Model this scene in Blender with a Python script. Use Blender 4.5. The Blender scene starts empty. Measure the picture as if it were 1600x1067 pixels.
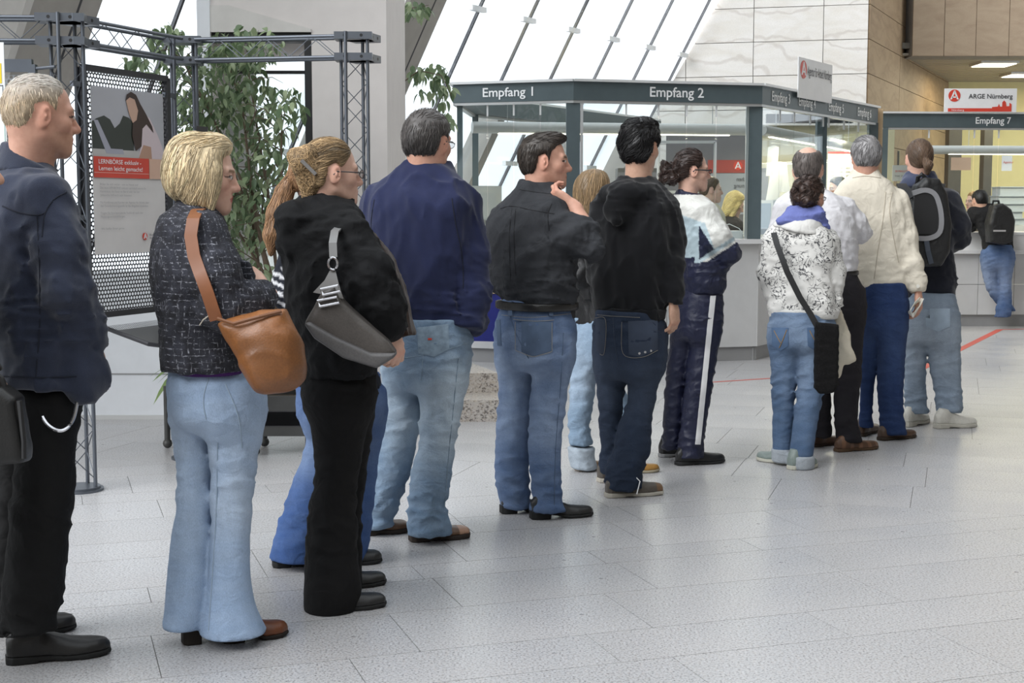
import bpy, bmesh, math, random
import numpy as np
from mathutils import Vector, Matrix
from mathutils.bvhtree import BVHTree

# ---------------------------------------------------------------- camera, sky, light, exposure
SC = bpy.context.scene
COL = SC.collection
F_PX = 2200.0; CAM_H = 1.40; HORIZON = 324.0
PITCH = math.atan((533.5 - HORIZON) / F_PX)
cam_d = bpy.data.cameras.new('camera'); cam = bpy.data.objects.new('camera', cam_d); COL.objects.link(cam)
cam_d.sensor_width = 36.0; cam_d.lens = F_PX / 1600.0 * 36.0
cam_d.clip_start = 0.05; cam_d.clip_end = 300
cam.location = (0, 0, CAM_H); cam.rotation_euler = (math.pi / 2 - PITCH, 0, 0)
SC.camera = cam
w = bpy.data.worlds.new('overcast_sky'); SC.world = w; w.use_nodes = True
wb = w.node_tree.nodes['Background']; wb.inputs[0].default_value = (0.90, 0.955, 1.0, 1); wb.inputs[1].default_value = 1.3
sun_d = bpy.data.lights.new('hazy_sun', 'SUN'); sun_d.energy = 2.5; sun_d.angle = math.radians(40); sun_d.color = (0.98, 0.985, 1.0)
sun = bpy.data.objects.new('hazy_sun', sun_d); COL.objects.link(sun)
sun.rotation_euler = (math.radians(54), 0, math.radians(-50))
vs = SC.view_settings
vs.view_transform = 'Standard'; vs.look = 'None'; vs.gamma = 1.0; vs.use_curve_mapping = False; vs.exposure = 0.38
SC.cycles.transparent_max_bounces = 32

# ---------------------------------------------------------------- pixel <-> place helpers
FW = np.array([0, math.cos(PITCH), -math.sin(PITCH)]); UP = np.array([0, math.sin(PITCH), math.cos(PITCH)])
def ray(px, py):
    return FW + np.array([1., 0, 0]) * ((px - 800) / F_PX) - UP * ((py - 533.5) / F_PX)
def at(px, py, Y):                       # the place seen at a pixel, at distance Y down the hall
    d = ray(px, py); t = Y / d[1]
    return np.array([0, 0, CAM_H]) + d * t
def ground(px, py, z=0.0):
    d = ray(px, py); t = (z - CAM_H) / d[2]
    return np.array([0, 0, CAM_H]) + d * t
def X_(px, Y): return at(px, 324, Y)[0]
def Z_(py, Y): return at(800, py, Y)[2]
V3 = lambda *a: np.array(a, float)
def nrm(v): v = np.asarray(v, float); return v / (np.linalg.norm(v) + 1e-12)

# ---------------------------------------------------------------- tagging
def tag(o, label=None, cat=None, group=None, kind=None):
    if label: o['label'] = label
    if cat: o['category'] = cat
    if group: o['group'] = group
    if kind: o['kind'] = kind
    return o
def empty(name, loc, label=None, cat=None, group=None, kind=None):
    o = bpy.data.objects.new(name, None); COL.objects.link(o); o.location = tuple(loc); o.empty_display_size = 0.1
    return tag(o, label, cat, group, kind)
def put(o, parent):
    if parent is not None:
        o.parent = parent
        base = np.array(parent.location); pp = parent.parent
        while pp is not None: base = base + np.array(pp.location); pp = pp.parent
        o.location = tuple(np.array(o.location) - base)
    return o

# ---------------------------------------------------------------- materials
def _mat(name):
    m = bpy.data.materials.new(name); m.use_nodes = True
    return m, m.node_tree, m.node_tree.nodes['Principled BSDF']
def link(nt, a, b): nt.links.new(a, b)
def node(nt, t, **kw):
    n = nt.nodes.new(t)
    for k, v in kw.items(): setattr(n, k, v)
    return n
def mixc(nt, fac, a, b, mode='MIX'):
    n = node(nt, 'ShaderNodeMix', data_type='RGBA', blend_type=mode)
    for s, v in ((n.inputs[0], fac), (n.inputs[6], a), (n.inputs[7], b)):
        if hasattr(v, 'is_linked') or hasattr(v, 'links'): link(nt, v, s)
        elif isinstance(v, (tuple, list)): s.default_value = (*v[:3], 1)
        else: s.default_value = v
    return n.outputs[2]
def ramp(nt, src, stops):
    r = node(nt, 'ShaderNodeValToRGB'); link(nt, src, r.inputs[0])
    el = r.color_ramp.elements
    while len(el) < len(stops): el.new(0.5)
    for e, (p, c) in zip(el, stops):
        e.position = p; e.color = (*c, 1) if isinstance(c, (tuple, list)) else (c, c, c, 1)
    return r.outputs[0]
def noise(nt, scale, detail=3, rough=0.55, dist=0.0, coord='Object', vec=None, stretch=None):
    n = node(nt, 'ShaderNodeTexNoise'); n.inputs['Scale'].default_value = scale; n.inputs['Detail'].default_value = detail
    n.inputs['Roughness'].default_value = rough; n.inputs['Distortion'].default_value = dist
    if vec is None:
        tc = node(nt, 'ShaderNodeTexCoord'); vec = tc.outputs[coord]
    if stretch:
        mp = node(nt, 'ShaderNodeMapping'); mp.inputs['Scale'].default_value = stretch; link(nt, vec, mp.inputs[0]); vec = mp.outputs[0]
    link(nt, vec, n.inputs['Vector'])
    return n.outputs['Fac']
def bump(nt, p, h, strength=0.3, dist=0.01):
    b = node(nt, 'ShaderNodeBump'); b.inputs['Strength'].default_value = strength; b.inputs['Distance'].default_value = dist
    link(nt, h, b.inputs['Height']); link(nt, b.outputs[0], p.inputs['Normal'])
def plain(name, col, rough=0.6, metal=0.0, var=0.0, vscale=8.0, bmp=0.0, bscale=60.0, spec=0.5, emit=None):
    m, nt, p = _mat(name)
    p.inputs['Base Color'].default_value = (*col, 1); p.inputs['Roughness'].default_value = rough; p.inputs['Metallic'].default_value = metal
    p.inputs['Specular IOR Level'].default_value = spec
    f = noise(nt, vscale, 4)
    lo = tuple(max(0, c * (1 - max(var, 0.03))) for c in col); hi = tuple(min(1, c * (1 + max(var, 0.03))) for c in col)
    link(nt, ramp(nt, f, [(0.3, lo), (0.7, hi)]), p.inputs['Base Color'])
    if bmp: bump(nt, p, noise(nt, bscale, 4), bmp, 0.004)
    if emit: p.inputs['Emission Color'].default_value = (*emit[0], 1); p.inputs['Emission Strength'].default_value = emit[1]
    return m
def cloth(name, rough=0.9, weave=500.0, wb_=0.25, var=0.15, vscale=25.0, sheen=0.0, spec=0.25, stretch=None, fold=0.0):
    """fabric: colour from the garment's own dye (attribute col), mottled, with a weave relief"""
    m, nt, p = _mat(name)
    a = node(nt, 'ShaderNodeAttribute', attribute_name='col')
    f = noise(nt, vscale, 5, 0.6, stretch=stretch)
    k = ramp(nt, f, [(0.3, 1 - var), (0.7, 1.0)])
    f2 = noise(nt, weave, 2, 0.6, stretch=stretch)
    k2 = ramp(nt, f2, [(0.3, 1 - var), (0.7, 1.0)])
    c = mixc(nt, 1.0, a.outputs['Color'], k, 'MULTIPLY'); c = mixc(nt, 1.0, c, k2, 'MULTIPLY')
    link(nt, c, p.inputs['Base Color'])
    p.inputs['Roughness'].default_value = rough; p.inputs['Specular IOR Level'].default_value = spec
    if sheen: p.inputs['Sheen Weight'].default_value = sheen
    h = f2
    if fold:
        ff = noise(nt, 11.0, 3, 0.45, 1.4, stretch=stretch and (1, 1, 1.6))
        bb_ = node(nt, 'ShaderNodeBump'); bb_.inputs['Strength'].default_value = 0.35 * fold; bb_.inputs['Distance'].default_value = 0.02; link(nt, ff, bb_.inputs['Height'])
        b2 = node(nt, 'ShaderNodeBump'); b2.inputs['Strength'].default_value = wb_; b2.inputs['Distance'].default_value = 0.003; link(nt, h, b2.inputs['Height']); link(nt, bb_.outputs[0], b2.inputs['Normal']); link(nt, b2.outputs[0], p.inputs['Normal'])
        return m
    bump(nt, p, h, wb_, 0.003)
    return m
def glassy(name, tint=(0.93, 0.96, 0.97), refl=0.035, rough=0.02):
    m, nt, p = _mat(name); nt.nodes.remove(p)
    out = nt.nodes['Material Output']
    t = node(nt, 'ShaderNodeBsdfTransparent'); t.inputs[0].default_value = (*tint, 1)
    g = node(nt, 'ShaderNodeBsdfGlossy'); g.inputs['Roughness'].default_value = rough; g.inputs[0].default_value = (0.95, 0.97, 1, 1)
    lw0 = node(nt, 'ShaderNodeLayerWeight'); lw0.inputs[0].default_value = 0.5
    pw = node(nt, 'ShaderNodeMath', operation='POWER'); link(nt, lw0.outputs['Facing'], pw.inputs[0]); pw.inputs[1].default_value = 3.5
    lw = node(nt, 'ShaderNodeMath', operation='MULTIPLY_ADD'); link(nt, pw.outputs[0], lw.inputs[0]); lw.inputs[1].default_value = 0.55; lw.inputs[2].default_value = refl
    mx = node(nt, 'ShaderNodeMixShader'); link(nt, lw.outputs[0], mx.inputs[0]); link(nt, t.outputs[0], mx.inputs[1]); link(nt, g.outputs[0], mx.inputs[2])
    link(nt, mx.outputs[0], out.inputs[0])
    return m
def granite(name, base=(0.45, 0.45, 0.458), dark=(0.115, 0.112, 0.115), rough=0.30, sc=1.0, warm=(0.49, 0.455, 0.435)):
    m, nt, p = _mat(name)
    n1 = noise(nt, 125 * sc, 2, 0.7); n2 = noise(nt, 70 * sc, 3, 0.6); n3 = noise(nt, 1.3, 3, 0.5)
    c = ramp(nt, n1, [(0.36, dark), (0.47, base), (0.62, tuple(min(1, b * 1.12) for b in base)), (0.72, tuple(min(1, b * 1.45) for b in base))])
    c = mixc(nt, ramp(nt, n2, [(0.50, 0.0), (0.66, 0.55)]), c, warm)
    c = mixc(nt, ramp(nt, n3, [(0.35, 0.0), (0.7, 0.22)]), c, warm)
    oi = node(nt, 'ShaderNodeObjectInfo')
    c = mixc(nt, 1.0, c, ramp(nt, oi.outputs['Random'], [(0.0, 0.97), (1.0, 1.02)]), 'MULTIPLY')
    link(nt, c, p.inputs['Base Color'])
    r = ramp(nt, noise(nt, 2.2, 4), [(0.3, rough * 0.85), (0.7, rough * 1.25)]); link(nt, r, p.inputs['Roughness'])
    p.inputs['Specular IOR Level'].default_value = 0.5
    return m
def sandstone(name, base, dark, veinc, vein=0.5):
    m, nt, p = _mat(name)
    oi = node(nt, 'ShaderNodeObjectInfo'); tc = node(nt, 'ShaderNodeTexCoord')
    ad = node(nt, 'ShaderNodeVectorMath', operation='MULTIPLY_ADD'); link(nt, oi.outputs['Random'], ad.inputs[0]); ad.inputs[1].default_value = (37, 51, 23); link(nt, tc.outputs['Object'], ad.inputs[2])
    v = ad.outputs[0]
    n1 = noise(nt, 1.6, 5, 0.55, 1.6, vec=v, stretch=(1, 1, 3.0)); n2 = noise(nt, 90, 3, 0.6, vec=v)
    wv = node(nt, 'ShaderNodeTexWave', wave_type='BANDS', bands_direction='Z'); wv.inputs['Scale'].default_value = 0.9; wv.inputs['Distortion'].default_value = 14; wv.inputs['Detail'].default_value = 4; wv.inputs['Detail Scale'].default_value = 0.8
    link(nt, v, wv.inputs['Vector'])
    c = ramp(nt, n1, [(0.3, dark), (0.6, base)])
    c = mixc(nt, ramp(nt, wv.outputs['Fac'], [(0.0, vein), (0.06, 0.0)]), c, veinc)
    c = mixc(nt, 1.0, c, ramp(nt, n2, [(0.3, 0.9), (0.7, 1.0)]), 'MULTIPLY')
    link(nt, c, p.inputs['Base Color']); p.inputs['Roughness'].default_value = 0.65
    bump(nt, p, n2, 0.15, 0.003)
    return m
M = {}
M['granite'] = granite('granite'); M['granite_step'] = granite('granite_step', (0.42, 0.39, 0.36), (0.07, 0.06, 0.06), 0.5, 0.55, (0.45, 0.38, 0.30))
M['grout'] = plain('grout', (0.25, 0.24, 0.23), 0.8, var=0.1)
M['white_wall'] = plain('white_wall', (0.74, 0.76, 0.79), 0.7, var=0.03, bmp=0.05)
M['beige_wall'] = plain('beige_wall', (0.66, 0.62, 0.595), 0.75, var=0.03, bmp=0.05)
M['concrete'] = plain('concrete', (0.36, 0.34, 0.31), 0.8, var=0.06, bmp=0.1)
M['concrete_light'] = plain('concrete_light', (0.60, 0.58, 0.55), 0.8, var=0.05, bmp=0.1)
M['sand_light'] = sandstone('sand_light', (0.76, 0.73, 0.69), (0.70, 0.66, 0.60), (0.46, 0.40, 0.35), 0.4)
M['sand_brown'] = sandstone('sand_brown', (0.33, 0.235, 0.14), (0.25, 0.17, 0.10), (0.17, 0.11, 0.06), 0.25)
M['fascia_brown'] = sandstone('fascia_brown', (0.36, 0.275, 0.19), (0.30, 0.22, 0.15), (0.22, 0.15, 0.1), 0.12)
M['kiosk_steel'] = plain('kiosk_steel', (0.09, 0.12, 0.13), 0.45, 0.2, var=0.06)
M['alu'] = plain('alu', (0.52, 0.53, 0.53), 0.4, 0.6, var=0.04)
M['alu_light'] = plain('alu_light', (0.72, 0.73, 0.73), 0.45, 0.3, var=0.03)
M['glass'] = glassy('glass', (0.90, 0.93, 0.93)); M['glass_clear'] = glassy('glass_clear', (0.97, 0.98, 0.99))
M['counter'] = plain('counter', (0.56, 0.56, 0.555), 0.45, var=0.02)
M['counter_top'] = plain('counter_top', (0.66, 0.66, 0.66), 0.35, var=0.02)
M['plinth'] = plain('plinth', (0.28, 0.28, 0.28), 0.5, var=0.04)
M['letter'] = plain('letter', (0.86, 0.87, 0.87), 0.5)
M['letter_dark'] = plain('letter_dark', (0.05, 0.05, 0.055), 0.6)
M['letter_grey'] = plain('letter_grey', (0.34, 0.33, 0.33), 0.6)
M['sign_white'] = plain('sign_white', (0.80, 0.80, 0.80), 0.4)
M['sign_red'] = plain('sign_red', (0.62, 0.06, 0.035), 0.45)
M['truss'] = plain('truss', (0.15, 0.165, 0.19), 0.38, 0.75, var=0.06)
M['dark_metal'] = plain('dark_metal', (0.05, 0.05, 0.055), 0.45, 0.4, var=0.08)
M['black'] = plain('black', (0.012, 0.012, 0.013), 0.5, var=0.1)
M['tape_red'] = plain('tape_red', (0.55, 0.10, 0.07), 0.55, var=0.08)
M['blue_board'] = plain('blue_board', (0.006, 0.012, 0.16), 0.5, var=0.06)
M['wood_edge'] = plain('wood_edge', (0.55, 0.40, 0.24), 0.6, var=0.1)
M['plastic_grey'] = plain('plastic_grey', (0.60, 0.60, 0.57), 0.45, var=0.03)
M['plastic_dark'] = plain('plastic_dark', (0.03, 0.032, 0.036), 0.4, var=0.05)
M['paper'] = plain('paper', (0.78, 0.76, 0.68), 0.7, var=0.03)
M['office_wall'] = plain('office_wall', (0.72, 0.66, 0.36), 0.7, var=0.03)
M['office_dark'] = plain('office_dark', (0.14, 0.13, 0.11), 0.6, var=0.1)
M['slat'] = plain('slat', (0.36, 0.33, 0.28), 0.5, var=0.05)
M['lamp_glow'] = plain('lamp_glow', (0.9, 0.88, 0.8), 0.5, emit=((1.0, 0.93, 0.74), 4.0))
M['tube_grey'] = plain('tube_grey', (0.56, 0.56, 0.54), 0.4, 0.2, var=0.03)

# ---------------------------------------------------------------- mesh builder
def mkmesh(name, v, f, mat, smooth=False, col=None):
    me = bpy.data.meshes.new(name)
    v = np.asarray(v, np.float32)
    if isinstance(f, np.ndarray):
        n, k = f.shape
        me.vertices.add(len(v)); me.vertices.foreach_set('co', v.ravel())
        me.loops.add(n * k); me.loops.foreach_set('vertex_index', f.astype(np.int32).ravel())
        me.polygons.add(n); me.polygons.foreach_set('loop_start', (np.arange(n) * k).astype(np.int32))
        me.update(calc_edges=True)
    else:
        me.from_pydata([tuple(map(float, q)) for q in v], [], [tuple(map(int, q)) for q in f]); me.update()
    if smooth: me.polygons.foreach_set('use_smooth', np.ones(len(me.polygons), bool))
    if col is not None:
        a = me.color_attributes.new('col', 'FLOAT_COLOR', 'POINT')
        c = np.ones((len(v), 4), np.float32); c[:, :3] = col
        a.data.foreach_set('color', c.ravel())
    me.materials.append(mat)
    return me
def frame(d, up=(0, 0, 1)):
    d = nrm(d); up = np.asarray(up, float)
    if abs(np.dot(d, up)) > 0.98: up = np.array([1., 0, 0])
    s = nrm(np.cross(up, d)); return d, s, np.cross(d, s)
class MB:
    def __init__(s): s.v = []; s.f = []
    def add(s, vs_, fs):
        b = len(s.v); s.v += [tuple(map(float, q)) for q in vs_]; s.f += [tuple(i + b for i in q) for q in fs]; return s
    def obox(s, c, ax, ay, az):          # centre and three half-axis vectors
        c, ax, ay, az = map(lambda q: np.asarray(q, float), (c, ax, ay, az))
        vs_ = [c + i * ax + j * ay + k * az for i in (-1, 1) for j in (-1, 1) for k in (-1, 1)]
        fs = [(0, 1, 3, 2), (4, 6, 7, 5), (0, 4, 5, 1), (2, 3, 7, 6), (0, 2, 6, 4), (1, 5, 7, 3)]
        if np.dot(np.cross(ax, ay), az) < 0: fs = [q[::-1] for q in fs]
        return s.add(vs_, fs)
    def box(s, lo, hi):
        lo, hi = np.asarray(lo, float), np.asarray(hi, float); h = (hi - lo) / 2
        return s.obox((lo + hi) / 2, (h[0], 0, 0), (0, h[1], 0), (0, 0, h[2]))
    def bar(s, p, q, w_, h_, up=(0, 0, 1)):
        p, q = np.asarray(p, float), np.asarray(q, float); d, sd, u = frame(q - p, up)
        return s.obox((p + q) / 2, (q - p) / 2, sd * w_ / 2, u * h_ / 2)
    def tube(s, p, q, r, n=8, r2=None):
        p, q = np.asarray(p, float), np.asarray(q, float); d, a, b = frame(q - p); r2 = r if r2 is None else r2
        vs_ = []
        for pt, rr in ((p, r), (q, r2)):
            for i in range(n):
                t = 2 * math.pi * i / n; vs_.append(pt + rr * (math.cos(t) * a + math.sin(t) * b))
        fs = [(i, (i + 1) % n, n + (i + 1) % n, n + i) for i in range(n)] + [tuple(range(n))[::-1], tuple(range(n, 2 * n))]
        return s.add(vs_, fs)
    def path(s, pts, r, n=6):            # one continuous tube along a path
        pts = [np.asarray(p, float) for p in pts]; rs = r if isinstance(r, (list, tuple, np.ndarray)) else [r] * len(pts)
        vs_ = []; up = (0.3, 0.2, 1)
        for k, p in enumerate(pts):
            d, a, b = frame(pts[min(k + 1, len(pts) - 1)] - pts[max(k - 1, 0)], up)
            for i in range(n):
                t = 2 * math.pi * i / n; vs_.append(p + rs[k] * (math.cos(t) * a + math.sin(t) * b))
        fs = []
        for k in range(len(pts) - 1):
            for i in range(n):
                fs.append((k * n + i, k * n + (i + 1) % n, (k + 1) * n + (i + 1) % n, (k + 1) * n + i))
        fs += [tuple(range(n))[::-1], tuple(range((len(pts) - 1) * n, len(pts) * n))]
        return s.add(vs_, fs)
    def ribbon(s, pts, w_, t_, up):      # strap: flat band of width w along a path, thickness t; up = face normal hint(s)
        pts = [np.asarray(p, float) for p in pts]; vs_ = []
        for k, p in enumerate(pts):
            d = nrm(pts[min(k + 1, len(pts) - 1)] - pts[max(k - 1, 0)])
            u = np.asarray(up[k] if isinstance(up, list) else up, float); u = nrm(u - np.dot(u, d) * d); sd = np.cross(d, u)
            ww = w_[k] if isinstance(w_, list) else w_
            for i, j in ((-1, -1), (1, -1), (1, 1), (-1, 1)): vs_.append(p + sd * i * ww / 2 + u * j * t_ / 2)
        fs = []
        for k in range(len(pts) - 1):
            for i in range(4): fs.append((k * 4 + i, k * 4 + (i + 1) % 4, k * 4 + 4 + (i + 1) % 4, k * 4 + 4 + i))
        fs += [(3, 2, 1, 0), tuple(len(pts) * 4 - 4 + i for i in range(4))]
        return s.add(vs_, fs)
    def prism(s, poly, z0, z1):
        n = len(poly); a = sum(poly[i][0] * poly[(i + 1) % n][1] - poly[(i + 1) % n][0] * poly[i][1] for i in range(n))
        if a < 0: poly = poly[::-1]
        vs_ = [(p[0], p[1], z0) for p in poly] + [(p[0], p[1], z1) for p in poly]
        fs = [(i, (i + 1) % n, n + (i + 1) % n, n + i) for i in range(n)] + [tuple(range(n))[::-1], tuple(range(n, 2 * n))]
        return s.add(vs_, fs)
    def slab(s, o, u, v, pts, t):        # flat outline pts (in u,v) at o, thickness t along u x v
        o, u, v = map(lambda q: np.asarray(q, float), (o, u, v)); nn = nrm(np.cross(u, v)); n = len(pts)
        a = sum(pts[i][0] * pts[(i + 1) % n][1] - pts[(i + 1) % n][0] * pts[i][1] for i in range(n))
        if a < 0: pts = pts[::-1]
        P_ = [o + u * p[0] + v * p[1] for p in pts]
        vs_ = P_ + [q + nn * t for q in P_]
        fs = [(i, (i + 1) % n, n + (i + 1) % n, n + i) for i in range(n)] + [tuple(range(n))[::-1], tuple(range(n, 2 * n))]
        return s.add(vs_, fs)
    def disc(s, c, nrm_, r, t, n=20):
        c = np.asarray(c, float); return s.tube(c, c + nrm(nrm_) * t, r, n)
    def sphere(s, c, r, n=10, sq=(1, 1, 1)):
        c = np.asarray(c, float); vs_ = []; m_ = n // 2
        vs_.append(c + V3(0, 0, r * sq[2]))
        for j in range(1, m_):
            for i in range(n):
                t = math.pi * j / m_; q = 2 * math.pi * i / n
                vs_.append(c + V3(r * sq[0] * math.sin(t) * math.cos(q), r * sq[1] * math.sin(t) * math.sin(q), r * sq[2] * math.cos(t)))
        vs_.append(c - V3(0, 0, r * sq[2])); L = len(vs_) - 1; fs = []
        for i in range(n): fs.append((0, 1 + i, 1 + (i + 1) % n))
        for j in range(m_ - 2):
            for i in range(n): fs.append((1 + j * n + i, 1 + (j + 1) * n + i, 1 + (j + 1) * n + (i + 1) % n, 1 + j * n + (i + 1) % n))
        for i in range(n): fs.append((L, 1 + (m_ - 2) * n + (i + 1) % n, 1 + (m_ - 2) * n + i))
        return s.add(vs_, fs)
    def build(s, name, mat, parent=None, smooth=False, origin=None):
        v = np.array(s.v, float)
        org = np.zeros(3) if origin is None else np.asarray(origin, float)
        me = mkmesh(name, v - org, s.f, M[mat] if isinstance(mat, str) else mat, smooth)
        o = bpy.data.objects.new(name, me); COL.objects.link(o); o.location = tuple(org)
        if smooth:
            try: me.set_sharp_from_angle(angle=math.radians(40))
            except Exception: pass
        return put(o, parent)
def lettering(name, text, o, u, v, height, mat, parent, width=None, center=False, thick=0.004, bold=0.0, mirror=False):
    """raised letters: text starts at o, runs along u, upright along v"""
    cu = bpy.data.curves.new(name, 'FONT'); cu.body = text; cu.size = 1.0; cu.extrude = 0.0; cu.offset = bold; cu.resolution_u = 3
    ob = bpy.data.objects.new(name, cu); COL.objects.link(ob)
    dg = bpy.context.evaluated_depsgraph_get(); me = bpy.data.meshes.new_from_object(ob.evaluated_get(dg))
    bpy.data.objects.remove(ob); bpy.data.curves.remove(cu)
    n = len(me.vertices); co = np.zeros(n * 3, np.float32); me.vertices.foreach_get('co', co); co = co.reshape(-1, 3)
    x0, x1 = co[:, 0].min(), co[:, 0].max(); sy = height / 0.70; sx = sy if width is None else width / (x1 - x0)
    fs = [tuple(p.vertices) for p in me.polygons]; bpy.data.meshes.remove(me)
    o, u, v = np.asarray(o, float), nrm(u), nrm(v); nn = np.cross(u, v)
    xx = (co[:, 0] - x0) * sx
    if center: xx = xx - (x1 - x0) * sx / 2
    if mirror: xx = (x1 - x0) * sx - xx
    P_ = o + xx[:, None] * u + (co[:, 1] * sy)[:, None] * v + nn * thick
    me = mkmesh(name, P_ - o, fs, M[mat] if isinstance(mat, str) else mat)
    ob = bpy.data.objects.new(name, me); COL.objects.link(ob); ob.location = tuple(o)
    return put(ob, parent)
# ================================================================ THE SETTING
rnd = random.Random(7)
# ---- floor: granite slabs in two fields and a border band, joints recessed
floor = MB().box((-9, -4, -0.06), (15, 27, -0.004)).build('floor', 'grout'); tag(floor, kind='structure')
A1 = math.radians(18.4); A2 = math.radians(-17.5)
BO = ground(1000, 768)[:2]; BD = np.array([math.cos(A2), math.sin(A2)]); BN = np.array([-math.sin(A2), math.cos(A2)])   # border band line
def clip(poly, n, c):                    # keep n.p <= c
    out = []
    for i in range(len(poly)):
        a, b = np.array(poly[i]), np.array(poly[(i + 1) % len(poly)]); da, db = np.dot(n, a) - c, np.dot(n, b) - c
        if da <= 0: out.append(tuple(a))
        if (da < 0 < db) or (db < 0 < da): out.append(tuple(a + (b - a) * da / (da - db)))
    return out
def visible(poly):
    for p in list(poly) + [tuple(np.mean(np.array(poly), axis=0))]:
        y = p[1]
        if y < 3.0: continue
        px = 800 + F_PX * p[0] / y; py = HORIZON + F_PX * CAM_H / y
        if -700 < px < 2500 and py < 1700: return True
    return False
TILES = []
def tile(poly):
    if len(poly) < 3: return
    ar = abs(sum(poly[i][0] * poly[(i + 1) % len(poly)][1] - poly[(i + 1) % len(poly)][0] * poly[i][1] for i in range(len(poly)))) / 2
    if ar < 0.004 or not visible(poly): return
    c = np.mean(np.array(poly), axis=0); px, py = 800 + F_PX * c[0] / max(c[1], 1), HORIZON + F_PX * CAM_H / max(c[1], 1)
    TILES.append((0 if -60 < px < 1660 and py < 1120 else 1, c[1], c, poly))
G = 0.0015
def field(ang, org, rows, length, u0, u1, v0, v1, clips, seed):
    r_ = random.Random(seed); d = np.array([math.cos(ang), math.sin(ang)]); n = np.array([-d[1], d[0]]); v = v0; k = 0
    while v < v1:
        hgt = rows[k % len(rows)]; k += 1; u = u0 - r_.random() * length
        while u < u1:
            L = length * (0.8 + 0.4 * r_.random())
            q = [(u + G, v + G), (u + L - G, v + G), (u + L - G, v + hgt - G), (u + G, v + hgt - G)]
            poly = [tuple(np.array(org) + d * a + n * b) for a, b in q]
            for cn, cc in clips:
                poly = clip(poly, cn, cc)
                if len(poly) < 3: break
            tile(poly); u += L
        v += hgt
c_lo = np.dot(BN, BO); BW = 0.54
field(A1, (0, 4.0), [0.44, 0.40, 0.21, 0.46, 0.30], 0.86, -4, 7, -3.2, 6.5, [(BN, c_lo - G)], 3)
field(A2, BO, [BW], 0.74, -5, 7, 0, BW - 0.01, [], 4)
field(A2, BO + BN * BW, [0.56, 0.44, 0.62], 0.92, -7, 12, 0, 11.5, [(np.array([0., 1.]), 18.4)], 5)
TILES.sort(key=lambda q: (q[0], q[1])); rest = MB()
for k, (a, b, c, poly) in enumerate(TILES):
    if k < 300: MB().prism(poly, -0.03, 0.0).build('floor_tile', 'granite', floor, origin=(c[0], c[1], 0))
    else: rest.prism(poly, -0.03, 0.0)
if rest.v: rest.build('floor_tiles', 'granite', floor)['kind'] = 'stuff'
# ---- red queue tape on the floor
tp = empty('floor_tape', ground(1440, 575), 'red adhesive tape line on the granite floor before the counters', 'floor tape')
def tape(a, b, w_):
    a, b = a[:2], b[:2]; d = nrm(b - a); n = np.array([-d[1], d[0]]) * w_ / 2
    MB().prism([tuple(a - n), tuple(b - n), tuple(b + n), tuple(a + n)], 0.0004, 0.0018).build('tape_strip', 'tape_red', tp)
tape(ground(1100, 598), ground(1436, 576), 0.035); tape(ground(1436, 578), ground(1562, 515), 0.075); tape(ground(1560, 515), ground(1660, 513), 0.05)

# ---- the leaning glass front on the left: glazing, bars and heavy raking columns
FD = nrm(V3(0.516, 0.857, 0)); FN = V3(FD[1], -FD[0], 0)         # along the front, and inwards
FO = V3(-0.69, 14.6, 2.5); LEAN = 0.56
def fac(s, z, off=0.0): return FO + FD * s + V3(0, 0, z - 2.5) + FN * (LEAN * (z - 2.5) + off)
FUP = nrm(fac(0, 1) - fac(0, 0)); FOUT = nrm(np.cross(FD, FUP)); 
if np.dot(FOUT, FN) > 0: FOUT = -FOUT
win = empty('window_1', fac(0, 0), kind='structure')
S0, S1 = -9.9, 4.8; PWD = 0.98
ns = int(round((S1 - S0) / PWD))
for i in range(ns):
    for z0, z1 in ((0.25, 1.9), (1.9, 3.55), (3.55, 6.4)):
        a = S0 + i * PWD
        MB().slab(fac(a + 0.012, z0 + 0.012), FD, FUP, [(0, 0), (PWD - 0.024, 0), (PWD - 0.024, (z1 - z0) * 1.146 - 0.024), (0, (z1 - z0) * 1.146 - 0.024)], 0.012).build('pane', 'glass_clear', win)
for i in range(ns + 1):
    a = S0 + i * PWD
    MB().bar(fac(a, 0.2), fac(a, 6.4), 0.022, 0.03, FOUT).build('glazing_bar', 'dark_metal', win)
    MB().bar(fac(a - 0.32, 0.2, 0.20), fac(a - 0.32, 6.4, 0.20), 0.10, 0.02, FN).build('fin', 'glass_clear', win)
    for z in (1.9, 3.35): MB().bar(fac(a - 0.24, z, 0.06), fac(a + 0.02, z, 0.06), 0.05, 0.05).build('bracket', 'alu_light', win)
MB().bar(fac(S0, 0.12), fac(S1, 0.12), 0.3, 0.26).build('sill', 'white_wall', win)
for nm, s, wd in (('column_slope', -5.55, 0.55), ('column_slope', -1.72, 0.52)):
    c = MB().bar(fac(s, -0.1, 0.30), fac(s, 6.6, 0.30), wd, 0.5, FOUT).build('trim_1', 'concrete')
    tag(c, 'grey raking concrete column carrying the leaning glass front', kind='structure')
    MB().bar(fac(s + 0.10, 0, 0.57), fac(s + 0.10, 6.6, 0.57), 0.02, 0.03, FOUT).build('groove', 'dark_metal', c)
    MB().bar(fac(s - wd / 2 - 0.03, 0, 0.42), fac(s - wd / 2 - 0.03, 6.6, 0.42), 0.06, 0.3, FOUT).build('flange', 'concrete_light', c)
for s in (0.75, 2.6, 4.2):
    c = MB().bar(fac(s, 0, 0.18), fac(s, 2.4, 0.18), 0.13, 0.25, FOUT).build('trim_2', 'concrete'); tag(c, 'slim raking strut behind the reception glass', kind='structure')
# pale cladding left of the first column
MB().slab(fac(-9.9, 0.2, 0.05), FD, FUP, [(0, 0), (4.1, 0), (4.1, 7), (0, 7)], 0.05).build('wall_left', 'concrete_light')['kind'] = 'structure'

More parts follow.
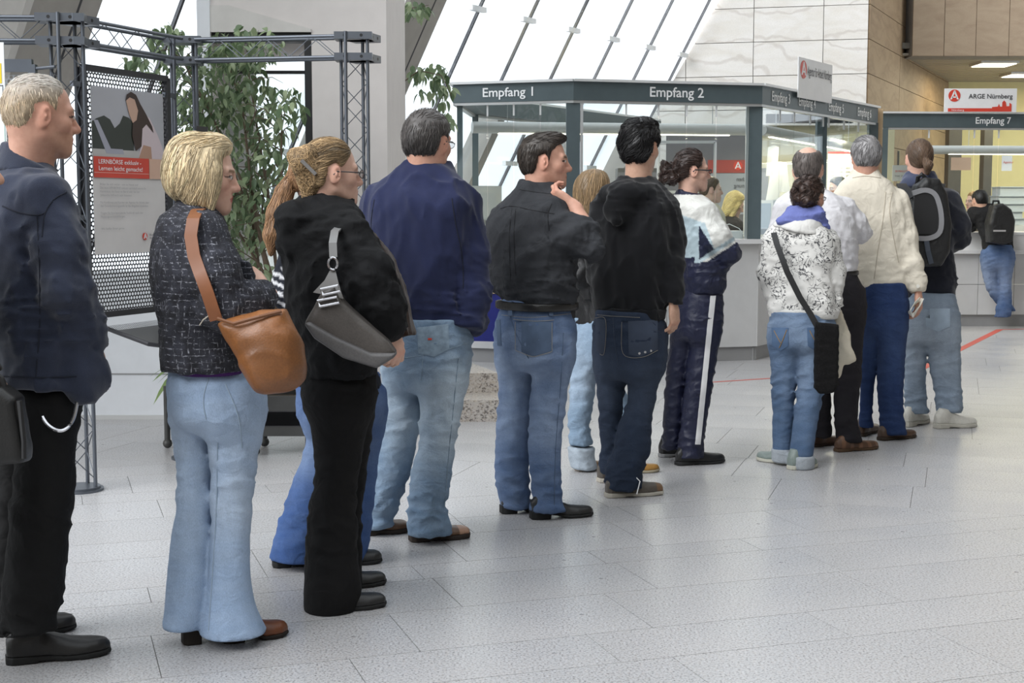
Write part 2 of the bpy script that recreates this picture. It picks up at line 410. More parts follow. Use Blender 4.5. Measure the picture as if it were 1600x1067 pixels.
# ---- low white wall and the pale block with a doorway
WY = 9.25
xa, xb, xc, xd = X_(320, WY), X_(335, WY), X_(490, WY), X_(606, WY)
wl = MB().box((-4.6, WY, 0), (xa, WY + 0.2, 0.98)).build('wall_parapet', 'white_wall'); wl['kind'] = 'structure'
MB().box((-4.6, WY - 0.006, 0.30), (xa, WY, 0.308)).build('joint', 'plinth', wl)
MB().box((-4.6, WY - 0.012, 0.0), (xa, WY, 0.03)).build('skirting', 'counter', wl)
zt = Z_(50, WY)
wbk = MB().box((xa, WY, 0), (xb, WY + 1.6, 5.2)).box((xc, WY, 0), (xd, WY + 1.6, 5.2)).box((xb, WY, zt), (xc, WY + 1.6, 5.2)).build('wall_back', 'beige_wall'); wbk['kind'] = 'structure'
MB().box((xa - 0.02, WY - 0.03, 0), (xb, WY, 5.2)).build('pilaster', 'white_wall', wbk)
MB().slab((xb, WY + 0.0, zt - 0.002), (1, 0, 0), (0, 0, 1), [(0, 0), (xc - xb, 0), (xc - xb, 0.02), (0.12, 0.17), (0, 0.17)], 0.02).build('lintel_panel', 'concrete_light', wbk)
dr = empty('door_1', (xb, WY + 0.3, 0), kind='structure')
MB().box((xc - 0.05, WY + 0.02, 0), (xc, WY + 0.12, zt)).build('frame_post', 'black', dr)
MB().box((xb, WY + 0.02, zt - 0.06), (xc - 0.05, WY + 0.12, zt)).build('frame_head', 'black', dr)
xg = X_(466, WY)
MB().box((xb, WY + 0.5, 0), (xg, WY + 0.512, zt - 0.2)).build('pane', 'glass', dr)
MB().box((xg, WY + 0.48, 0), (xg + 0.02, WY + 0.53, zt - 0.2)).build('door_stile', 'dark_metal', dr)
MB().box((xb, WY + 0.48, zt - 0.22), (xg + 0.02, WY + 0.53, zt - 0.2)).build('door_rail', 'dark_metal', dr)

# ---- stone-clad block right of the glass front: slabs as pieces
def cladding(name, p0, p1, z0, zjo, xjo, mat, thick=0.03, back=0.4, rake=False):
    """wall from p0 to p1 (plan), slabs between joint heights zjo and joint distances xjo"""
    p0, p1 = np.array([*p0, 0.]), np.array([*p1, 0.]); d = nrm(p1 - p0); L = np.linalg.norm(p1 - p0); n = V3(d[1], -d[0], 0)
    def cutp(pl):                         # where the leaning glass front meets the wall
        if not rake: return pl
        return clip(pl, np.array([-np.dot(d, FN), LEAN]), np.dot(p0 - FO * V3(1, 1, 0), FN) + LEAN * 2.5 - 0.02)
    wl_ = MB().slab(p0 - n * (back + 0.01), d, (0, 0, 1), cutp([(0, zjo[0]), (L, zjo[0]), (L, zjo[-1]), (0, zjo[-1])]), back).build(name, 'grout'); wl_['kind'] = 'structure'
    g = 0.004
    for i in range(len(zjo) - 1):
        for j in range(len(xjo) - 1):
            a, b, c, e = xjo[j] + g, xjo[j + 1] - g, zjo[i] + g, zjo[i + 1] - g
            pl = cutp([(a, c), (b, c), (b, e), (a, e)])
            if len(pl) < 3: continue
            MB().slab(p0 - n * 0.008, d, (0, 0, 1), pl, thick + rnd.uniform(-0.002, 0.002)).build('stone_slab', mat, wl_)
    return wl_
CX, CY = X_(1350, 18.0), 18.0
LX, LY = X_(985, 18.75), 18.75
LW = math.hypot(CX - LX, CY - LY)
zs = [Z_(115, 18.0) + k * (Z_(61, 18.0) - Z_(115, 18.0)) for k in range(-4, 9)]
def along(px):                            # distance along the stone wall at pixel column px
    best = min(range(400), key=lambda i: abs(800 + F_PX * (LX + (CX - LX) * i / 399) / (LY + (CY - LY) * i / 399) - px)); return best / 399 * LW
cladding('wall_stone', (LX, LY), (CX, CY), 1.4, zs, [0, along(1068), along(1172), along(1279), LW], 'sand_light', rake=True)
DX, DY = X_(1475, 24.3), 24.3
LS = math.hypot(DX - CX, DY - CY)
cladding('wall_stone_side', (CX, CY), (DX, DY), 0, zs[:], [0, 2.2, 4.3, LS], 'sand_brown')
# ---- fascia of brown panels, slatted ceiling with lamps, office behind counter seven
FY = 20.0; zf = Z_(88, FY)
fx = [X_(p, FY) for p in (1418, 1467, 1516, 1567, 1617, 1667, 1717, 1767)]
cladding('wall_fascia', (fx[0], FY), (fx[-1], FY), zf, [zf, zf + 0.98, zf + 2.2, zf + 3.4], [q - fx[0] for q in fx], 'fascia_brown')
ceil = MB().box((4.6, FY + 0.1, zf + 0.12), (15, 28, zf + 0.2)).build('ceiling', 'office_dark'); ceil['kind'] = 'structure'
for i in range(34):
    y = FY + 0.15 + i * 0.215
    MB().box((5.2, y, zf + 0.03), (15, y + 0.17, zf + 0.06)).build('ceiling_slat', 'slat', ceil)
wr = MB().box((4.6, 24.4, 0), (15, 24.7, zf + 0.1)).build('wall_office', 'office_wall'); wr['kind'] = 'structure'
for px, py in ((1553, 98), (1598, 115)):
    d = ray(px, py); t = (zf + 0.03 - CAM_H) / d[2]; p = V3(0, 0, CAM_H) + d * t
    o = empty('ceiling_lamp', (p[0], p[1], zf + 0.0), 'recessed lit ceiling lamp nearest the brown fascia' if px < 1570 else 'recessed lit ceiling lamp farther back at the right edge', 'lamp', 'lamps in the slatted ceiling')
    MB().box((p[0] - 0.28, p[1] - 0.28, zf - 0.005), (p[0] + 0.28, p[1] + 0.28, zf + 0.03)).build('housing', 'alu_light', o)
    MB().box((p[0] - 0.25, p[1] - 0.25, zf - 0.012), (p[0] + 0.25, p[1] + 0.25, zf - 0.004)).build('diffuser', 'lamp_glow', o)

# ---- unseen walls and right-hand ceiling, added to block sky light from right and behind
M['plaster'] = plain('plaster', (0.46, 0.42, 0.37), 0.8, var=0.04, bmp=0.05)
for nm, lo_, hi_ in (('wall_right_added', (9.2, -4, 0), (9.5, 16, 6.0)), ('wall_rear_added', (-9, -4.3, 0), (9.5, -4, 6.0)), ('ceiling_added', (3.2, -4, 5.6), (9.5, 15.5, 5.9))):
    MB().box(lo_, hi_).build(nm, 'plaster')['kind'] = 'structure'

# ================================================================ RECEPTION KIOSK
ZH0, ZH1, ZC = 2.33, 2.49, 1.11
KL, KC, KR, KE = (np.array(q) for q in ((-0.53, 12.76), (0.535, 12.4), (2.26, 12.86), (4.05, 15.75)))
KS0, KS1 = np.array((X_(1368, 16.6), 16.6)), np.array((X_(1640, 16.75), 16.75))
KBL, KBR = np.array((-0.42, 14.35)), np.array((1.75, 18.1))
p3 = lambda p, z: V3(p[0], p[1], z)
kio = empty('reception_kiosk', p3(KC, 0), 'dark steel framed glass reception kiosk with white counter numbers on its header', 'kiosk')
def outn(a, b):
    d = nrm(b - a); return np.array([d[1], -d[0]])
def header(a, b, name='header', wid=0.16):
    n = outn(a, b); h = MB().bar(p3(a - n * wid / 2, (ZH0 + ZH1) / 2), p3(b - n * wid / 2, (ZH0 + ZH1) / 2), wid, ZH1 - ZH0).build(name, 'kiosk_steel', kio)
    MB().bar(p3(a - n * wid * 0.4, ZH1 + 0.012), p3(b - n * wid * 0.4, ZH1 + 0.012), wid * 1.2, 0.022).build('cap_strip', 'alu_light', h)
    MB().bar(p3(a - n * 0.03, ZH0 - 0.012), p3(b - n * 0.03, ZH0 - 0.012), 0.05, 0.022).build('glazing_rail', 'alu', h)
    return h
def post(p, wid=0.12):
    p = np.array(p); return MB().box((p[0] - wid / 2, p[1] - wid / 2, ZC), (p[0] + wid / 2, p[1] + wid / 2, ZH0)).build('post', 'kiosk_steel', kio)
def glazing(a, b, cuts, gap=0.012, z0=ZC + 0.012, z1=ZH0 - 0.02):
    n = outn(a, b)
    for i in range(len(cuts) - 1):
        p, q = a + (b - a) * cuts[i] - n * 0.04, a + (b - a) * cuts[i + 1] - n * 0.04; d = nrm(q - p)
        MB().bar(p3(p + d * gap / 2, (z0 + z1) / 2), p3(q - d * gap / 2, (z0 + z1) / 2), 0.01, z1 - z0).build('glass_pane', 'glass', kio)
        if 0 < i: MB().box((p[0] - 0.008, p[1] - 0.012, z1 - 0.10), (p[0] + 0.008, p[1] + 0.004, z1)).build('clamp', 'alu_light', kio)
H1 = header(KL, KC); H2 = header(KC, KR); H3 = header(KR, KE); KS2 = KS0 + (KS1 - KS0) * 2.0; H7 = header(KS0, KS2); HB = header(KBR, KBL)
HM = header(KBL, KL)
inn = lambda p, dx, dy: (p[0] + dx, p[1] + dy)
post(inn(KL, 0.06, 0.06), 0.05); post(inn(KC, 0.0, 0.09)); post(inn(KR, -0.05, 0.09)); post((KR + (KE - KR) * 0.53) + np.array((-0.07, 0.04)), 0.1); post(inn(KE, -0.05, 0.02), 0.1); post(inn(KS0, 0.07, 0.07), 0.12); post(inn(KBL, 0.05, 0.0), 0.06)
tan = MB().box((KE[0] - 0.0, KE[1] + 0.05, ZC), (KE[0] + 0.07, KE[1] + 0.12, ZH1)).build('edge_strip', 'wood_edge', kio)
for nm, pt, dx in (('frame_strip', KC, 0.075), ('frame_strip', KR, -0.125)):
    MB().box((pt[0] + dx - 0.012, pt[1] + 0.03, ZC), (pt[0] + dx + 0.012, pt[1] + 0.06, ZH0)).build(nm, 'alu', kio)
glazing(KL, KC, [0.02, 0.28, 0.50, 0.72, 0.94]); glazing(KC, KR, [0.05, 0.28, 0.45, 0.6, 0.76, 0.95])
glazing(KR, KE, [0.03, 0.16, 0.27, 0.40, 0.51, 0.56, 0.70, 0.84, 0.97]); glazing(KS0, KS2, [0.035, 0.15, 0.28, 0.35, 0.5, 0.62, 0.75, 0.88, 1.0])
def head_text(h, a, b, t, text, hgt, wid):
    n = outn(a, b); p = a + (b - a) * t; d = nrm(b - a)
    lettering('lettering', text, p3(p + n * 0.002, (ZH0 + ZH1) / 2 - hgt * 0.42), (d[0], d[1], 0), (0, 0, 1), hgt, 'letter', h, width=wid, bold=0.013)
head_text(H1, KL, KC, 0.255, 'Empfang 1', 0.078, 0.47); head_text(H2, KC, KR, 0.395, 'Empfang 2', 0.085, 0.51)
for t, num, hgt in ((0.065, 3, 0.09), (0.27, 4, 0.09), (0.52, 5, 0.09), (0.79, 6, 0.09)): head_text(H3, KR, KE, t, 'Empfang %d' % num, hgt, 0.46)
head_text(H7, KS0, KS1, 0.557, 'Empfang 7', 0.075, 0.425)
# counters: worktop, front boards, plinth
def counter(a, b, label, nb, ext=0.0):
    n = outn(a, b); d = nrm(b - a); L = np.linalg.norm(b - a)
    o = empty('reception_counter', p3((a + b) / 2, 0), label, 'counter', 'reception counters')
    MB().bar(p3(a - n * 0.16, ZC - 0.018), p3(b - n * 0.16, ZC - 0.018), 0.44, 0.04).build('worktop', 'counter_top', o)
    for i in range(nb):
        p, q = a + (b - a) * i / nb + d * 0.002, a + (b - a) * (i + 1) / nb - d * 0.002
        MB().bar(p3(p - n * 0.03, (ZC - 0.04 + 0.13) / 2), p3(q - n * 0.03, (ZC - 0.04 + 0.13) / 2), 0.03, ZC - 0.04 - 0.13).build('front_panel', 'counter', o)
    MB().bar(p3(a - n * 0.06, 0.065), p3(b - n * 0.06, 0.065), 0.03, 0.13).build('plinth', 'plinth', o)
    return o
counter(KL, KC, 'grey reception counter under the Empfang 1 header', 1)
counter(KC, KR, 'long grey two-board reception counter under the Empfang 2 header', 2)
counter(KR, KE, 'grey reception counter under the Empfang 3 to 6 headers', 4)
# counter seven: upper band, ledge, lower boards
o7 = empty('reception_counter', p3((KS0 + KS1) / 2, 0), 'grey reception counter with a ledge under the Empfang 7 header', 'counter', 'reception counters')
y7 = KS0[1]; x0, x1 = KS0[0] - 0.05, KS2[0]
MB().box((x0, y7 - 0.02, ZC - 0.03), (x1, y7 + 0.4, ZC + 0.0)).build('worktop', 'counter_top', o7)
MB().box((x0, y7 + 0.0, 0.90), (x1, y7 + 0.03, ZC - 0.03)).build('upper_panel', 'counter_top', o7)
MB().box((x0, y7 - 0.10, 0.86), (x1, y7 + 0.03, 0.90)).build('ledge', 'counter_top', o7)
nx = 10
for i in range(nx):
    a, b = x0 + (x1 - x0) * i / nx + 0.003, x0 + (x1 - x0) * (i + 1) / nx - 0.003
    MB().box((a, y7 - 0.02, 0.50), (b, y7 + 0.01, 0.855)).build('front_panel', 'counter', o7); MB().box((a, y7 - 0.02, 0.14), (b, y7 + 0.01, 0.494)).build('front_panel', 'counter', o7)
MB().box((x0, y7 + 0.02, 0), (x1, y7 + 0.05, 0.14)).build('plinth', 'plinth', o7)
# inner partition under the kiosk back
for a, b in ((KBL, KL), (KBR, KBL)):
    pass
# hanging tube lamps inside
def tube_lamp(a, b, r, label):
    a, b = np.asarray(a, float), np.asarray(b, float)
    o = empty('tube_lamp', (a + b) / 2, label, 'lamp', 'long tube lamps over the counters')
    MB().tube(a, b, r, 16).build('housing', 'tube_grey', o, smooth=True)
    d = nrm(b - a); MB().bar(a + d * 0.25 - V3(0, 0, r * 0.97), b - d * 0.25 - V3(0, 0, r * 0.97), r * 0.7, 0.012).build('diffuser', 'lamp_glow', o)
    l = bpy.data.lights.new('tube_lamp_light', 'AREA'); l.shape = 'RECTANGLE'; l.size = np.linalg.norm(b - a) * 0.8; l.size_y = 0.08; l.energy = 22; l.color = (1.0, 0.90, 0.66); lo = bpy.data.objects.new('tube_lamp_light', l); COL.objects.link(lo); lo.location = tuple((a + b) / 2 - V3(0, 0, r + 0.03)); lo.rotation_euler = (0, 0, math.atan2(d[1], d[0])); put(lo, o)
    for t in (0.12, 0.85):
        p = a + (b - a) * t; MB().tube(p, p + V3(0, 0, ZH1 - p[2]), 0.004, 5).build('hanger', 'alu', o)
tube_lamp(at(738, 199, 13.3), at(1176, 203, 14.0), 0.055, 'long grey tube lamp hanging behind Empfang 1 and 2')
tube_lamp(at(1190, 203, 14.1), at(1345, 232, 17.2), 0.055, 'long grey tube lamp receding behind Empfang 3 to 6')
tube_lamp(at(1452, 234, 18.0), at(1960, 236, 18.1), 0.055, 'long grey tube lamp hanging behind Empfang 7')
# ---- signs on the headers
def logo(o, u, v, r, parent):             # red disc with a white open A
    o, u, v = np.asarray(o, float), nrm(u), nrm(v); n = np.cross(u, v)
    MB().slab(o, u, v, [(r * math.cos(t), r * math.sin(t)) for t in np.linspace(0, 2 * math.pi, 29)[:-1]], 0.003).build('logo_disc', 'sign_red', parent)
    m = MB()
    m.slab(o + n * 0.003, u, v, [(-0.72 * r, -0.62 * r), (-0.42 * r, -0.62 * r), (0.06 * r, 0.55 * r), (0.0, 0.86 * r), (-0.08 * r, 0.86 * r)], 0.002)
    m.slab(o + n * 0.003, u, v, [(0.72 * r, -0.62 * r), (0.42 * r, -0.62 * r), (-0.06 * r, 0.55 * r), (0.0, 0.86 * r), (0.08 * r, 0.86 * r)], 0.002)
    m.slab(o + n * 0.003, u, v, [(-0.42 * r, -0.34 * r), (0.42 * r, -0.34 * r), (0.36 * r, -0.14 * r), (-0.36 * r, -0.14 * r)], 0.002)
    m.build('logo_letter', 'sign_white', parent)
a = KR + (KE - KR) * 0.235; b = KR + (KE - KR) * 0.515; d3 = nrm(p3(b - a, 0)); n3 = V3(d3[1], -d3[0], 0); Ls = np.linalg.norm(b - a)
s1 = empty('header_sign', p3(a, ZH1), 'white header sign reading Agentur für Arbeit Nürnberg above Empfang 4', 'sign')
o_ = p3(a, ZH1 - 0.05) + n3 * 0.03
MB().slab(o_, d3, (0, 0, 1), [(0, 0), (Ls, 0), (Ls, 0.38), (0, 0.38)], 0.01).build('board', 'sign_white', s1)
logo(o_ + n3 * 0.011 + d3 * 0.13 + V3(0, 0, 0.27), d3, (0, 0, 1), 0.085, s1)
lettering('lettering', 'Agentur für Arbeit Nürnberg', o_ + n3 * 0.012 + d3 * 0.235 + V3(0, 0, 0.225), d3, (0, 0, 1), 0.088, 'letter_dark', s1, width=Ls - 0.27, bold=0.008)
xs0, xs1 = X_(1471, 16.62), X_(1583, 16.62); zb, zt2 = ZH1 + 0.015, Z_(138, 16.6); W7 = xs1 - xs0; H7s = zt2 - zb
s2 = empty('header_sign', (xs0, 16.6, zb), 'white header sign with red skyline reading ARGE Nürnberg above Empfang 7', 'sign')
o_ = V3(xs0, 16.62, zb)
MB().box((xs0, 16.62, zb), (xs1, 16.635, zt2)).build('board', 'sign_white', s2)
ex, ez = V3(1, 0, 0), V3(0, 0, 1); fr = V3(0, -0.001, 0)
logo(o_ + fr + ex * W7 * 0.135 + ez * H7s * 0.70, ex, ez, H7s * 0.255, s2)
lettering('lettering', 'ARGE Nürnberg', o_ + fr + ex * W7 * 0.33 + ez * H7s * 0.58, ex, ez, H7s * 0.19, 'letter_dark', s2, width=W7 * 0.61, bold=0.014)
sky = [(0.05, 0.03), (0.93, 0.03), (0.93, 0.34), (0.90, 0.40), (0.90, 0.26), (0.86, 0.25), (0.85, 0.42), (0.825, 0.50), (0.80, 0.42), (0.80, 0.24), (0.77, 0.24), (0.755, 0.36), (0.74, 0.24), (0.66, 0.22), (0.66, 0.17), (0.05, 0.17)]
MB().slab(o_ + fr, ex, ez, [(p[0] * W7, p[1] * H7s) for p in sky], 0.003).build('skyline', 'sign_red', s2)
lettering('lettering', 'Nürnberg', o_ + fr * 5 + ex * W7 * 0.10 + ez * H7s * 0.06, ex, ez, H7s * 0.07, 'letter', s2, width=W7 * 0.17)

# ---- things inside the kiosk
def monitor(p, yaw, w_, h_, label, screen=False):
    o = empty('monitor', p, label, 'monitor', 'office monitors'); R_ = lambda x, y, z: V3(p[0] + x * math.cos(yaw) - y * math.sin(yaw), p[1] + x * math.sin(yaw) + y * math.cos(yaw), p[2] + z)
    ux, uy = R_(1, 0, 0) - V3(*p), R_(0, 1, 0) - V3(*p)
    MB().obox(R_(0, 0, 0.16 + h_ / 2), ux * w_ / 2, uy * 0.02, V3(0, 0, h_ / 2)).build('casing', 'plastic_grey', o)
    MB().obox(R_(0, 0.035, 0.16 + h_ / 2), ux * w_ * 0.33, uy * 0.025, V3(0, 0, h_ * 0.33)).build('rear_cover', 'plastic_grey', o)
    MB().obox(R_(0, -0.021, 0.16 + h_ / 2), ux * (w_ / 2 - 0.03), uy * 0.002, V3(0, 0, h_ / 2 - 0.03)).build('screen', plain('screen_blue', (0.25, 0.30, 0.38), 0.3), o)
    MB().obox(R_(0, 0.02, 0.10), ux * 0.04, uy * 0.03, V3(0, 0, 0.09)).build('neck', 'plastic_grey', o)
    MB().obox(R_(0, 0.02, 0.01), ux * 0.12, uy * 0.09, V3(0, 0, 0.012)).build('foot', 'plastic_grey', o)
DZ = 1.0
monitor((X_(752, 13.2), 13.2, ZC - 0.05), math.radians(205), 0.40, 0.38, 'grey monitor with its back to the hall behind Empfang 1')
monitor((X_(1187, 13.75), 13.75, 0.95), math.radians(-55), 0.40, 0.36, 'grey monitor seen edge-on beside the post at Empfang 3')
dk = MB().box((-0.2, 13.83, 0.70), (2.1, 14.28, 0.73)); dk.box((-0.18, 14.2, 0), (2.08, 14.23, 0.70)).box((-0.18, 13.85, 0), (-0.15, 14.25, 0.7)).box((2.05, 13.85, 0), (2.08, 14.25, 0.7))
tag(dk.build('office_desk', 'plastic_grey'), 'grey office desk behind the Empfang 2 glass', 'desk')
# board with mirrored print behind counter two
by = 15.6
bd = empty('notice_board', (X_(1130, by), by, 1.2), 'dark notice board with a red stripe and mirrored print behind Empfang 2', 'board')
bx0, bx1 = X_(1040, by), X_(1184, by)
MB().box((bx0, by, 1.05), (bx1, by + 0.02, 2.3)).build('panel', plain('board_grey', (0.15, 0.145, 0.15), 0.5), bd)
MB().box((X_(1105, by), by - 0.004, Z_(270, by)), (bx1, by, Z_(250, by))).build('stripe', plain('stripe_red', (0.36, 0.06, 0.045), 0.5), bd)
MB().box((X_(1105, by), by - 0.004, Z_(335, by)), (bx1, by, Z_(271, by))).build('lower_field', plain('field_grey', (0.32, 0.34, 0.36), 0.5), bd)
logo(V3(X_(1152, by), by - 0.005, Z_(259, by)), (1, 0, 0), (0, 0, 1), 0.05, bd)
lettering('lettering', 'machen', V3(X_(1150, by), by - 0.006, Z_(283, by)), (1, 0, 0), (0, 0, 1), 0.045, 'letter_dark', bd, width=0.17, mirror=True)
lettering('lettering', 'Meinung', V3(X_(1146, by), by - 0.006, Z_(293, by)), (1, 0, 0), (0, 0, 1), 0.045, 'letter_dark', bd, width=0.2, mirror=True)
fr_ = MB(); fy = 15.3; fx0, fx1, fz0, fz1 = X_(1028, fy), X_(1116, fy), Z_(345, fy), Z_(222, fy)
for p, q in (((fx0, fz0), (fx0, fz1)), ((fx1, fz0), (fx1, fz1)), ((fx0, fz1), (fx1, fz1)), ((fx0, Z_(300, fy)), (fx1, Z_(300, fy)))):
    fr_.bar((p[0], fy, p[1]), (q[0], fy, q[1]), 0.03, 0.03, (0, 1, 0))
tag(fr_.build('shelf_frame', 'alu'), 'slim metal frame standing before the notice board in the kiosk', 'frame')
cab = empty('filing_cabinet', (X_(990, 16.3), 16.3, 0), 'dark office cabinet behind Empfang 2 with framed doors', 'cabinet')
MB().box((X_(965, 16.3), 16.3, 0), (X_(1200, 16.3), 16.7, 1.85)).build('carcass', 'office_dark', cab)
for i in range(5):
    a = X_(966 + i * 47, 16.3); b = X_(1011 + i * 47, 16.3); dd = MB().box((a, 16.27, 0.05), (b, 16.3, 1.8)).build('door', plain('cab_door', (0.22, 0.21, 0.20), 0.5), cab)
    MB().box((b - 0.04, 16.25, 0.9), (b - 0.025, 16.27, 1.05)).build('handle', 'alu', dd)
# back office wall seen through E3-E6, with paper sheets, calendar
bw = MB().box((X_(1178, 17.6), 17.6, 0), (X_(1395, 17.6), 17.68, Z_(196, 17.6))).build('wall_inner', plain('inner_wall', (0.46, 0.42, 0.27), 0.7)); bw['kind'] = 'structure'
tag(MB().box((X_(1196, 17.5), 17.5, Z_(192, 17.5)), (X_(1330, 17.5), 17.58, Z_(178, 17.5))).build('blind_box', 'black'), 'black blind box above the yellow wall behind Empfang 3', 'blind')
pl = 15.0
def sheet(px0, px1, py0, py1, Y, lab, lean=0.0, mat='paper', bow=0.03):
    a = np.array([(i / 6, j) for j in (0, 1) for i in range(7)]); x0_, x1_ = X_(px0, Y), X_(px1, Y); z0_, z1_ = Z_(py1, Y), Z_(py0, Y); m = MB()
    n = 7; top = [V3(x0_ + lean * (z1_ - z0_) + (x1_ - x0_) * i / 6, Y - bow * math.sin(i / 6 * 3.14), z1_ - 0.02 * abs(i - 3) / 3) for i in range(n)]; bot = [V3(x0_ + (x1_ - x0_) * i / 6, Y - bow * 0.3 * math.sin(i / 6 * 3.14), z0_) for i in range(n)]
    off = V3(0, 0.003, 0); vs_ = top + bot + [p + off for p in top] + [p + off for p in bot]
    fs = [(i, n + i, n + i + 1, i + 1) for i in range(n - 1)] + [(2 * n + i + 1, 3 * n + i + 1, 3 * n + i, 2 * n + i) for i in range(n - 1)]
    fs += [(i + 1, 2 * n + i + 1, 2 * n + i, i) for i in range(n - 1)] + [(n + i, 3 * n + i, 3 * n + i + 1, n + i + 1) for i in range(n - 1)] + [(0, 2 * n, 3 * n, n), (n - 1, 2 * n - 1, 4 * n - 1, 3 * n - 1)]
    m.add(vs_, fs); o = m.build('paper_sheet', mat, smooth=True, origin=((x0_ + x1_) / 2, Y, z0_)); tag(o, lab, 'paper', 'sheets pinned behind the glass'); return o
sheet(1196, 1213, 227, 275, pl, 'curled cream paper sheet pinned high behind Empfang 3', 0.05)
sheet(1210, 1234, 252, 300, pl - 0.02, 'slanting cream paper sheet pinned behind Empfang 3, right of the curled one', -0.12)
sheet(1196, 1216, 272, 315, pl - 0.04, 'lower cream paper sheet behind Empfang 3, over the monitor', 0.15)
cl = empty('wall_calendar', (X_(1310, 17.0), 17.0, 1.6), 'white wall calendar with a red top edge behind Empfang 5', 'calendar')
MB().box((X_(1292, 17.0), 17.0, Z_(300, 17.0)), (X_(1345, 17.0), 17.01, Z_(238, 17.0))).build('sheet', 'sign_white', cl)
MB().box((X_(1292, 17.0), 16.995, Z_(240, 17.0)), (X_(1345, 17.0), 17.0, Z_(237, 17.0))).build('red_edge', 'sign_red', cl)
for j in range(5):
    for i in range(4):
        MB().box((X_(1296 + i * 12, 17), 16.996, Z_(264 + j * 6, 17)), (X_(1303 + i * 12, 17), 17.0, Z_(261 + j * 6, 17))).build('date_block', 'letter_grey', cl)
# office behind counter seven
of = MB().box((X_(1480, 22), 22, 0), (X_(1500, 22), 22.2, 3.2)).box((X_(1535, 22), 22, 0), (X_(1548, 22), 22.2, 3.2)).build('door_2', 'office_dark'); of['kind'] = 'structure'
cb2 = empty('wall_cabinet', (X_(1390, 20), 20, 0), 'white cupboard with a dark lower door at the left of the Empfang 7 office', 'cabinet')
MB().box((X_(1378, 20), 20, 0), (X_(1404, 20), 20.4, 2.2)).build('carcass', plain('cream', (0.70, 0.64, 0.40), 0.6), cb2)
MB().box((X_(1378, 20), 19.96, Z_(265, 20)), (X_(1402, 20), 20, Z_(236, 20))).build('door', 'office_dark', cb2)
def flat_sign(px0, px1, py0, py1, Y, mat, lab, txt=None):
    o = empty('notice', (X_((px0 + px1) / 2, Y), Y, Z_(py1, Y)), lab, 'notice')
    MB().box((X_(px0, Y), Y, Z_(py1, Y)), (X_(px1, Y), Y + 0.008, Z_(py0, Y))).build('sheet', mat, o)
    for (t, a, b, h_, m_) in txt or []: lettering('lettering', t, V3(X_(a, Y), Y - 0.002, Z_(b, Y)), (1, 0, 0), (0, 0, 1), h_, m_, o)
    return o
flat_sign(1393, 1416, 258, 283, 17.0, plain('notice_grey', (0.50, 0.50, 0.48), 0.6), 'grey notice with small red lettering at the Empfang 7 glass', [('30 MINUTEN', 1397, 269, 0.022, 'sign_red'), ('freier Zugang', 1397, 276, 0.02, 'letter_dark')])
flat_sign(1563, 1579, 243, 267, 19.0, 'sign_white', 'white notice with a red logo stripe inside the Empfang 7 office', [('Agentur', 1565, 255, 0.03, 'sign_red')])
flat_sign(1484, 1515, 246, 266, 19.4, plain('notice_pink', (0.62, 0.42, 0.30), 0.6), 'pinkish hanging sign deep in the Empfang 7 office')
st = [(1562, 1600, 293, 306), (1560, 1604, 307, 318), (1558, 1600, 319, 330), (1564, 1598, 331, 341), (1560, 1602, 342, 352)]
for k, (a, b, c, e) in enumerate(st):
    Y = 18.6; o = MB().box((X_(a, Y), Y, Z_(e, Y) + 0.004), (X_(b, Y), Y + 0.32, Z_(c, Y)))
    o.box((X_(a, Y) - 0.01, Y - 0.02, Z_(c, Y)), (X_(b, Y) + 0.01, Y + 0.33, Z_(c, Y) + 0.012))
    tag(o.build('document_tray', plain('tray_%d' % k, (0.42, 0.46, 0.48), 0.5)), 'pale blue document tray behind Empfang 7, number %s of the stack from the top' % ['one', 'two', 'three', 'four', 'five'][k], 'tray', 'document trays in a stack')
tag(MB().box((X_(1556, 18.55), 18.5, 0), (X_(1610, 18.55), 19.0, Z_(352, 18.55) - 0.001)).box((X_(1554, 18.55), 18.48, 0.9), (X_(1612, 18.55), 19.02, 0.93)).build('tray_stand', 'plastic_grey'), 'grey stand carrying the document trays behind Empfang 7', 'stand')
tag(MB().box((X_(1110, 13.1), 12.98, ZC), (X_(1158, 13.1), 13.25, ZC + 0.075)).box((X_(1114, 13.1), 12.96, ZC + 0.02), (X_(1136, 13.1), 12.98, ZC + 0.06)).build('card_terminal', 'alu_light'), 'white desk device on the Empfang 2 worktop', 'device')
MBp = MB(); MBp.path([at(1122, 354, 12.95), at(1140, 350, 12.95), at(1155, 357, 12.95), at(1165, 370, 12.95)], 0.004, 5)
tag(MBp.build('cable', 'alu_light'), 'thin white cable arching over the Empfang 2 worktop', 'cable')
# office lamps that the place has: warm light from the ceiling lamps behind counter seven
for i, (x, y, z, e) in enumerate(((7.6, 21.8, zf - 0.05, 55), (9.8, 22.5, zf - 0.05, 55))):
    l = bpy.data.lights.new('office_lamp_light', 'AREA'); l.energy = e; l.size = 1.2; l.color = (1.0, 0.88, 0.62); lo = bpy.data.objects.new('office_lamp_light', l); COL.objects.link(lo); lo.location = (x, y, z)
l = bpy.data.lights.new('kiosk_lamp_light', 'AREA'); l.energy = 25; l.size = 1.0; l.color = (1.0, 0.90, 0.68); lo = bpy.data.objects.new('kiosk_lamp_light', l); COL.objects.link(lo); lo.location = (3.4, 16.6, 2.2)

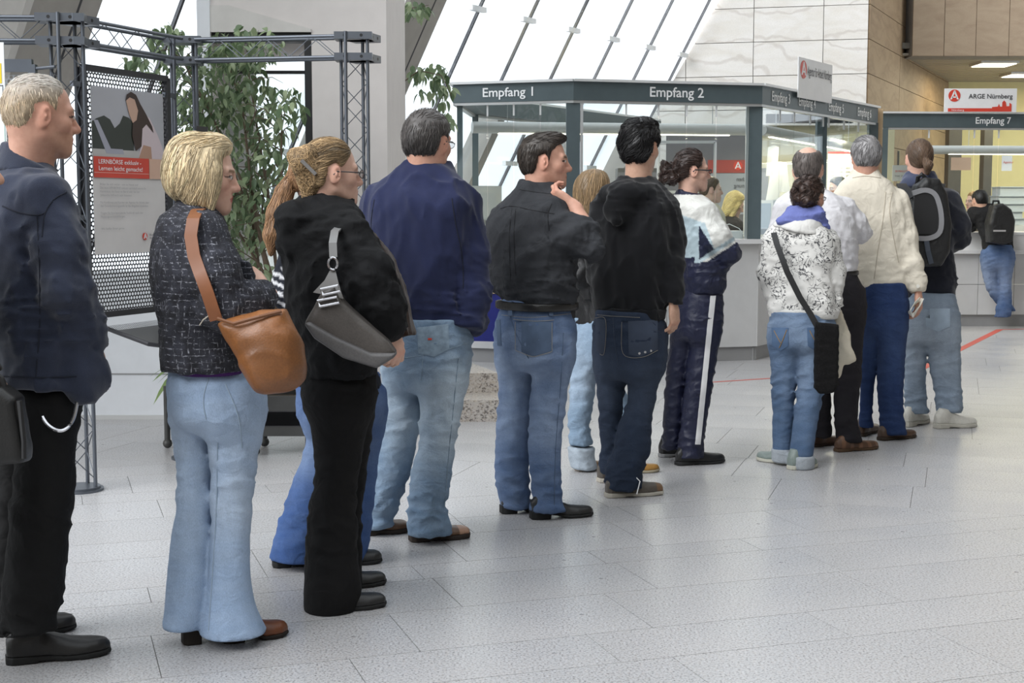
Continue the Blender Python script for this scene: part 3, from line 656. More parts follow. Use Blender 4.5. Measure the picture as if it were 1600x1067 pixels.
# ---- granite steps and the blue board at Empfang 1
ry = ground(740, 659)[1]
sx1 = X_(787, ry); ry2 = ry + 0.36
stp = empty('step_block', (sx1 - 0.5, ry, 0), 'two-step speckled granite block before Empfang 1', 'steps')
zs1 = Z_(625, ry); zs2 = Z_(583, ry2)
MB().box((xd + 0.015, ry, 0), (sx1, ry + 1.1, zs1)).build('lower_step', 'granite_step', stp)
sx2 = X_(780, ry2)
MB().prism([(xd + 0.015, ry2), (sx2, ry2), (sx2 - 0.30, ry2 + 0.9), (xd + 0.015, ry2 + 0.9)], zs1, zs2).build('upper_step', 'granite_step', stp)
bb = empty('counter_board', at(765, 530, 12.3), 'dark blue board with a wooden top edge on the Empfang 1 counter front', 'board')
MB().slab(at(722, 532, 12.35), (1, -0.3, 0), (0, 0, 1), [(0, 0), (0.52, 0), (0.52, 0.42), (0.06, 0.42)], 0.02).build('panel', 'blue_board', bb)
MB().slab(at(722, 532, 12.35) + V3(0, 0, 0.42), (1, -0.3, 0), (0, 0, 1), [(0.05, 0), (0.53, 0), (0.53, 0.03), (0.05, 0.03)], 0.03).build('top_edge', 'wood_edge', bb)
# ================================================================ TRUSS STAND WITH POSTERS
T1 = np.array((X_(112, 6.9), 6.9)); T2 = np.array((X_(292, 7.8), 7.8)); T3 = np.array((X_(556, 7.62), 7.62)); T0 = T1 + np.array((-1.05, -0.04))
ZU, ZL = 2.305, 2.195
ts = empty('truss_stand', p3(T1, 0), 'grey metal lattice truss stand with posts, cross bars and round base plates', 'display stand')
SQ = 0.118
def corners(c, ang):
    return [c + SQ / 2 * np.array((math.cos(ang) * i - math.sin(ang) * j, math.sin(ang) * i + math.cos(ang) * j)) for i, j in ((-1, -1), (1, -1), (1, 1), (-1, 1))]
def tpost(c, ang, base=True):
    cs = corners(c, ang); root = None; m = MB()
    for k, q in enumerate(cs):
        o = MB().tube(p3(q, 0.02), p3(q, ZU + 0.02), 0.0095, 10).build('post_tube', 'truss', ts, smooth=True)
    for k in range(4):
        a, b = cs[k], cs[(k + 1) % 4]; z = 0.06; s = k % 2; m = MB()
        while z < ZL - 0.12:
            p, q = (a, b) if s else (b, a); m.tube(p3(p, z), p3(q, z + 0.125), 0.0025, 5); z += 0.125; s = 1 - s
        m.build('post_lacing', 'truss', ts)
    if base:
        o = MB().tube(p3(c, 0), p3(c, 0.012), 0.115, 32).build('base_plate', 'truss', ts, smooth=True)
        MB().tube(p3(c, 0.012), p3(c, 0.022), 0.10, 32).build('base_rim', 'truss', o, smooth=True)
def tblock(c, d, n_=0.19):
    d = nrm(d); n = np.array((-d[1], d[0]))
    for z in (ZU, ZL):
        o = MB().obox(p3(c, z), p3(d * n_ / 2, 0), p3(n * 0.072, 0), (0, 0, 0.019)).build('corner_block', 'truss', ts)
        for t in (-0.22, 0.22):
            for sd in (-1, 1): MB().disc(p3(c + d * n_ * t + n * 0.0715 * sd, z), p3(n * sd, 0), 0.0085, 0.0012, 12).build('bolt_hole', 'black', o)
def tbar(a, b, skip=0.09):
    d = nrm(b - a); n = np.array((-d[1], d[0])) * SQ / 2 * 0.9; a, b = a + d * skip, b - d * skip; L = np.linalg.norm(b - a)
    for sd in (-1, 1):
        for z in (ZU, ZL): MB().tube(p3(a + n * sd, z), p3(b + n * sd, z), 0.0095, 10).build('cross_tube', 'truss', ts, smooth=True)
        k = max(2, int(round(L / 0.125))); m = MB()
        for i in range(k):
            z0, z1 = (ZL, ZU) if i % 2 == 0 else (ZU, ZL); m.tube(p3(a + d * L * i / k + n * sd, z0), p3(a + d * L * (i + 1) / k + n * sd, z1), 0.0025, 5)
        m.build('cross_lacing', 'truss', ts)
ANG = math.radians(35)
tpost(T1, ANG); tpost(T2, math.radians(20)); tpost(T3, math.radians(18))
tblock(T1 + np.array((-0.02, -0.0)), T2 * 0 + np.array((1, 0.12)), 0.23); tblock(T1 + (T2 - T1) * 0.06, T2 - T1, 0.2); tblock(T2, np.array((1, 0.1)), 0.2); tblock(T3, np.array((1, 0.02)), 0.20); tblock(T3 + np.array((0.04, 0.06)), np.array((0.3, 1)), 0.16)
tbar(T0, T1); tbar(T1, T2); tbar(T2, T3)

# perforated panel: real holes
def perforated(name, o, u, v, W, H, pitch, hole, mat, parent, keep=None):
    """sheet with hexagonally set round holes; keep(a,b) false leaves the sheet closed there"""
    o, u, v = np.asarray(o, float), nrm(u), nrm(v); vs_ = []; fs = []; nx = int(W / pitch); py_ = pitch * 0.866; ny = int(H / py_); n6 = 6
    for j in range(ny):
        for i in range(nx):
            cx = (i + 0.5 + 0.25 * (1 if j % 2 else -1)) * pitch; cy = (j + 0.5) * py_; b = len(vs_); hx, hy = pitch / 2, py_ / 2
            # cell rectangle ring: 8 outer points, 8 hole points
            ou = [(-hx, -hy), (0, -hy), (hx, -hy), (hx, 0), (hx, hy), (0, hy), (-hx, hy), (-hx, 0)]
            for a, c in ou: vs_.append((cx + a, cy + c))
            if keep is None or keep(cx, cy):
                for a, c in ou: t = math.atan2(c, a); vs_.append((cx + hole * math.cos(t), cy + hole * math.sin(t)))
                fs += [(b + k, b + (k + 1) % 8, b + 8 + (k + 1) % 8, b + 8 + k) for k in range(8)]
            else: fs.append(tuple(range(b, b + 8)))
    P_ = [o + u * p[0] + v * p[1] for p in vs_]
    return MB().add(P_, fs).build(name, mat, parent)
DP = nrm(p3(T2 - T1, 0)); NP_ = V3(DP[1], -DP[0], 0)
def poster_u(px):                         # distance along the panel from T1 for a pixel column
    c = (px - 800) / F_PX; a, b = T1; return (a - c * b) / (c * DP[1] - DP[0])
ua, ub = poster_u(137), poster_u(266); za, zb_ = 0.86, 2.085
OP = p3(T1, 0) + DP * ua + NP_ * 0.0
pan = empty('display_board', OP, 'dark perforated metal display panel behind the job-training poster', 'display panel')
PW = ub - ua
perforated('perforated_sheet', OP + V3(0, 0, za), DP, (0, 0, 1), PW, zb_ - za, 0.0235, 0.0086, 'dark_metal', pan)
for a, b in (((0, za), (0, zb_)), ((PW, za), (PW, zb_)), ((0, za), (PW, za)), ((0, zb_), (PW, zb_))):
    MB().bar(OP + DP * a[0] + V3(0, 0, a[1]), OP + DP * b[0] + V3(0, 0, b[1]), 0.03, 0.034, NP_).build('frame_bar', 'dark_metal', pan)
for t, z in ((-0.03, 2.0), (-0.03, 1.35), (PW + 0.03, 2.0), (PW + 0.03, 1.3)):
    MB().bar(OP + DP * (t - 0.05) + V3(0, 0, z), OP + DP * (t + 0.05) + V3(0, 0, z), 0.02, 0.025).build('bracket', 'truss', pan)
# poster on it
pa, pb = poster_u(146) - ua, poster_u(257) - ua; q0, q1 = 1.165, 2.0; QW, QH = pb - pa, q1 - q0
po = OP + DP * pa + V3(0, 0, q0) + NP_ * 0.012
pos = empty('poster', po, 'white poster with a photo of a woman at a laptop and a red title field', 'poster')
ez = V3(0, 0, 1)
def print_(name, pts, lev, col, mat=None):
    return MB().slab(po + NP_ * (0.003 + lev * 0.0006), DP, ez, [(p[0] * QW, p[1] * QH) for p in pts], 0.0005).build(name, mat or plain('print_' + name, col, 0.45), pos)
def blob(cx, cy, rx, ry, n=14, j=0.0, sd=1):
    r_ = random.Random(sd); return [(cx + rx * (1 + j * r_.uniform(-1, 1)) * math.cos(t), cy + ry * (1 + j * r_.uniform(-1, 1)) * math.sin(t)) for t in np.linspace(0, 2 * math.pi, n + 1)[:-1]]
MB().slab(po, DP, ez, [(0, 0), (QW, 0), (QW, QH), (0, QH)], 0.003).build('sheet', plain('poster_white', (0.66, 0.63, 0.61), 0.5), pos)
yb = 0.585
print_('photo_sky', [(0.0, yb), (1, yb), (1, 1), (0, 1)], 1, (0.42, 0.42, 0.45))
print_('tree', [(0.0, yb + 0.04), (0.56, yb + 0.04), (0.56, 0.80), (0.5, 0.83), (0.42, 0.84), (0.37, 0.79), (0.30, 0.76), (0.24, 0.81), (0.16, 0.83), (0.06, 0.81), (0.0, 0.79)], 2, (0.035, 0.042, 0.035))
print_('bench', [(0, yb), (1, yb), (1, yb + 0.045), (0, yb + 0.045)], 3, (0.48, 0.46, 0.44))
print_('laptop', [(0.02, 0.80), (0.075, 0.80), (0.24, yb + 0.05), (0.40, yb + 0.05), (0.42, yb + 0.02), (0.18, yb + 0.02)], 4, (0.36, 0.36, 0.42))
print_('blouse', [(0.62, yb), (0.66, 0.68), (0.68, 0.80), (0.72, 0.86), (0.79, 0.84), (0.90, 0.74), (0.97, 0.66), (1.0, yb)], 5, (0.62, 0.52, 0.54))
print_('figure_arm', [(0.62, yb), (0.69, 0.67), (0.80, 0.66), (0.81, yb)], 6, (0.45, 0.27, 0.19))
print_('figure_face', [(0.46, 0.93), (0.50, 0.955), (0.58, 0.95), (0.63, 0.88), (0.60, 0.81), (0.55, 0.795), (0.50, 0.85)], 7, (0.56, 0.36, 0.27))
print_('figure_hair', [(0.45, 0.93), (0.47, 0.97), (0.53, 0.99), (0.60, 0.975), (0.66, 0.92), (0.74, 0.86), (0.82, 0.79), (0.84, 0.75), (0.74, 0.80), (0.68, 0.77), (0.66, 0.66), (0.58, 0.63), (0.53, 0.72), (0.545, 0.80), (0.60, 0.82), (0.625, 0.88), (0.58, 0.945), (0.51, 0.955)], 8, (0.045, 0.025, 0.02))
print_('title_field', [(0.0, 0.46), (0.76, 0.46), (0.76, yb), (0.0, yb)], 9, None, M['sign_red'])
print_('side_field', [(0.765, 0.46), (1, 0.46), (1, yb), (0.765, yb)], 9, (0.66, 0.43, 0.32))
print_('rule', [(0.0, 0.488), (0.76, 0.488), (0.76, 0.491), (0.0, 0.491)], 10, (0.75, 0.45, 0.4))
L_ = lambda txt, x, y, h_, wd, mt='letter_grey', b_=0.0: lettering('lettering', txt, po + NP_ * 0.0105 + DP * x * QW + ez * y * QH, DP, ez, h_, mt, pos, width=wd * QW, thick=0.001, bold=b_)
L_('LERNBÖRSE exklusiv -', 0.06, 0.543, 0.022, 0.58, 'letter', 0.004); L_('Lernen leicht gemacht!', 0.06, 0.503, 0.022, 0.60, 'letter', 0.004)
for k, (tx, y, wd) in enumerate((('Bilden Sie sich weiter - von zu Hause aus!', 0.415, 0.52), ('Die neue LERNBÖRSE exklusiv vermittelt wertvolle', 0.393, 0.63), ('Kenntnisse, die Ihnen im Beruf oder bei der', 0.371, 0.54), ('Jobsuche hilfreich sein können.', 0.349, 0.43), ('Für Kundinnen und Kunden der Agentur für Arbeit oder', 0.306, 0.67), ('der Grundsicherungsstelle ist das Angebot kostenlos.', 0.284, 0.66), ('Fragen Sie Ihre betreuende Fachkraft nach den', 0.242, 0.58), ('Nutzungsvoraussetzungen.', 0.220, 0.33), ('Wir helfen Ihnen gerne', 0.148, 0.31))):
    L_(tx, 0.07, y, 0.0105, wd)
logo(po + NP_ * 0.006 + DP * 0.68 * QW + ez * 0.10 * QH, DP, ez, 0.019, pos)
L_('Bundesagentur', 0.74, 0.103, 0.011, 0.22, 'letter_dark'); L_('für Arbeit', 0.74, 0.083, 0.011, 0.15, 'letter_dark')
# sloping leaflet tray under the panel
tr0 = OP + DP * 0.10 + V3(0, 0, 0.80); tw = PW - 0.02; dn = nrm(NP_ * 0.93 - ez * 0.26)
tray = empty('leaflet_tray', tr0, 'dark metal leaflet tray sloping out under the perforated panel', 'tray')
tn = nrm(np.cross(DP, dn)); 
MB().slab(tr0, DP, dn, [(0, 0.07), (tw, 0.07), (tw, 0.29), (tw - 0.05, 0.33), (0.05, 0.33), (0, 0.29)], 0.012).build('tray_plate', plain('tray_metal', (0.075, 0.072, 0.07), 0.4, 0.4), tray)
perforated('tray_grille', tr0, DP, dn, tw, 0.072, 0.016, 0.006, 'dark_metal', tray)
MB().path([tr0 + DP * 0 + dn * 0.0, tr0 + dn * 0.29, tr0 + DP * 0.05 + dn * 0.335, tr0 + DP * (tw - 0.05) + dn * 0.335, tr0 + DP * tw + dn * 0.29, tr0 + DP * tw], 0.011, 8).build('rim', 'dark_metal', tray, smooth=True)
lb = tr0 + DP * 0.30 + dn * 0.20
MB().bar(lb + ez * 0.035, lb + DP * 0.38 + ez * 0.035, 0.014, 0.065).build('leaflet_stop', 'black', tray)
# second panel and notice left of the first post
P2o = p3(T0 + np.array((-0.2, 0.06)), 0)
pn2 = empty('display_board', P2o, 'perforated grey display panel left of the first truss post behind the fair-haired man', 'display panel')
W2 = (X_(58, 6.92) - P2o[0]); Z2t = Z_(101, 6.92)
perforated('perforated_sheet', P2o + V3(0, 0, Z2t - 1.25), (1, 0, 0), ez, W2, 1.22, 0.0235, 0.0086, plain('panel_grey', (0.25, 0.26, 0.27), 0.5), pn2)
MB().bar(P2o + V3(0, 0, Z2t - 0.005), P2o + V3(W2, 0, Z2t - 0.005), 0.03, 0.06).build('frame_bar', 'truss', pn2); MB().bar(P2o + V3(W2, 0, Z2t - 1.25), P2o + V3(W2, 0, Z2t), 0.035, 0.035, (0, 1, 0)).build('frame_bar', 'truss', pn2)
MB().tube(P2o + V3(W2, 0, Z2t - 0.02), p3(T1, Z2t - 0.015) - V3(0.05, 0.03, 0), 0.008, 8).build('bracket', 'truss', pn2)
ny = 6.55; nb_ = empty('notice_poster', (X_(-20, ny), ny, 1.2), 'white notice with a yellow bar and green line at the left edge', 'poster')
x0n, x1n = X_(-110, ny), X_(14, ny)
def nbar(py0, py1, col, nm, px0=-110, px1=11, lv=1): MB().box((X_(px0, ny), ny - 0.002 * lv, Z_(py1, ny)), (X_(px1, ny), ny, Z_(py0, ny))).build(nm, plain('notice_' + nm, col, 0.5), nb_)
MB().box((x0n, ny, Z_(440, ny)), (x1n, ny + 0.006, Z_(66, ny))).build('sheet', plain('notice_white', (0.78, 0.80, 0.80), 0.5), nb_)
nbar(99, 130, (0.80, 0.58, 0.02), 'yellow_bar', -110, 9.5); nbar(133, 134.2, (0.1, 0.12, 0.14), 'rule'); nbar(163, 164, (0.1, 0.12, 0.14), 'rule', px1=10); nbar(164, 170, (0.12, 0.45, 0.25), 'green_bar'); nbar(133, 164, (0.1, 0.12, 0.14), 'side_rule', 10.2, 11)
nbar(172, 300, (0.3, 0.5, 0.45), 'side_rule', 11.2, 12)

# ================================================================ PLANTS
def leaf_mesh(L, W, name, mat, bend=0.25):
    n = 5; vs_ = []; fs = []
    for i in range(n + 1):
        t = i / n; wd = W / 2 * (math.sin(math.pi * t ** 0.75)) ** 0.9 if 0 < t < 1 else 0.0006; z = -bend * L * t * t
        vs_ += [(L * t, -wd, z + wd * 0.28), (L * t, 0, z), (L * t, wd, z + wd * 0.28)]
    for i in range(n):
        b = i * 3; fs += [(b, b + 3, b + 4, b + 1), (b + 1, b + 4, b + 5, b + 2)]
    me = mkmesh(name, vs_, fs, mat, True); return me
def leafmat(name, a, b, c):
    m, nt, p = _mat(name)
    oi = node(nt, 'ShaderNodeObjectInfo'); geo = node(nt, 'ShaderNodeNewGeometry')
    n = noise(nt, 9.0, 2, coord='Object')
    f = node(nt, 'ShaderNodeMath', operation='FRACT'); ad = node(nt, 'ShaderNodeMath', operation='ADD'); link(nt, oi.outputs['Random'], ad.inputs[0]); link(nt, geo.outputs['Random Per Island'], ad.inputs[1]); link(nt, ad.outputs[0], f.inputs[0])
    col = ramp(nt, f.outputs[0], [(0.0, a), (0.55, b), (1.0, c)]); col = mixc(nt, 1.0, col, ramp(nt, n, [(0.3, 0.8), (0.7, 1.0)]), 'MULTIPLY')
    link(nt, col, p.inputs['Base Color']); p.inputs['Roughness'].default_value = 0.38
    tr = node(nt, 'ShaderNodeBsdfTranslucent'); link(nt, col, tr.inputs[0]); mx = node(nt, 'ShaderNodeMixShader'); mx.inputs[0].default_value = 0.3
    link(nt, p.outputs[0], mx.inputs[1]); link(nt, tr.outputs[0], mx.inputs[2]); link(nt, mx.outputs[0], nt.nodes['Material Output'].inputs[0])
    return m
M['leaf'] = leafmat('leaf', (0.10, 0.16, 0.08), (0.21, 0.29, 0.155), (0.42, 0.50, 0.30))
M['leaf_bright'] = leafmat('leaf_bright', (0.10, 0.20, 0.05), (0.18, 0.30, 0.08), (0.36, 0.48, 0.2))
M['bark'] = plain('bark', (0.14, 0.10, 0.07), 0.8, var=0.2, bmp=0.3)
M['planter'] = plain('planter', (0.06, 0.06, 0.058), 0.5, 0.3, var=0.1)
M['soil'] = plain('soil', (0.06, 0.045, 0.03), 0.95, var=0.4, vscale=60, bmp=0.6)
def foliage(root, blobs, n, Lr, rng, Y, dY, mesh, max_obj, droop=(0.2, 1.2), branches=None):
    """leaves set on twigs; the nearest max_obj as single leaves, the rest joined"""
    items = []
    tot = sum(b[4] for b in blobs)
    for bx, by_, rx, ry_, wt in blobs:
        k = int(round(n * wt / tot))
        for i in range(k):
            while True:
                a, b, c = rng.uniform(-1, 1), rng.uniform(-1, 1), rng.uniform(-1, 1)
                if 0.15 < a * a + b * b + c * c < 1: break
            p = at(bx + a * rx, by_ + b * ry_, Y + c * dY)
            az = rng.uniform(0, 2 * math.pi); dr_ = rng.uniform(*droop); L = rng.uniform(*Lr); roll = rng.uniform(-0.7, 0.7)
            R_ = Matrix.Rotation(az, 4, 'Z') @ Matrix.Rotation(dr_, 4, 'Y') @ Matrix.Rotation(roll, 4, 'X')
            items.append((p[1], p, R_, L))
    items.sort(key=lambda q: q[0])
    me = mesh; n3_ = len(me.vertices); co = np.zeros(n3_ * 3, np.float32); me.vertices.foreach_get('co', co); co = co.reshape(-1, 3)
    fs = np.array([tuple(p.vertices) for p in me.polygons])
    base = np.array(root.location)
    for y, p, R_, L in items[:max_obj]:
        o = bpy.data.objects.new('leaf', me); COL.objects.link(o); o.parent = root
        o.matrix_local = Matrix.Translation(Vector(p - base)) @ R_ @ Matrix.Scale(L, 4)
    rest = items[max_obj:]
    if rest:
        Vs = []; Fs = []
        for k, (y, p, R_, L) in enumerate(rest):
            Vs.append(co @ np.array(R_.to_3x3()).T * L + (p - base)); Fs.append(fs + k * n3_)
        m2 = mkmesh('foliage', np.vstack(Vs), np.vstack(Fs), me.materials[0], True); o = bpy.data.objects.new('foliage', m2); COL.objects.link(o); o.parent = root; o['kind'] = 'stuff'
    return items
def planter(cx, cy, wd, h_, label):
    o = empty('planter', (cx, cy, 0), label, 'planter', 'dark metal planters'); a = wd / 2
    for sx, sy in ((-1, -1), (1, -1), (1, 1), (-1, 1)):
        q = MB().tube((cx + sx * a, cy + sy * a, 0.05), (cx + sx * a, cy + sy * a, h_), 0.017, 10).build('corner_post', 'planter', o, smooth=True)
        MB().sphere((cx + sx * a, cy + sy * a, 0.028), 0.028, 12).build('ball_foot', 'planter', q, smooth=True)
    for k, (ux, uy) in enumerate(((1, 0), (0, 1), (1, 0), (0, 1))):
        sg = 1 if k in (1, 2) else -1; c = V3(cx + (sg * a * 0.96 if ux == 0 else 0), cy + (sg * a * 0.96 if uy == 0 else 0), (0.10 + h_) / 2)
        pn = MB().obox(c, V3(ux, uy, 0) * a * 0.93, V3(uy, ux, 0) * 0.006, V3(0, 0, (h_ - 0.12) / 2)).build('side_panel', 'planter', o)
        m = MB(); nz = 22
        for j in range(nz):
            z = 0.17 + (h_ - 0.27) * j / (nz - 1); m.obox(V3(c[0], c[1], z), V3(ux, uy, 0) * a * 0.78, V3(uy, ux, 0) * 0.0085, V3(0, 0, 0.0035))
        m.build('grille', 'dark_metal', pn)
    MB().box((cx - a * 0.92, cy - a * 0.92, h_ - 0.07), (cx + a * 0.92, cy + a * 0.92, h_ - 0.04)).build('soil', 'soil', o)
    return o
pq = ground(440, 712); PLX, PLY = pq[0], pq[1] + 0.16
planter(PLX, PLY, 0.30, Z_(616, PLY - 0.15), 'dark perforated metal planter of the tall weeping fig')
p2 = ground(262, 700); planter(p2[0] + 0.15, p2[1] + 0.15, 0.30, Z_(603, p2[1]), 'dark perforated metal planter with a drooping green plant by the white wall')
rg = random.Random(11)
ft = empty('weeping_fig', (PLX, PLY, 0.38), 'tall weeping fig with dense small green leaves behind the truss', 'plant')
FYD = PLY + 0.22
lm = leaf_mesh(1.0, 0.42, 'leaf', M['leaf'])
trunk_top = [(380, 90), (300, 150), (440, 170), (340, 60), (270, 70), (410, 260), (330, 300)]
for k, (tx, ty) in enumerate(trunk_top):
    a = V3(PLX + rg.uniform(-.05, .05), PLY + rg.uniform(-.05, .05), 0.38); e = at(tx, ty, FYD + rg.uniform(-.2, .2)); pts = [a]
    for t in (0.25, 0.5, 0.75, 1.0):
        pts.append(a + (e - a) * V3(t ** 1.3, t, t ** 0.8) + V3(rg.uniform(-.04, .04), rg.uniform(-.04, .04), 0))
    br = MB().path(pts, [0.014, 0.011, 0.009, 0.006, 0.003], 7).build('branch', 'bark', ft, smooth=True)
    for j in range(9):
        t = rg.uniform(0.35, 1); i = min(3, int(t * 4)); s_ = pts[i] + (pts[i + 1] - pts[i]) * (t * 4 - i); q = s_ + V3(rg.uniform(-.25, .25), rg.uniform(-.2, .2), rg.uniform(-.05, .15)); MB().path([s_, (s_ + q) / 2 + V3(0, 0, 0.04), q, q + (q - s_) * 0.3 + V3(0, 0, -0.06)], [0.004, 0.003, 0.002, 0.001], 5).build('twig', 'bark', br)
foliage(ft, [(345, 250, 80, 130, 3.2), (385, 72, 62, 36, 1.0), (262, 62, 32, 30, 0.45), (225, 98, 40, 16, 0.25), (335, 130, 90, 60, 1.7), (440, 170, 42, 42, 0.7), (372, 345, 62, 75, 1.5), (300, 200, 50, 60, 0.6), (420, 260, 35, 50, 0.5), (392, 420, 40, 22, 0.3)], 2100, (0.055, 0.085), rg, FYD, 0.42, lm, 300)
lm2 = leaf_mesh(1.0, 0.46, 'leaf', M['leaf'])
f2 = empty('climbing_fig', at(602, 140, 11.2) , 'leafy fig branches hanging out beside the pale wall and the kiosk', 'plant')
def limb(pts, Y, r):
    MB().path([at(a, b, Y + dy) for a, b, dy in pts], [r * (1 - 0.75 * i / (len(pts) - 1)) for i in range(len(pts))], 6).build('branch', 'bark', f2, smooth=True)
Y2 = 11.25
limb([(598, 420, 0), (601, 280, 0.0), (603, 140, 0), (606, 30, 0), (615, -30, 0)], Y2, 0.016); limb([(603, 150, 0), (625, 132, 0), (655, 110, -0.1), (690, 118, -0.2), (706, 150, -0.2)], Y2, 0.008); limb([(604, 40, 0), (630, 15, 0), (670, 8, -0.1)], Y2, 0.007); limb([(602, 260, 0), (612, 245, 0), (628, 252, 0)], Y2, 0.005)
foliage(f2, [(668, 112, 34, 14, 1.1), (690, 140, 20, 26, 1.0), (702, 185, 8, 12, 0.3), (650, 12, 26, 12, 0.8), (610, 30, 10, 26, 0.4), (613, 95, 12, 45, 0.5), (655, 145, 7, 14, 0.15), (617, 250, 14, 14, 0.3), (612, 128, 16, 14, 0.3)], 210, (0.075, 0.11), rg, Y2, 0.2, lm2, 300, (0.4, 1.4))
f3 = empty('drooping_plant', (p2[0] + 0.15, p2[1] + 0.15, 0.4), 'drooping plant with long bright green leaves in the planter by the wall', 'plant')
lm3 = leaf_mesh(1.0, 0.22, 'leaf', M['leaf_bright'], 0.55)
for k in range(13):
    az = rg.uniform(0, 6.28) if k > 7 else math.pi + rg.uniform(-0.9, 0.9); b = np.array(f3.location); p = V3(rg.uniform(-.05, .05), rg.uniform(-.05, .05), rg.uniform(0.0, .09))
    o = bpy.data.objects.new('leaf', lm3); COL.objects.link(o); o.parent = f3; o.matrix_local = Matrix.Translation(Vector(p)) @ Matrix.Rotation(az, 4, 'Z') @ Matrix.Rotation(rg.uniform(-0.5, 0.25), 4, 'Y') @ Matrix.Scale(rg.uniform(0.18, 0.30), 4)
MB().path([np.array(f3.location) - V3(0, 0, 0.08), np.array(f3.location) + V3(0, 0, 0.1)], 0.012, 6).build('stem', 'leaf_bright', f3)
f4 = empty('office_plant', (X_(927, 14.05), 14.05, 0.73), 'small leafy office plant on the desk beside the kiosk corner post', 'plant')
MB().tube((X_(927, 14.05), 14.05, 0.73), (X_(927, 14.05), 14.05, 0.92), 0.08, 14, 0.10).build('pot', 'plastic_grey', f4)
for tx, ty in ((915, 285), (928, 262), (942, 280), (935, 290)): MB().path([V3(X_(927, 14.05), 14.05, 0.9), at(tx, ty + 45, 14.05), at(tx, ty, 14.05)], [0.006, 0.004, 0.002], 5).build('stem', 'bark', f4)
foliage(f4, [(922, 300, 14, 30, 1), (928, 268, 10, 10, 0.5), (942, 284, 9, 8, 0.4), (912, 310, 10, 30, 0.6)], 90, (0.05, 0.08), rg, 14.05, 0.12, lm2, 300)
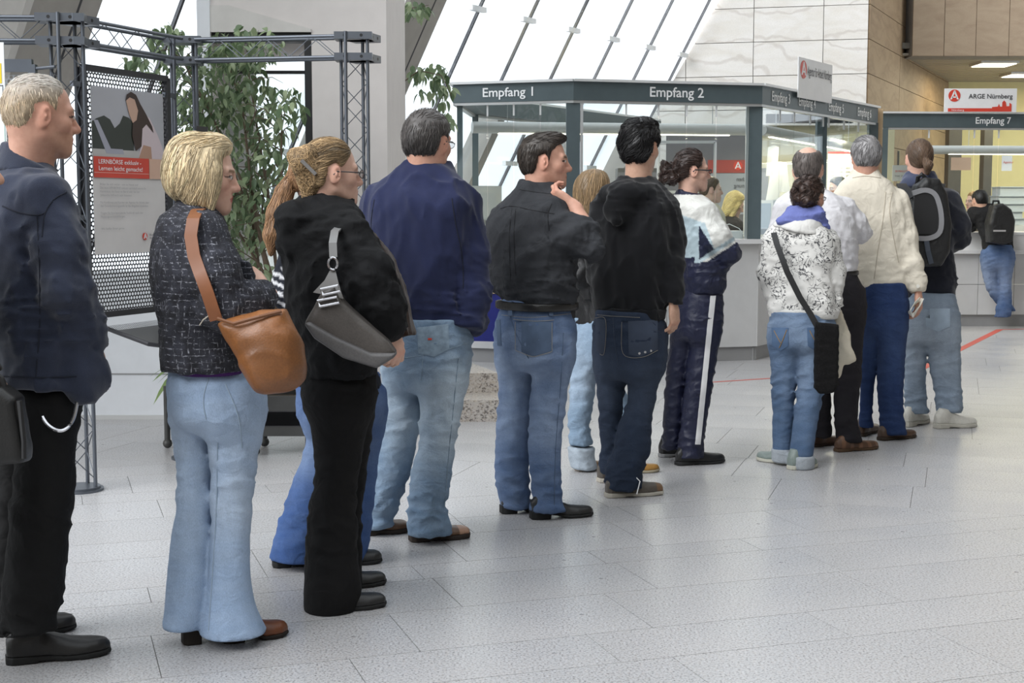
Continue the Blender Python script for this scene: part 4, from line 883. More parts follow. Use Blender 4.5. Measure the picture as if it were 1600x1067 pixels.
# ================================================================ PEOPLE: implicit-surface body builder
BIG = 0.5
class SDF:
    def __init__(s, h): s.h = h; s.ops = []
    def _put(s, lo, hi, fn, k=0.0, op='add'): s.ops.append((np.asarray(lo, float), np.asarray(hi, float), fn, k, op)); return s
    def loft(s, rows, yaw=0.0, k=0.02, n=2.3, op='add', round_=0.012, cut=None):
        """rows (z, cx, cy, a, b): elliptic sections stacked along z; a across, b along the yaw direction"""
        r = np.array(sorted([tuple(map(float, q)) for q in rows]), float); z = r[:, 0]
        if len(r) > 2:                    # smooth interpolation
            zz = np.linspace(z[0], z[-1], 90); d = np.gradient(r[:, 1:], z, axis=0); out = []
            i = np.clip(np.searchsorted(z, zz) - 1, 0, len(z) - 2); hh = (z[i + 1] - z[i]); t = ((zz - z[i]) / hh)[:, None]; hh = hh[:, None]
            p0, p1_, m0, m1 = r[i, 1:], r[i + 1, 1:], d[i] * hh, d[i + 1] * hh
            rr = (2 * t**3 - 3 * t**2 + 1) * p0 + (t**3 - 2 * t**2 + t) * m0 + (-2 * t**3 + 3 * t**2) * p1_ + (t**3 - t**2) * m1
            z = zz
        else: rr = r[:, 1:]
        cy_, sy_ = math.cos(yaw), math.sin(yaw)
        def fn(x, y, w):
            f = w[0, 0, :]; cx = np.interp(f, z, rr[:, 0]); cy = np.interp(f, z, rr[:, 1]); a = np.interp(f, z, rr[:, 2]); b = np.interp(f, z, rr[:, 3])
            dx = x - cx; dy = y - cy; u = (-sy_ * dx + cy_ * dy) / a; v = (cy_ * dx + sy_ * dy) / b
            g = (np.abs(u)**n + np.abs(v)**n)**(1.0 / n); d = (g - 1) * np.minimum(a, b)
            e = np.maximum(z[0] - w, w - z[-1])
            if cut is not None:           # tilted hem: plane (point, normal) keeps the side against the normal
                for cp, cn in cut: e = np.maximum(e, (x - cp[0]) * cn[0] + (y - cp[1]) * cn[1] + (w - cp[2]) * cn[2])
            return smax(d, e, round_)
        m = np.maximum(rr[:, 2], rr[:, 3]).max()
        return s._put((rr[:, 0].min() - m, rr[:, 1].min() - m, z[0]), (rr[:, 0].max() + m, rr[:, 1].max() + m, z[-1]), fn, k, op)
    def cone(s, p, q, r1, r2, k=0.02, op='add', flat=False, squash=None):
        p, q = np.asarray(p, float), np.asarray(q, float); ba = q - p; L2 = np.dot(ba, ba); L = math.sqrt(L2)
        def fn(x, y, z):
            X, Y, Z = x - p[0], y - p[1], z - p[2]; t = (X * ba[0] + Y * ba[1] + Z * ba[2]) / L2; tc = np.clip(t, 0, 1)
            dx, dy, dz = X - ba[0] * tc, Y - ba[1] * tc, Z - ba[2] * tc
            if squash is not None:        # flatten along a direction
                sv, sf = squash; c = (dx * sv[0] + dy * sv[1] + dz * sv[2]) * (1 / sf - 1); dx, dy, dz = dx + c * sv[0], dy + c * sv[1], dz + c * sv[2]
            d = np.sqrt(dx * dx + dy * dy + dz * dz) - (r1 + (r2 - r1) * tc)
            if flat: d = smax(d, (t - 1) * L, 0.006)
            return d
        m = max(r1, r2); return s._put(np.minimum(p, q) - m, np.maximum(p, q) + m, fn, k, op)
    def ell(s, c, r, R=None, k=0.02, op='add'):
        c = np.asarray(c, float); r = np.asarray(r, float)
        def fn(x, y, z):
            X, Y, Z = x - c[0], y - c[1], z - c[2]
            if R is not None: X, Y, Z = (R[0][0] * X + R[0][1] * Y + R[0][2] * Z, R[1][0] * X + R[1][1] * Y + R[1][2] * Z, R[2][0] * X + R[2][1] * Y + R[2][2] * Z)
            g = np.sqrt((X / r[0])**2 + (Y / r[1])**2 + (Z / r[2])**2); g2 = np.sqrt((X / r[0]**2)**2 + (Y / r[1]**2)**2 + (Z / r[2]**2)**2) + 1e-9
            return g * (g - 1) / g2
        m = r.max() if R is not None else r
        return s._put(c - m, c + m, fn, k, op)
    def poly(s, uv, o, u, v, w, t, k=0.01, op='add', rad=0.01):
        """rounded slab: outline uv in the plane (u, v) at o, half thickness t along w"""
        o, u, v, w_ = (np.asarray(q, float) for q in (o, u, v, w)); P_ = np.array(uv, float)
        def fn(x, y, z):
            X, Y, Z = x - o[0], y - o[1], z - o[2]; a = X * u[0] + Y * u[1] + Z * u[2]; b = X * v[0] + Y * v[1] + Z * v[2]; c = X * w_[0] + Y * w_[1] + Z * w_[2]
            d = poly2(a, b, P_) + rad; e = np.abs(c) - t + rad
            return np.minimum(np.maximum(d, e), 0) + np.sqrt(np.maximum(d, 0)**2 + np.maximum(e, 0)**2) - rad
        pts = np.array([o + u * p[0] + v * p[1] for p in P_]); return s._put(pts.min(0) - t, pts.max(0) + t, fn, k, op)
    def mesh(s, disp=None):
        h = s.h; adds = [o for o in s.ops if o[4] in ('add', 'addi')]
        lo = np.min([o[0] for o in adds], axis=0) - 3 * h - 0.012; hi = np.max([o[1] for o in adds], axis=0) + 3 * h + 0.012
        n = np.maximum(4, np.ceil((hi - lo) / h).astype(int) + 1); ax = [lo[i] + np.arange(n[i]) * h for i in range(3)]
        val = np.full(n, BIG, np.float32)
        for a, b, fn, k, op in s.ops:
            m = max(k, 0.0) + 3 * h + 0.012
            if op == 'and': i0 = np.zeros(3, int); i1 = n
            else: i0 = np.clip(np.floor((a - m - lo) / h).astype(int), 0, n - 1); i1 = np.clip(np.ceil((b + m - lo) / h).astype(int) + 1, 1, n)
            if np.any(i1 <= i0): continue
            sl = tuple(slice(i0[i], i1[i]) for i in range(3))
            x = ax[0][sl[0]][:, None, None]; y = ax[1][sl[1]][None, :, None]; z = ax[2][sl[2]][None, None, :]
            d = fn(x, y, z).astype(np.float32); d = np.broadcast_to(d, val[sl].shape)
            if op == 'add': val[sl] = smin(val[sl], d, k)
            elif op == 'sub': val[sl] = smax(val[sl], -d, k)
            elif op == 'and': val[sl] = smax(val[sl], d, k)
        if disp is not None:
            mk = np.abs(val) < 0.035; idx = np.nonzero(mk); P_ = np.stack([ax[i][idx[i]] for i in range(3)], 1); val[idx] -= disp(P_).astype(np.float32)
        val[0], val[-1] = BIG, BIG; val[:, 0] = BIG; val[:, -1] = BIG; val[:, :, 0] = BIG; val[:, :, -1] = BIG
        return nets(val, lo, h)
def smin(a, b, k):
    if k <= 0: return np.minimum(a, b)
    h = np.maximum(k - np.abs(a - b), 0) / k; return np.minimum(a, b) - h * h * k * 0.25
def smax(a, b, k): return -smin(-a, -b, k)
def poly2(a, b, P_):
    a, b = np.broadcast_arrays(a, b); d = np.full(a.shape, 1e9); s = np.ones(a.shape); N = len(P_)
    for i in range(N):
        j = (i - 1) % N; ex_, ey_ = P_[j][0] - P_[i][0], P_[j][1] - P_[i][1]; wx, wy = a - P_[i][0], b - P_[i][1]
        t = np.clip((wx * ex_ + wy * ey_) / (ex_ * ex_ + ey_ * ey_ + 1e-12), 0, 1); bx, by = wx - ex_ * t, wy - ey_ * t; d = np.minimum(d, bx * bx + by * by)
        c1 = b >= P_[i][1]; c2 = b < P_[j][1]; c3 = ex_ * wy > ey_ * wx
        s = np.where((c1 & c2 & c3) | (~c1 & ~c2 & ~c3), -s, s)
    return s * np.sqrt(d)
def nets(val, lo, h):
    ins = val < 0; c = np.zeros(tuple(np.array(val.shape) - 1), np.int8)
    offs = [(i, j, k) for i in (0, 1) for j in (0, 1) for k in (0, 1)]
    sh = c.shape
    for i, j, k in offs: c += ins[i:i + sh[0], j:j + sh[1], k:k + sh[2]]
    I = np.nonzero((c > 0) & (c < 8)); N = len(I[0]); cid = np.full(sh, -1, np.int32); cid[I] = np.arange(N)
    cv = np.stack([val[I[0] + i, I[1] + j, I[2] + k] for i, j, k in offs], 1)
    acc = np.zeros((N, 3)); cnt = np.zeros(N)
    for a in range(8):
        for b in range(a + 1, 8):
            oa, ob = np.array(offs[a]), np.array(offs[b])
            if np.abs(oa - ob).sum() != 1: continue
            va, vb = cv[:, a], cv[:, b]; m = (va < 0) != (vb < 0); t = np.where(m, va / np.where(m, va - vb, 1), 0)
            acc += (m[:, None]) * (oa + t[:, None] * (ob - oa)); cnt += m
    V = lo + (np.stack(I, 1) + acc / np.maximum(cnt, 1)[:, None]) * h
    Fs = []
    for axn in range(3):
        sl0 = [slice(None)] * 3; sl1 = [slice(None)] * 3; sl0[axn] = slice(0, -1); sl1[axn] = slice(1, None)
        a, b = ins[tuple(sl0)], ins[tuple(sl1)]; E = np.nonzero(a != b); sgn = a[E]
        o1, o2 = [(1, 2), (2, 0), (0, 1)][axn]; e = np.stack(E, 1)
        ok = (e[:, o1] > 0) & (e[:, o2] > 0) & (e[:, o1] < val.shape[o1] - 1) & (e[:, o2] < val.shape[o2] - 1); e = e[ok]; sgn = sgn[ok]
        q = []
        for d1, d2 in ((-1, -1), (0, -1), (0, 0), (-1, 0)):
            f = e.copy(); f[:, o1] += d1; f[:, o2] += d2; q.append(cid[f[:, 0], f[:, 1], f[:, 2]])
        q = np.stack(q, 1); q[~sgn] = q[~sgn][:, ::-1]; Fs.append(q)
    return V, np.vstack(Fs)
# ---- wobble fields for folds
def wob(P_, f, sd):
    r_ = np.random.RandomState(sd); out = 0; amp = 1.0; tot = 0
    f = np.asarray(f, float)
    for o in range(3):
        ph = r_.uniform(0, 6.28, 6); rot = r_.uniform(-0.45, 0.45, 4)
        x, y, z = P_[:, 0] * f[0], P_[:, 1] * f[1], P_[:, 2] * f[2]
        x, z = x + rot[0] * z, z + rot[1] * x; y = y + rot[2] * z
        w_ = 1.5 * np.sin(0.53 * x + 0.37 * y + 0.41 * z + ph[0])
        out = out + amp * np.sin(x + w_ + ph[1] + 0.8 * np.sin(0.7 * y + ph[2])) * np.cos(0.6 * y + ph[3] + w_ * 0.5) * 0.6 + amp * 0.6 * np.sin(z + 1.2 * np.sin(0.5 * x + ph[4]) + 0.7 * y + ph[5]); tot += amp
        f = f * 1.9; amp *= 0.5
    return out / tot
def ridge(P_, f, sd): return (1 - np.abs(wob(P_, f, sd)))**3
def gauss(x, c, w_): return np.exp(-((x - c) / w_)**2)

def smoothp(pts, n=5):
    pts = [np.asarray(p, float) for p in pts]; out = []
    for i in range(len(pts) - 1):
        p0, p1_, p2_, p3_ = pts[max(i - 1, 0)], pts[i], pts[i + 1], pts[min(i + 2, len(pts) - 1)]
        for k in range(n): t = k / n; out.append(0.5 * (2 * p1_ + (p2_ - p0) * t + (2 * p0 - 5 * p1_ + 4 * p2_ - p3_) * t * t + (3 * p1_ - p0 - 3 * p2_ + p3_) * t**3))
    return out + [pts[-1]]
class Kit:                                # collects meshes into one object
    def __init__(s): s.v = []; s.f = []; s.c = []; s.n = 0
    def add(s, v, f, col):
        v = np.asarray(v, float); col = np.asarray(col, float)
        if col.ndim == 1: col = np.tile(col, (len(v), 1))
        s.v.append(v); s.f.append(np.asarray(f) + s.n); s.c.append(col); s.n += len(v); return s
    def build(s, name, mat, parent, smooth=True):
        v = np.vstack(s.v); f = s.f
        if len(set(q.shape[1] for q in f)) > 1: f = [np.hstack([q, q[:, -1:]]) if q.shape[1] == 3 else q for q in f]
        f = np.vstack(f); org = np.array([v[:, 0].mean(), v[:, 1].mean(), v[:, 2].min()])
        me = mkmesh(name, v - org, f, M[mat] if isinstance(mat, str) else mat, smooth, np.vstack(s.c)); o = bpy.data.objects.new(name, me); COL.objects.link(o); o.location = tuple(org)
        return put(o, parent)

def skin_mat():
    m, nt, p = _mat('skin'); a = node(nt, 'ShaderNodeAttribute', attribute_name='col')
    n1 = noise(nt, 60, 4); c = mixc(nt, 1.0, a.outputs['Color'], ramp(nt, n1, [(0.3, (0.90, 0.86, 0.85)), (0.7, (1, 1, 1))]), 'MULTIPLY')
    link(nt, c, p.inputs['Base Color']); p.inputs['Roughness'].default_value = 0.52; p.inputs['Specular IOR Level'].default_value = 0.35
    p.inputs['Subsurface Weight'].default_value = 0.08; p.inputs['Subsurface Radius'].default_value = (0.02, 0.008, 0.004); p.inputs['Subsurface Scale'].default_value = 0.3
    bump(nt, p, noise(nt, 350, 2), 0.08, 0.002); return m
M['skin'] = skin_mat()
def hair_mat():
    m, nt, p = _mat('hair'); a = node(nt, 'ShaderNodeAttribute', attribute_name='col'); geo = node(nt, 'ShaderNodeNewGeometry')
    k = ramp(nt, geo.outputs['Random Per Island'], [(0, 0.55), (0.6, 1.0), (1, 1.35)]); n1 = noise(nt, 130, 3, stretch=(1, 1, 0.3))
    c = mixc(nt, 1.0, a.outputs['Color'], k, 'MULTIPLY'); c = mixc(nt, 1.0, c, ramp(nt, n1, [(0.3, 0.65), (0.7, 1.0)]), 'MULTIPLY'); link(nt, c, p.inputs['Base Color'])
    p.inputs['Roughness'].default_value = 0.45; p.inputs['Specular IOR Level'].default_value = 0.4; bump(nt, p, n1, 0.35, 0.003); return m
M['hair'] = hair_mat()
M['wool'] = cloth('wool', 0.95, 420, 0.35, 0.18, 20, sheen=0.15); M['cotton'] = cloth('cotton', 0.85, 700, 0.18, 0.10, 14, fold=1.5); M['fleece'] = cloth('fleece', 0.97, 300, 0.35, 0.15, 18, sheen=0.25)
M['denim'] = cloth('denim', 0.88, 620, 0.3, 0.24, 11, stretch=(1, 1, 0.22), fold=1.2); M['twill'] = cloth('twill', 0.85, 800, 0.2, 0.12, 14, fold=1.4); M['nylon'] = cloth('nylon', 0.5, 500, 0.15, 0.10, 12, spec=0.45, fold=1.5)
M['leather'] = cloth('leather', 0.42, 160, 0.25, 0.22, 9, spec=0.5); M['shoe'] = cloth('shoe', 0.42, 150, 0.18, 0.15, 20, spec=0.5); M['rubber'] = cloth('rubber', 0.7, 200, 0.1, 0.1, 20)
M['fur'] = cloth('fur', 0.95, 120, 0.8, 0.5, 60)
M['chrome'] = plain('chrome', (0.62, 0.62, 0.64), 0.22, 0.9); M['lens'] = glassy('lens', (0.8, 0.8, 0.8), 0.06)
M['eye_white'] = plain('eye_white', (0.72, 0.68, 0.64), 0.25); M['iris'] = plain('iris', (0.06, 0.05, 0.045), 0.2); M['spectacle'] = plain('spectacle', (0.03, 0.025, 0.025), 0.35)
def tweed_mat():
    m, nt, p = _mat('tweed'); base = (0.012, 0.012, 0.016)
    f1 = noise(nt, 1.0, 2, 0.6, stretch=(260, 260, 60)); f2 = noise(nt, 1.0, 2, 0.6, stretch=(60, 60, 260)); f3 = noise(nt, 30, 2)
    tc = node(nt, 'ShaderNodeTexCoord'); sp = node(nt, 'ShaderNodeSeparateXYZ'); link(nt, tc.outputs['Object'], sp.inputs[0])
    wz = node(nt, 'ShaderNodeMath', operation='SINE'); mz = node(nt, 'ShaderNodeMath', operation='MULTIPLY'); link(nt, sp.outputs['Z'], mz.inputs[0]); mz.inputs[1].default_value = 330; link(nt, mz.outputs[0], wz.inputs[0])
    xy = node(nt, 'ShaderNodeMath', operation='MULTIPLY_ADD'); link(nt, sp.outputs['Y'], xy.inputs[0]); xy.inputs[1].default_value = 0.8; link(nt, sp.outputs['X'], xy.inputs[2]); mx_ = node(nt, 'ShaderNodeMath', operation='MULTIPLY'); link(nt, xy.outputs[0], mx_.inputs[0]); mx_.inputs[1].default_value = 360; wx = node(nt, 'ShaderNodeMath', operation='SINE'); link(nt, mx_.outputs[0], wx.inputs[0])
    def gate(nz, wv):
        a = ramp(nt, nz, [(0.54, 0.0), (0.70, 0.8)]); b = ramp(nt, wv, [(0.55, 0.0), (0.95, 1.0)]); q = node(nt, 'ShaderNodeMath', operation='MULTIPLY'); link(nt, a, q.inputs[0]); link(nt, b, q.inputs[1]); return q.outputs[0]
    g1, g2 = gate(f1, wx.outputs[0]), gate(f2, wz.outputs[0]); q = node(nt, 'ShaderNodeMath', operation='MAXIMUM'); link(nt, g1, q.inputs[0]); link(nt, g2, q.inputs[1])
    c = mixc(nt, q.outputs[0], ramp(nt, f3, [(0.3, base), (0.7, (0.035, 0.037, 0.05))]), (0.45, 0.46, 0.52)); link(nt, c, p.inputs['Base Color']); p.inputs['Roughness'].default_value = 0.95
    bump(nt, p, noise(nt, 260, 3), 0.7, 0.004); return m
M['tweed'] = tweed_mat()
def floral_mat():
    m, nt, p = _mat('floral'); n1 = noise(nt, 15, 1, 0.4, 2.6); n2 = noise(nt, 7, 2, 0.5); n3 = noise(nt, 38, 1, 0.5, 1.5)
    band = ramp(nt, n1, [(0.45, 0.0), (0.475, 1.0), (0.50, 1.0), (0.525, 0.0)]); dots = ramp(nt, n3, [(0.64, 0.0), (0.67, 1.0)]); msk = ramp(nt, n2, [(0.40, 0.0), (0.46, 1.0)])
    q = node(nt, 'ShaderNodeMath', operation='MAXIMUM'); link(nt, band, q.inputs[0]); link(nt, dots, q.inputs[1]); q2 = node(nt, 'ShaderNodeMath', operation='MULTIPLY'); link(nt, q.outputs[0], q2.inputs[0]); link(nt, msk, q2.inputs[1])
    a = node(nt, 'ShaderNodeAttribute', attribute_name='col'); c = mixc(nt, q2.outputs[0], a.outputs['Color'], (0.06, 0.06, 0.065)); link(nt, c, p.inputs['Base Color']); p.inputs['Roughness'].default_value = 0.9; bump(nt, p, noise(nt, 500, 2), 0.15, 0.003); return m
M['floral'] = floral_mat()

SK = dict(fair=(0.66, 0.42, 0.325), pale=(0.72, 0.49, 0.39), ruddy=(0.60, 0.34, 0.25), tan=(0.46, 0.27, 0.18), med=(0.58, 0.36, 0.26))
class Person:
    def __init__(s, Y, foot, label, skin='fair', hair=(0.1, 0.07, 0.05), h=0.009):
        s.Y = Y; s.k = F_PX / (Y * 1.0045); s.skin = np.array(SK[skin]); s.hairc = np.array(hair); s.h = h
        s.root = empty('person', ground(foot, 900) * 0 + V3(X_(foot, Y), Y, 0), label, 'person'); s.body = Kit(); s.core = SDF(0.022); s.seed = int(Y * 977) % 1000
    def p(s, px, py, dy=0.0): return at(px, py, s.Y + dy)
    def r(s, px): return px / s.k
    def garment(s, name, mat): return Garment(s, name, mat)
    def finish(s):
        if s.core.ops:
            v, f = s.core.mesh(); s.body.add(v, f, s.skin * 0.9)
        return s.body.build('body', 'skin', s.root)
class Garment:
    def __init__(g, P_, name, mat): g.P = P_; g.s = SDF(P_.h); g.name = name; g.mat = mat; g.joints = []
    def loft(g, rows, yaw=0.0, ratio=0.66, k=0.03, n=2.35, core=True, amax=0.30, round_=0.012, grow=0.0, cut=None):
        """rows (py, x_left, x_right[, dy[, ratio]]) read as outlines at the person's distance"""
        R_ = []
        for q in rows:
            py, xl, xr = q[:3]; dy = q[3] if len(q) > 3 else 0.0; rt = q[4] if len(q) > 4 else ratio
            c = g.P.p((xl + xr) / 2, py, dy); w_ = (xr - xl) / 2 * (g.P.Y + dy) / F_PX + grow
            a = w_ / math.sqrt(math.sin(yaw)**2 + (rt * math.cos(yaw))**2); a = min(a, amax); b = max(rt * a, 0.02)
            R_.append((c[2], c[0], c[1], a, b))
        g.s.loft(R_, yaw, k, n, round_=round_, cut=cut)
        if core and len(R_) > 1: g.P.core.loft([(z, x, y, max(a - 0.03, 0.02), max(b - 0.03, 0.02)) for z, x, y, a, b in R_], yaw, 0.02, n)
        return g
    def chain(g, pts, k=0.035, flat=True, core=True, squash=None):
        """pts (px, py, dy, r_px)"""
        W = [(g.P.p(a, b, c), g.P.r(r)) for a, b, c, r in pts]
        g.joints += [q for q in W[1:-1]] + ([W[-1]] if not flat else [])
        for i in range(len(W) - 1):
            g.s.cone(W[i][0], W[i + 1][0], W[i][1], W[i + 1][1], k, flat=flat and i == len(W) - 2, squash=squash)
            if core: g.P.core.cone(W[i][0], W[i][0] + (W[i + 1][0] - W[i][0]) * (0.8 if i == len(W) - 2 else 1), max(W[i][1] - 0.022, 0.015), max(W[i + 1][1] - 0.018, 0.013), 0.02)
        return g
    def ball(g, px, py, dy, rx, ry, rz, k=0.03, op='add', R=None): g.s.ell(g.P.p(px, py, dy), (rx, ry, rz), R, k, op); return g
    def done(g, col, disp=None, parent=None, name=None):
        d0 = disp
        if g.joints and disp is not None:
            def disp(P_):
                w_ = d0(P_)
                for q, r in g.joints[:8]:
                    w_ = w_ + 0.010 * np.exp(-np.sum((P_ - q)**2, axis=1) / (1.5 * r)**2) * (ridge(P_, (45, 45, 70), 17) - 0.35)
                return w_
        v, f = g.s.mesh(disp); c = col(v) if callable(col) else np.tile(np.asarray(col, float), (len(v), 1))
        g.obj = Kit().add(v, f, c).build(name or g.name, g.mat, parent or g.P.root); g.v, g.f = v, f; return g.obj
    def px(g, v):                          # where garment points appear, for seams and colour blocks
        d = v - V3(0, 0, CAM_H); dep = d @ FW; return 800 + F_PX * d[:, 0] / dep, 533.5 - F_PX * (d @ UP) / dep
def fold_leg(knees, ankle, sd, amp=0.006):
    def fn(P_):
        z = P_[:, 2]; m = 0.30 + 1.0 * gauss(z, knees, 0.12) + 1.4 * gauss(z, ankle, 0.12) + 0.7 * gauss(z, 0.80, 0.10)
        return 0.85 * amp * m * (0.45 * wob(P_, (24, 24, 80), sd) + 1.2 * (ridge(P_, (26, 26, 40), sd + 5) - 0.35))
    return fn
def fold_top(sd, amp=0.006, fx=26, fz=15, zc=None, band=0.12):
    fx, fz = fx * 1.5, fz * 1.3
    def fn(P_):
        w_ = amp * (0.7 * wob(P_, (fx, fx, fz), sd) + 1.1 * (ridge(P_, (fx * 0.8, fx * 0.8, fz), sd + 3) - 0.35))
        if zc is not None: w_ = w_ + 1.0 * amp * gauss(P_[:, 2], zc, band) * (ridge(P_, (14, 14, 62), sd + 8) - 0.35)
        return w_
    return fn
def denim(base, fade=0.35, pale=(0.50, 0.58, 0.68), sd=1, zf=0.62, zk=0.45):
    base = np.array(base); pale = np.array(pale)
    def fn(v):
        z = v[:, 2]; m = fade * (gauss(z, zf, 0.16) + 0.6 * gauss(z, zk, 0.12) + 0.25) * (0.6 + 0.5 * wob(v, (14, 14, 9), sd)) + 0.12 * fade * wob(v, (40, 40, 90), sd + 1)
        m = np.clip(m, 0, 0.9)[:, None]; return base * (1 - m) + pale * m
    return fn

def raycast(P_, g, px, py):
    if not hasattr(g, 'bvh'): g.bvh = BVHTree.FromPolygons([tuple(q) for q in g.v], [tuple(map(int, q)) for q in g.f])
    o = Vector((0, 0, CAM_H)); d = Vector(ray(px, py)).normalized(); h_, n_, i_, t_ = g.bvh.ray_cast(o, d)
    return None if h_ is None else (np.array(h_), np.array(n_))
def patch(P_, g, quad, name, mat, off=0.003, nu=7, nv=7, point=0.0, parent=None):
    """a piece of cloth (pocket, stripe) laid on a garment: corners tl, tr, br, bl; point lowers the middle of its foot"""
    tl, tr_, br_, bl_ = (np.array(q, float) for q in quad); V = []; N_ = []; last = None
    for j in range(nv):
        for i in range(nu):
            u, v = i / (nu - 1), j / (nv - 1); q = (tl * (1 - u) + tr_ * u) * (1 - v) + (bl_ * (1 - u) + br_ * u) * v; q[1] += point * v * (1 - abs(2 * u - 1))
            r = raycast(P_, g, *q)
            if r is None or (last is not None and np.linalg.norm(r[0] - last[0]) > 0.15): r = last
            if r is None: return None
            last = r; V.append(r[0] + r[1] * off); N_.append(r[1])
    n = nu * nv; m = MB(); W = V + [p - k * (off + 0.002) for p, k in zip(V, N_)]; fs = []
    for j in range(nv - 1):
        for i in range(nu - 1): a = j * nu + i; fs += [(a, a + nu, a + nu + 1, a + 1), (n + a, n + a + 1, n + a + nu + 1, n + a + nu)]
    rim = [i for i in range(nu)] + [j * nu + nu - 1 for j in range(1, nv)] + [(nv - 1) * nu + i for i in range(nu - 2, -1, -1)] + [j * nu for j in range(nv - 2, 0, -1)]
    for k in range(len(rim)): a, b = rim[k], rim[(k + 1) % len(rim)]; fs.append((a, b, n + b, n + a))
    m.add(W, fs); return m.build(name, mat, parent or P_.root, True)
def seam(P_, g, pts, mat, r=0.0016, name='seam', lift=0.0006, n=6):
    out = []
    for q in smoothp([np.array((*p, 0.0)) for p in pts], n):
        h_ = raycast(P_, g, q[0], q[1])
        if h_ is not None and (not out or np.linalg.norm(h_[0] - out[-1]) < 0.12): out.append(h_[0] + h_[1] * lift)
    if len(out) > 2: return MB().path(out, r, 5).build(name, mat, P_.root, True)
# ---------------------------------------------------------------- heads
def head(P_, cx, chin_py, yaw, s=1.0, pitch=0.0, roll=0.0, dy=0.0, neck=None, hair=None, style=None, female=False, brow=(0.10, 0.07, 0.05), beard=0.0, lips=None, neck_r=0.056, ears=True, hres=0.0045, fl=None, bald=None, eyes=True, cz=None):
    """local frame: x forward, y left, z up, origin between the ears at eye level"""
    F_ = V3(math.cos(yaw), math.sin(yaw), 0); L = V3(-math.sin(yaw), math.cos(yaw), 0); U = V3(0, 0, 1)
    F_, U = F_ * math.cos(pitch) - U * math.sin(pitch), U * math.cos(pitch) + F_ * math.sin(pitch)
    L, U = L * math.cos(roll) + U * math.sin(roll), U * math.cos(roll) - L * math.sin(roll)
    R3 = np.stack([F_, L, U], 1) * s
    O = P_.p(cx, chin_py, dy); O = O + V3(0, 0, 0.118 * s) if cz is None else P_.p(cx, cz, dy)
    w2l = lambda p: np.linalg.inv(R3) @ (np.asarray(p) - O)
    fw = 0.93 if female else 1.0
    S = SDF(hres)
    S.ell((-0.012, 0, 0.035), (0.098, 0.076, 0.088), k=0); S.ell((-0.045, 0, 0.0), (0.060, 0.064, 0.068), k=0.03)
    S.ell((0.034, 0, -0.028), (0.055, 0.056 * fw, 0.076), k=0.03)
    for e in (-1, 1):
        S.cone((-0.005, e * 0.051 * fw, -0.055), (0.066, e * 0.014, -0.098), 0.019, 0.017, 0.03)
        S.ell((0.052, e * 0.042, -0.022), (0.024, 0.022, 0.022), k=0.025)
        S.cone((0.084, e * 0.012, 0.019), (0.072, e * 0.047, 0.022), 0.0115, 0.010, 0.018)
    S.ell((0.074, 0, -0.101), (0.019, 0.022, 0.019), k=0.02)
    S.ell((0.068, 0, -0.062), (0.026, 0.034, 0.034), k=0.02)
    ns = 0.88 if female else 1.0
    S.cone((0.086, 0, 0.014), (0.110 * (0.985 if female else 1), 0, -0.030), 0.0085, 0.0115 * ns, 0.014); S.ell((0.107, 0, -0.034), (0.013 * ns, 0.012 * ns, 0.0105 * ns), k=0.010)
    for e in (-1, 1):
        S.ell((0.097, e * 0.012, -0.037), (0.010, 0.008, 0.0085), k=0.009)
        S.ell((0.097, e * 0.032, 0.002), (0.016, 0.016, 0.011), k=0.014, op='sub')
        S.ell((0.0785, e * 0.032, 0.001), (0.0150, 0.0165, 0.0135), k=0.005)
    S.ell((0.089, 0, -0.0625), (0.0095, 0.023, 0.0058), k=0.006); S.ell((0.087, 0, -0.0745), (0.0095, 0.020, 0.0068), k=0.006)
    S.cone((0.101, -0.022, -0.0685), (0.101, 0.022, -0.0685), 0.003, 0.003, 0.004, 'sub')
    if ears:
        for e in (-1, 1):
            Re = np.array(Matrix.Rotation(e * 0.35, 3, 'Z') @ Matrix.Rotation(0.18, 3, 'Y'))
            S.ell((-0.012, e * 0.078, -0.006), (0.021, 0.0085, 0.034), Re.T, k=0.008); S.ell((-0.004, e * 0.087, -0.002), (0.011, 0.006, 0.021), Re.T, k=0.005, op='sub'); S.ell((-0.010, e * 0.083, -0.006), (0.004, 0.006, 0.012), Re.T, k=0.004)
    if neck is not None:
        nb = w2l(neck); S.cone((-0.030, 0, -0.055), nb, neck_r, neck_r * 1.12, 0.035)
        S.cone((-0.02, 0, -0.08), nb + V3(0.01, 0, 0), neck_r * 0.95, neck_r * 1.1, 0.02)
    v, f = S.mesh()
    # complexion: lips, brows, lids, shaven jaw
    x, y, z = v[:, 0], v[:, 1], v[:, 2]; col = np.tile(P_.skin, (len(v), 1))
    lipc = np.array(lips) if lips else P_.skin * np.array((0.80, 0.52, 0.50))
    def blend(m, c): nonlocal col; m = np.clip(m, 0, 1)[:, None]; col = col * (1 - m) + np.asarray(c) * m
    blend(0.45 * gauss(x, 0.07, 0.035) * gauss(np.abs(y), 0.042, 0.02) * gauss(z, -0.03, 0.025), P_.skin * (1.0, 0.72, 0.68)); blend(0.5 * gauss(x, 0.108, 0.02) * gauss(y, 0, 0.02) * gauss(z, -0.03, 0.02), P_.skin * (1, 0.74, 0.7))
    blend(0.35 * gauss(np.abs(y), 0.084, 0.012) * (np.abs(x + 0.01) < 0.04), P_.skin * (1.02, 0.72, 0.66))
    if beard: blend(beard * (z < -0.045) * (x > 0.0) * (z > -0.13) * np.clip((x - 0.0) / 0.03, 0, 1), np.array(brow) * 0.6 + P_.skin * 0.3)
    blend(1.0 * (((z + 0.0685) / 0.0115)**2 + (y / 0.0235)**2 < 1) * (x > 0.080), lipc)
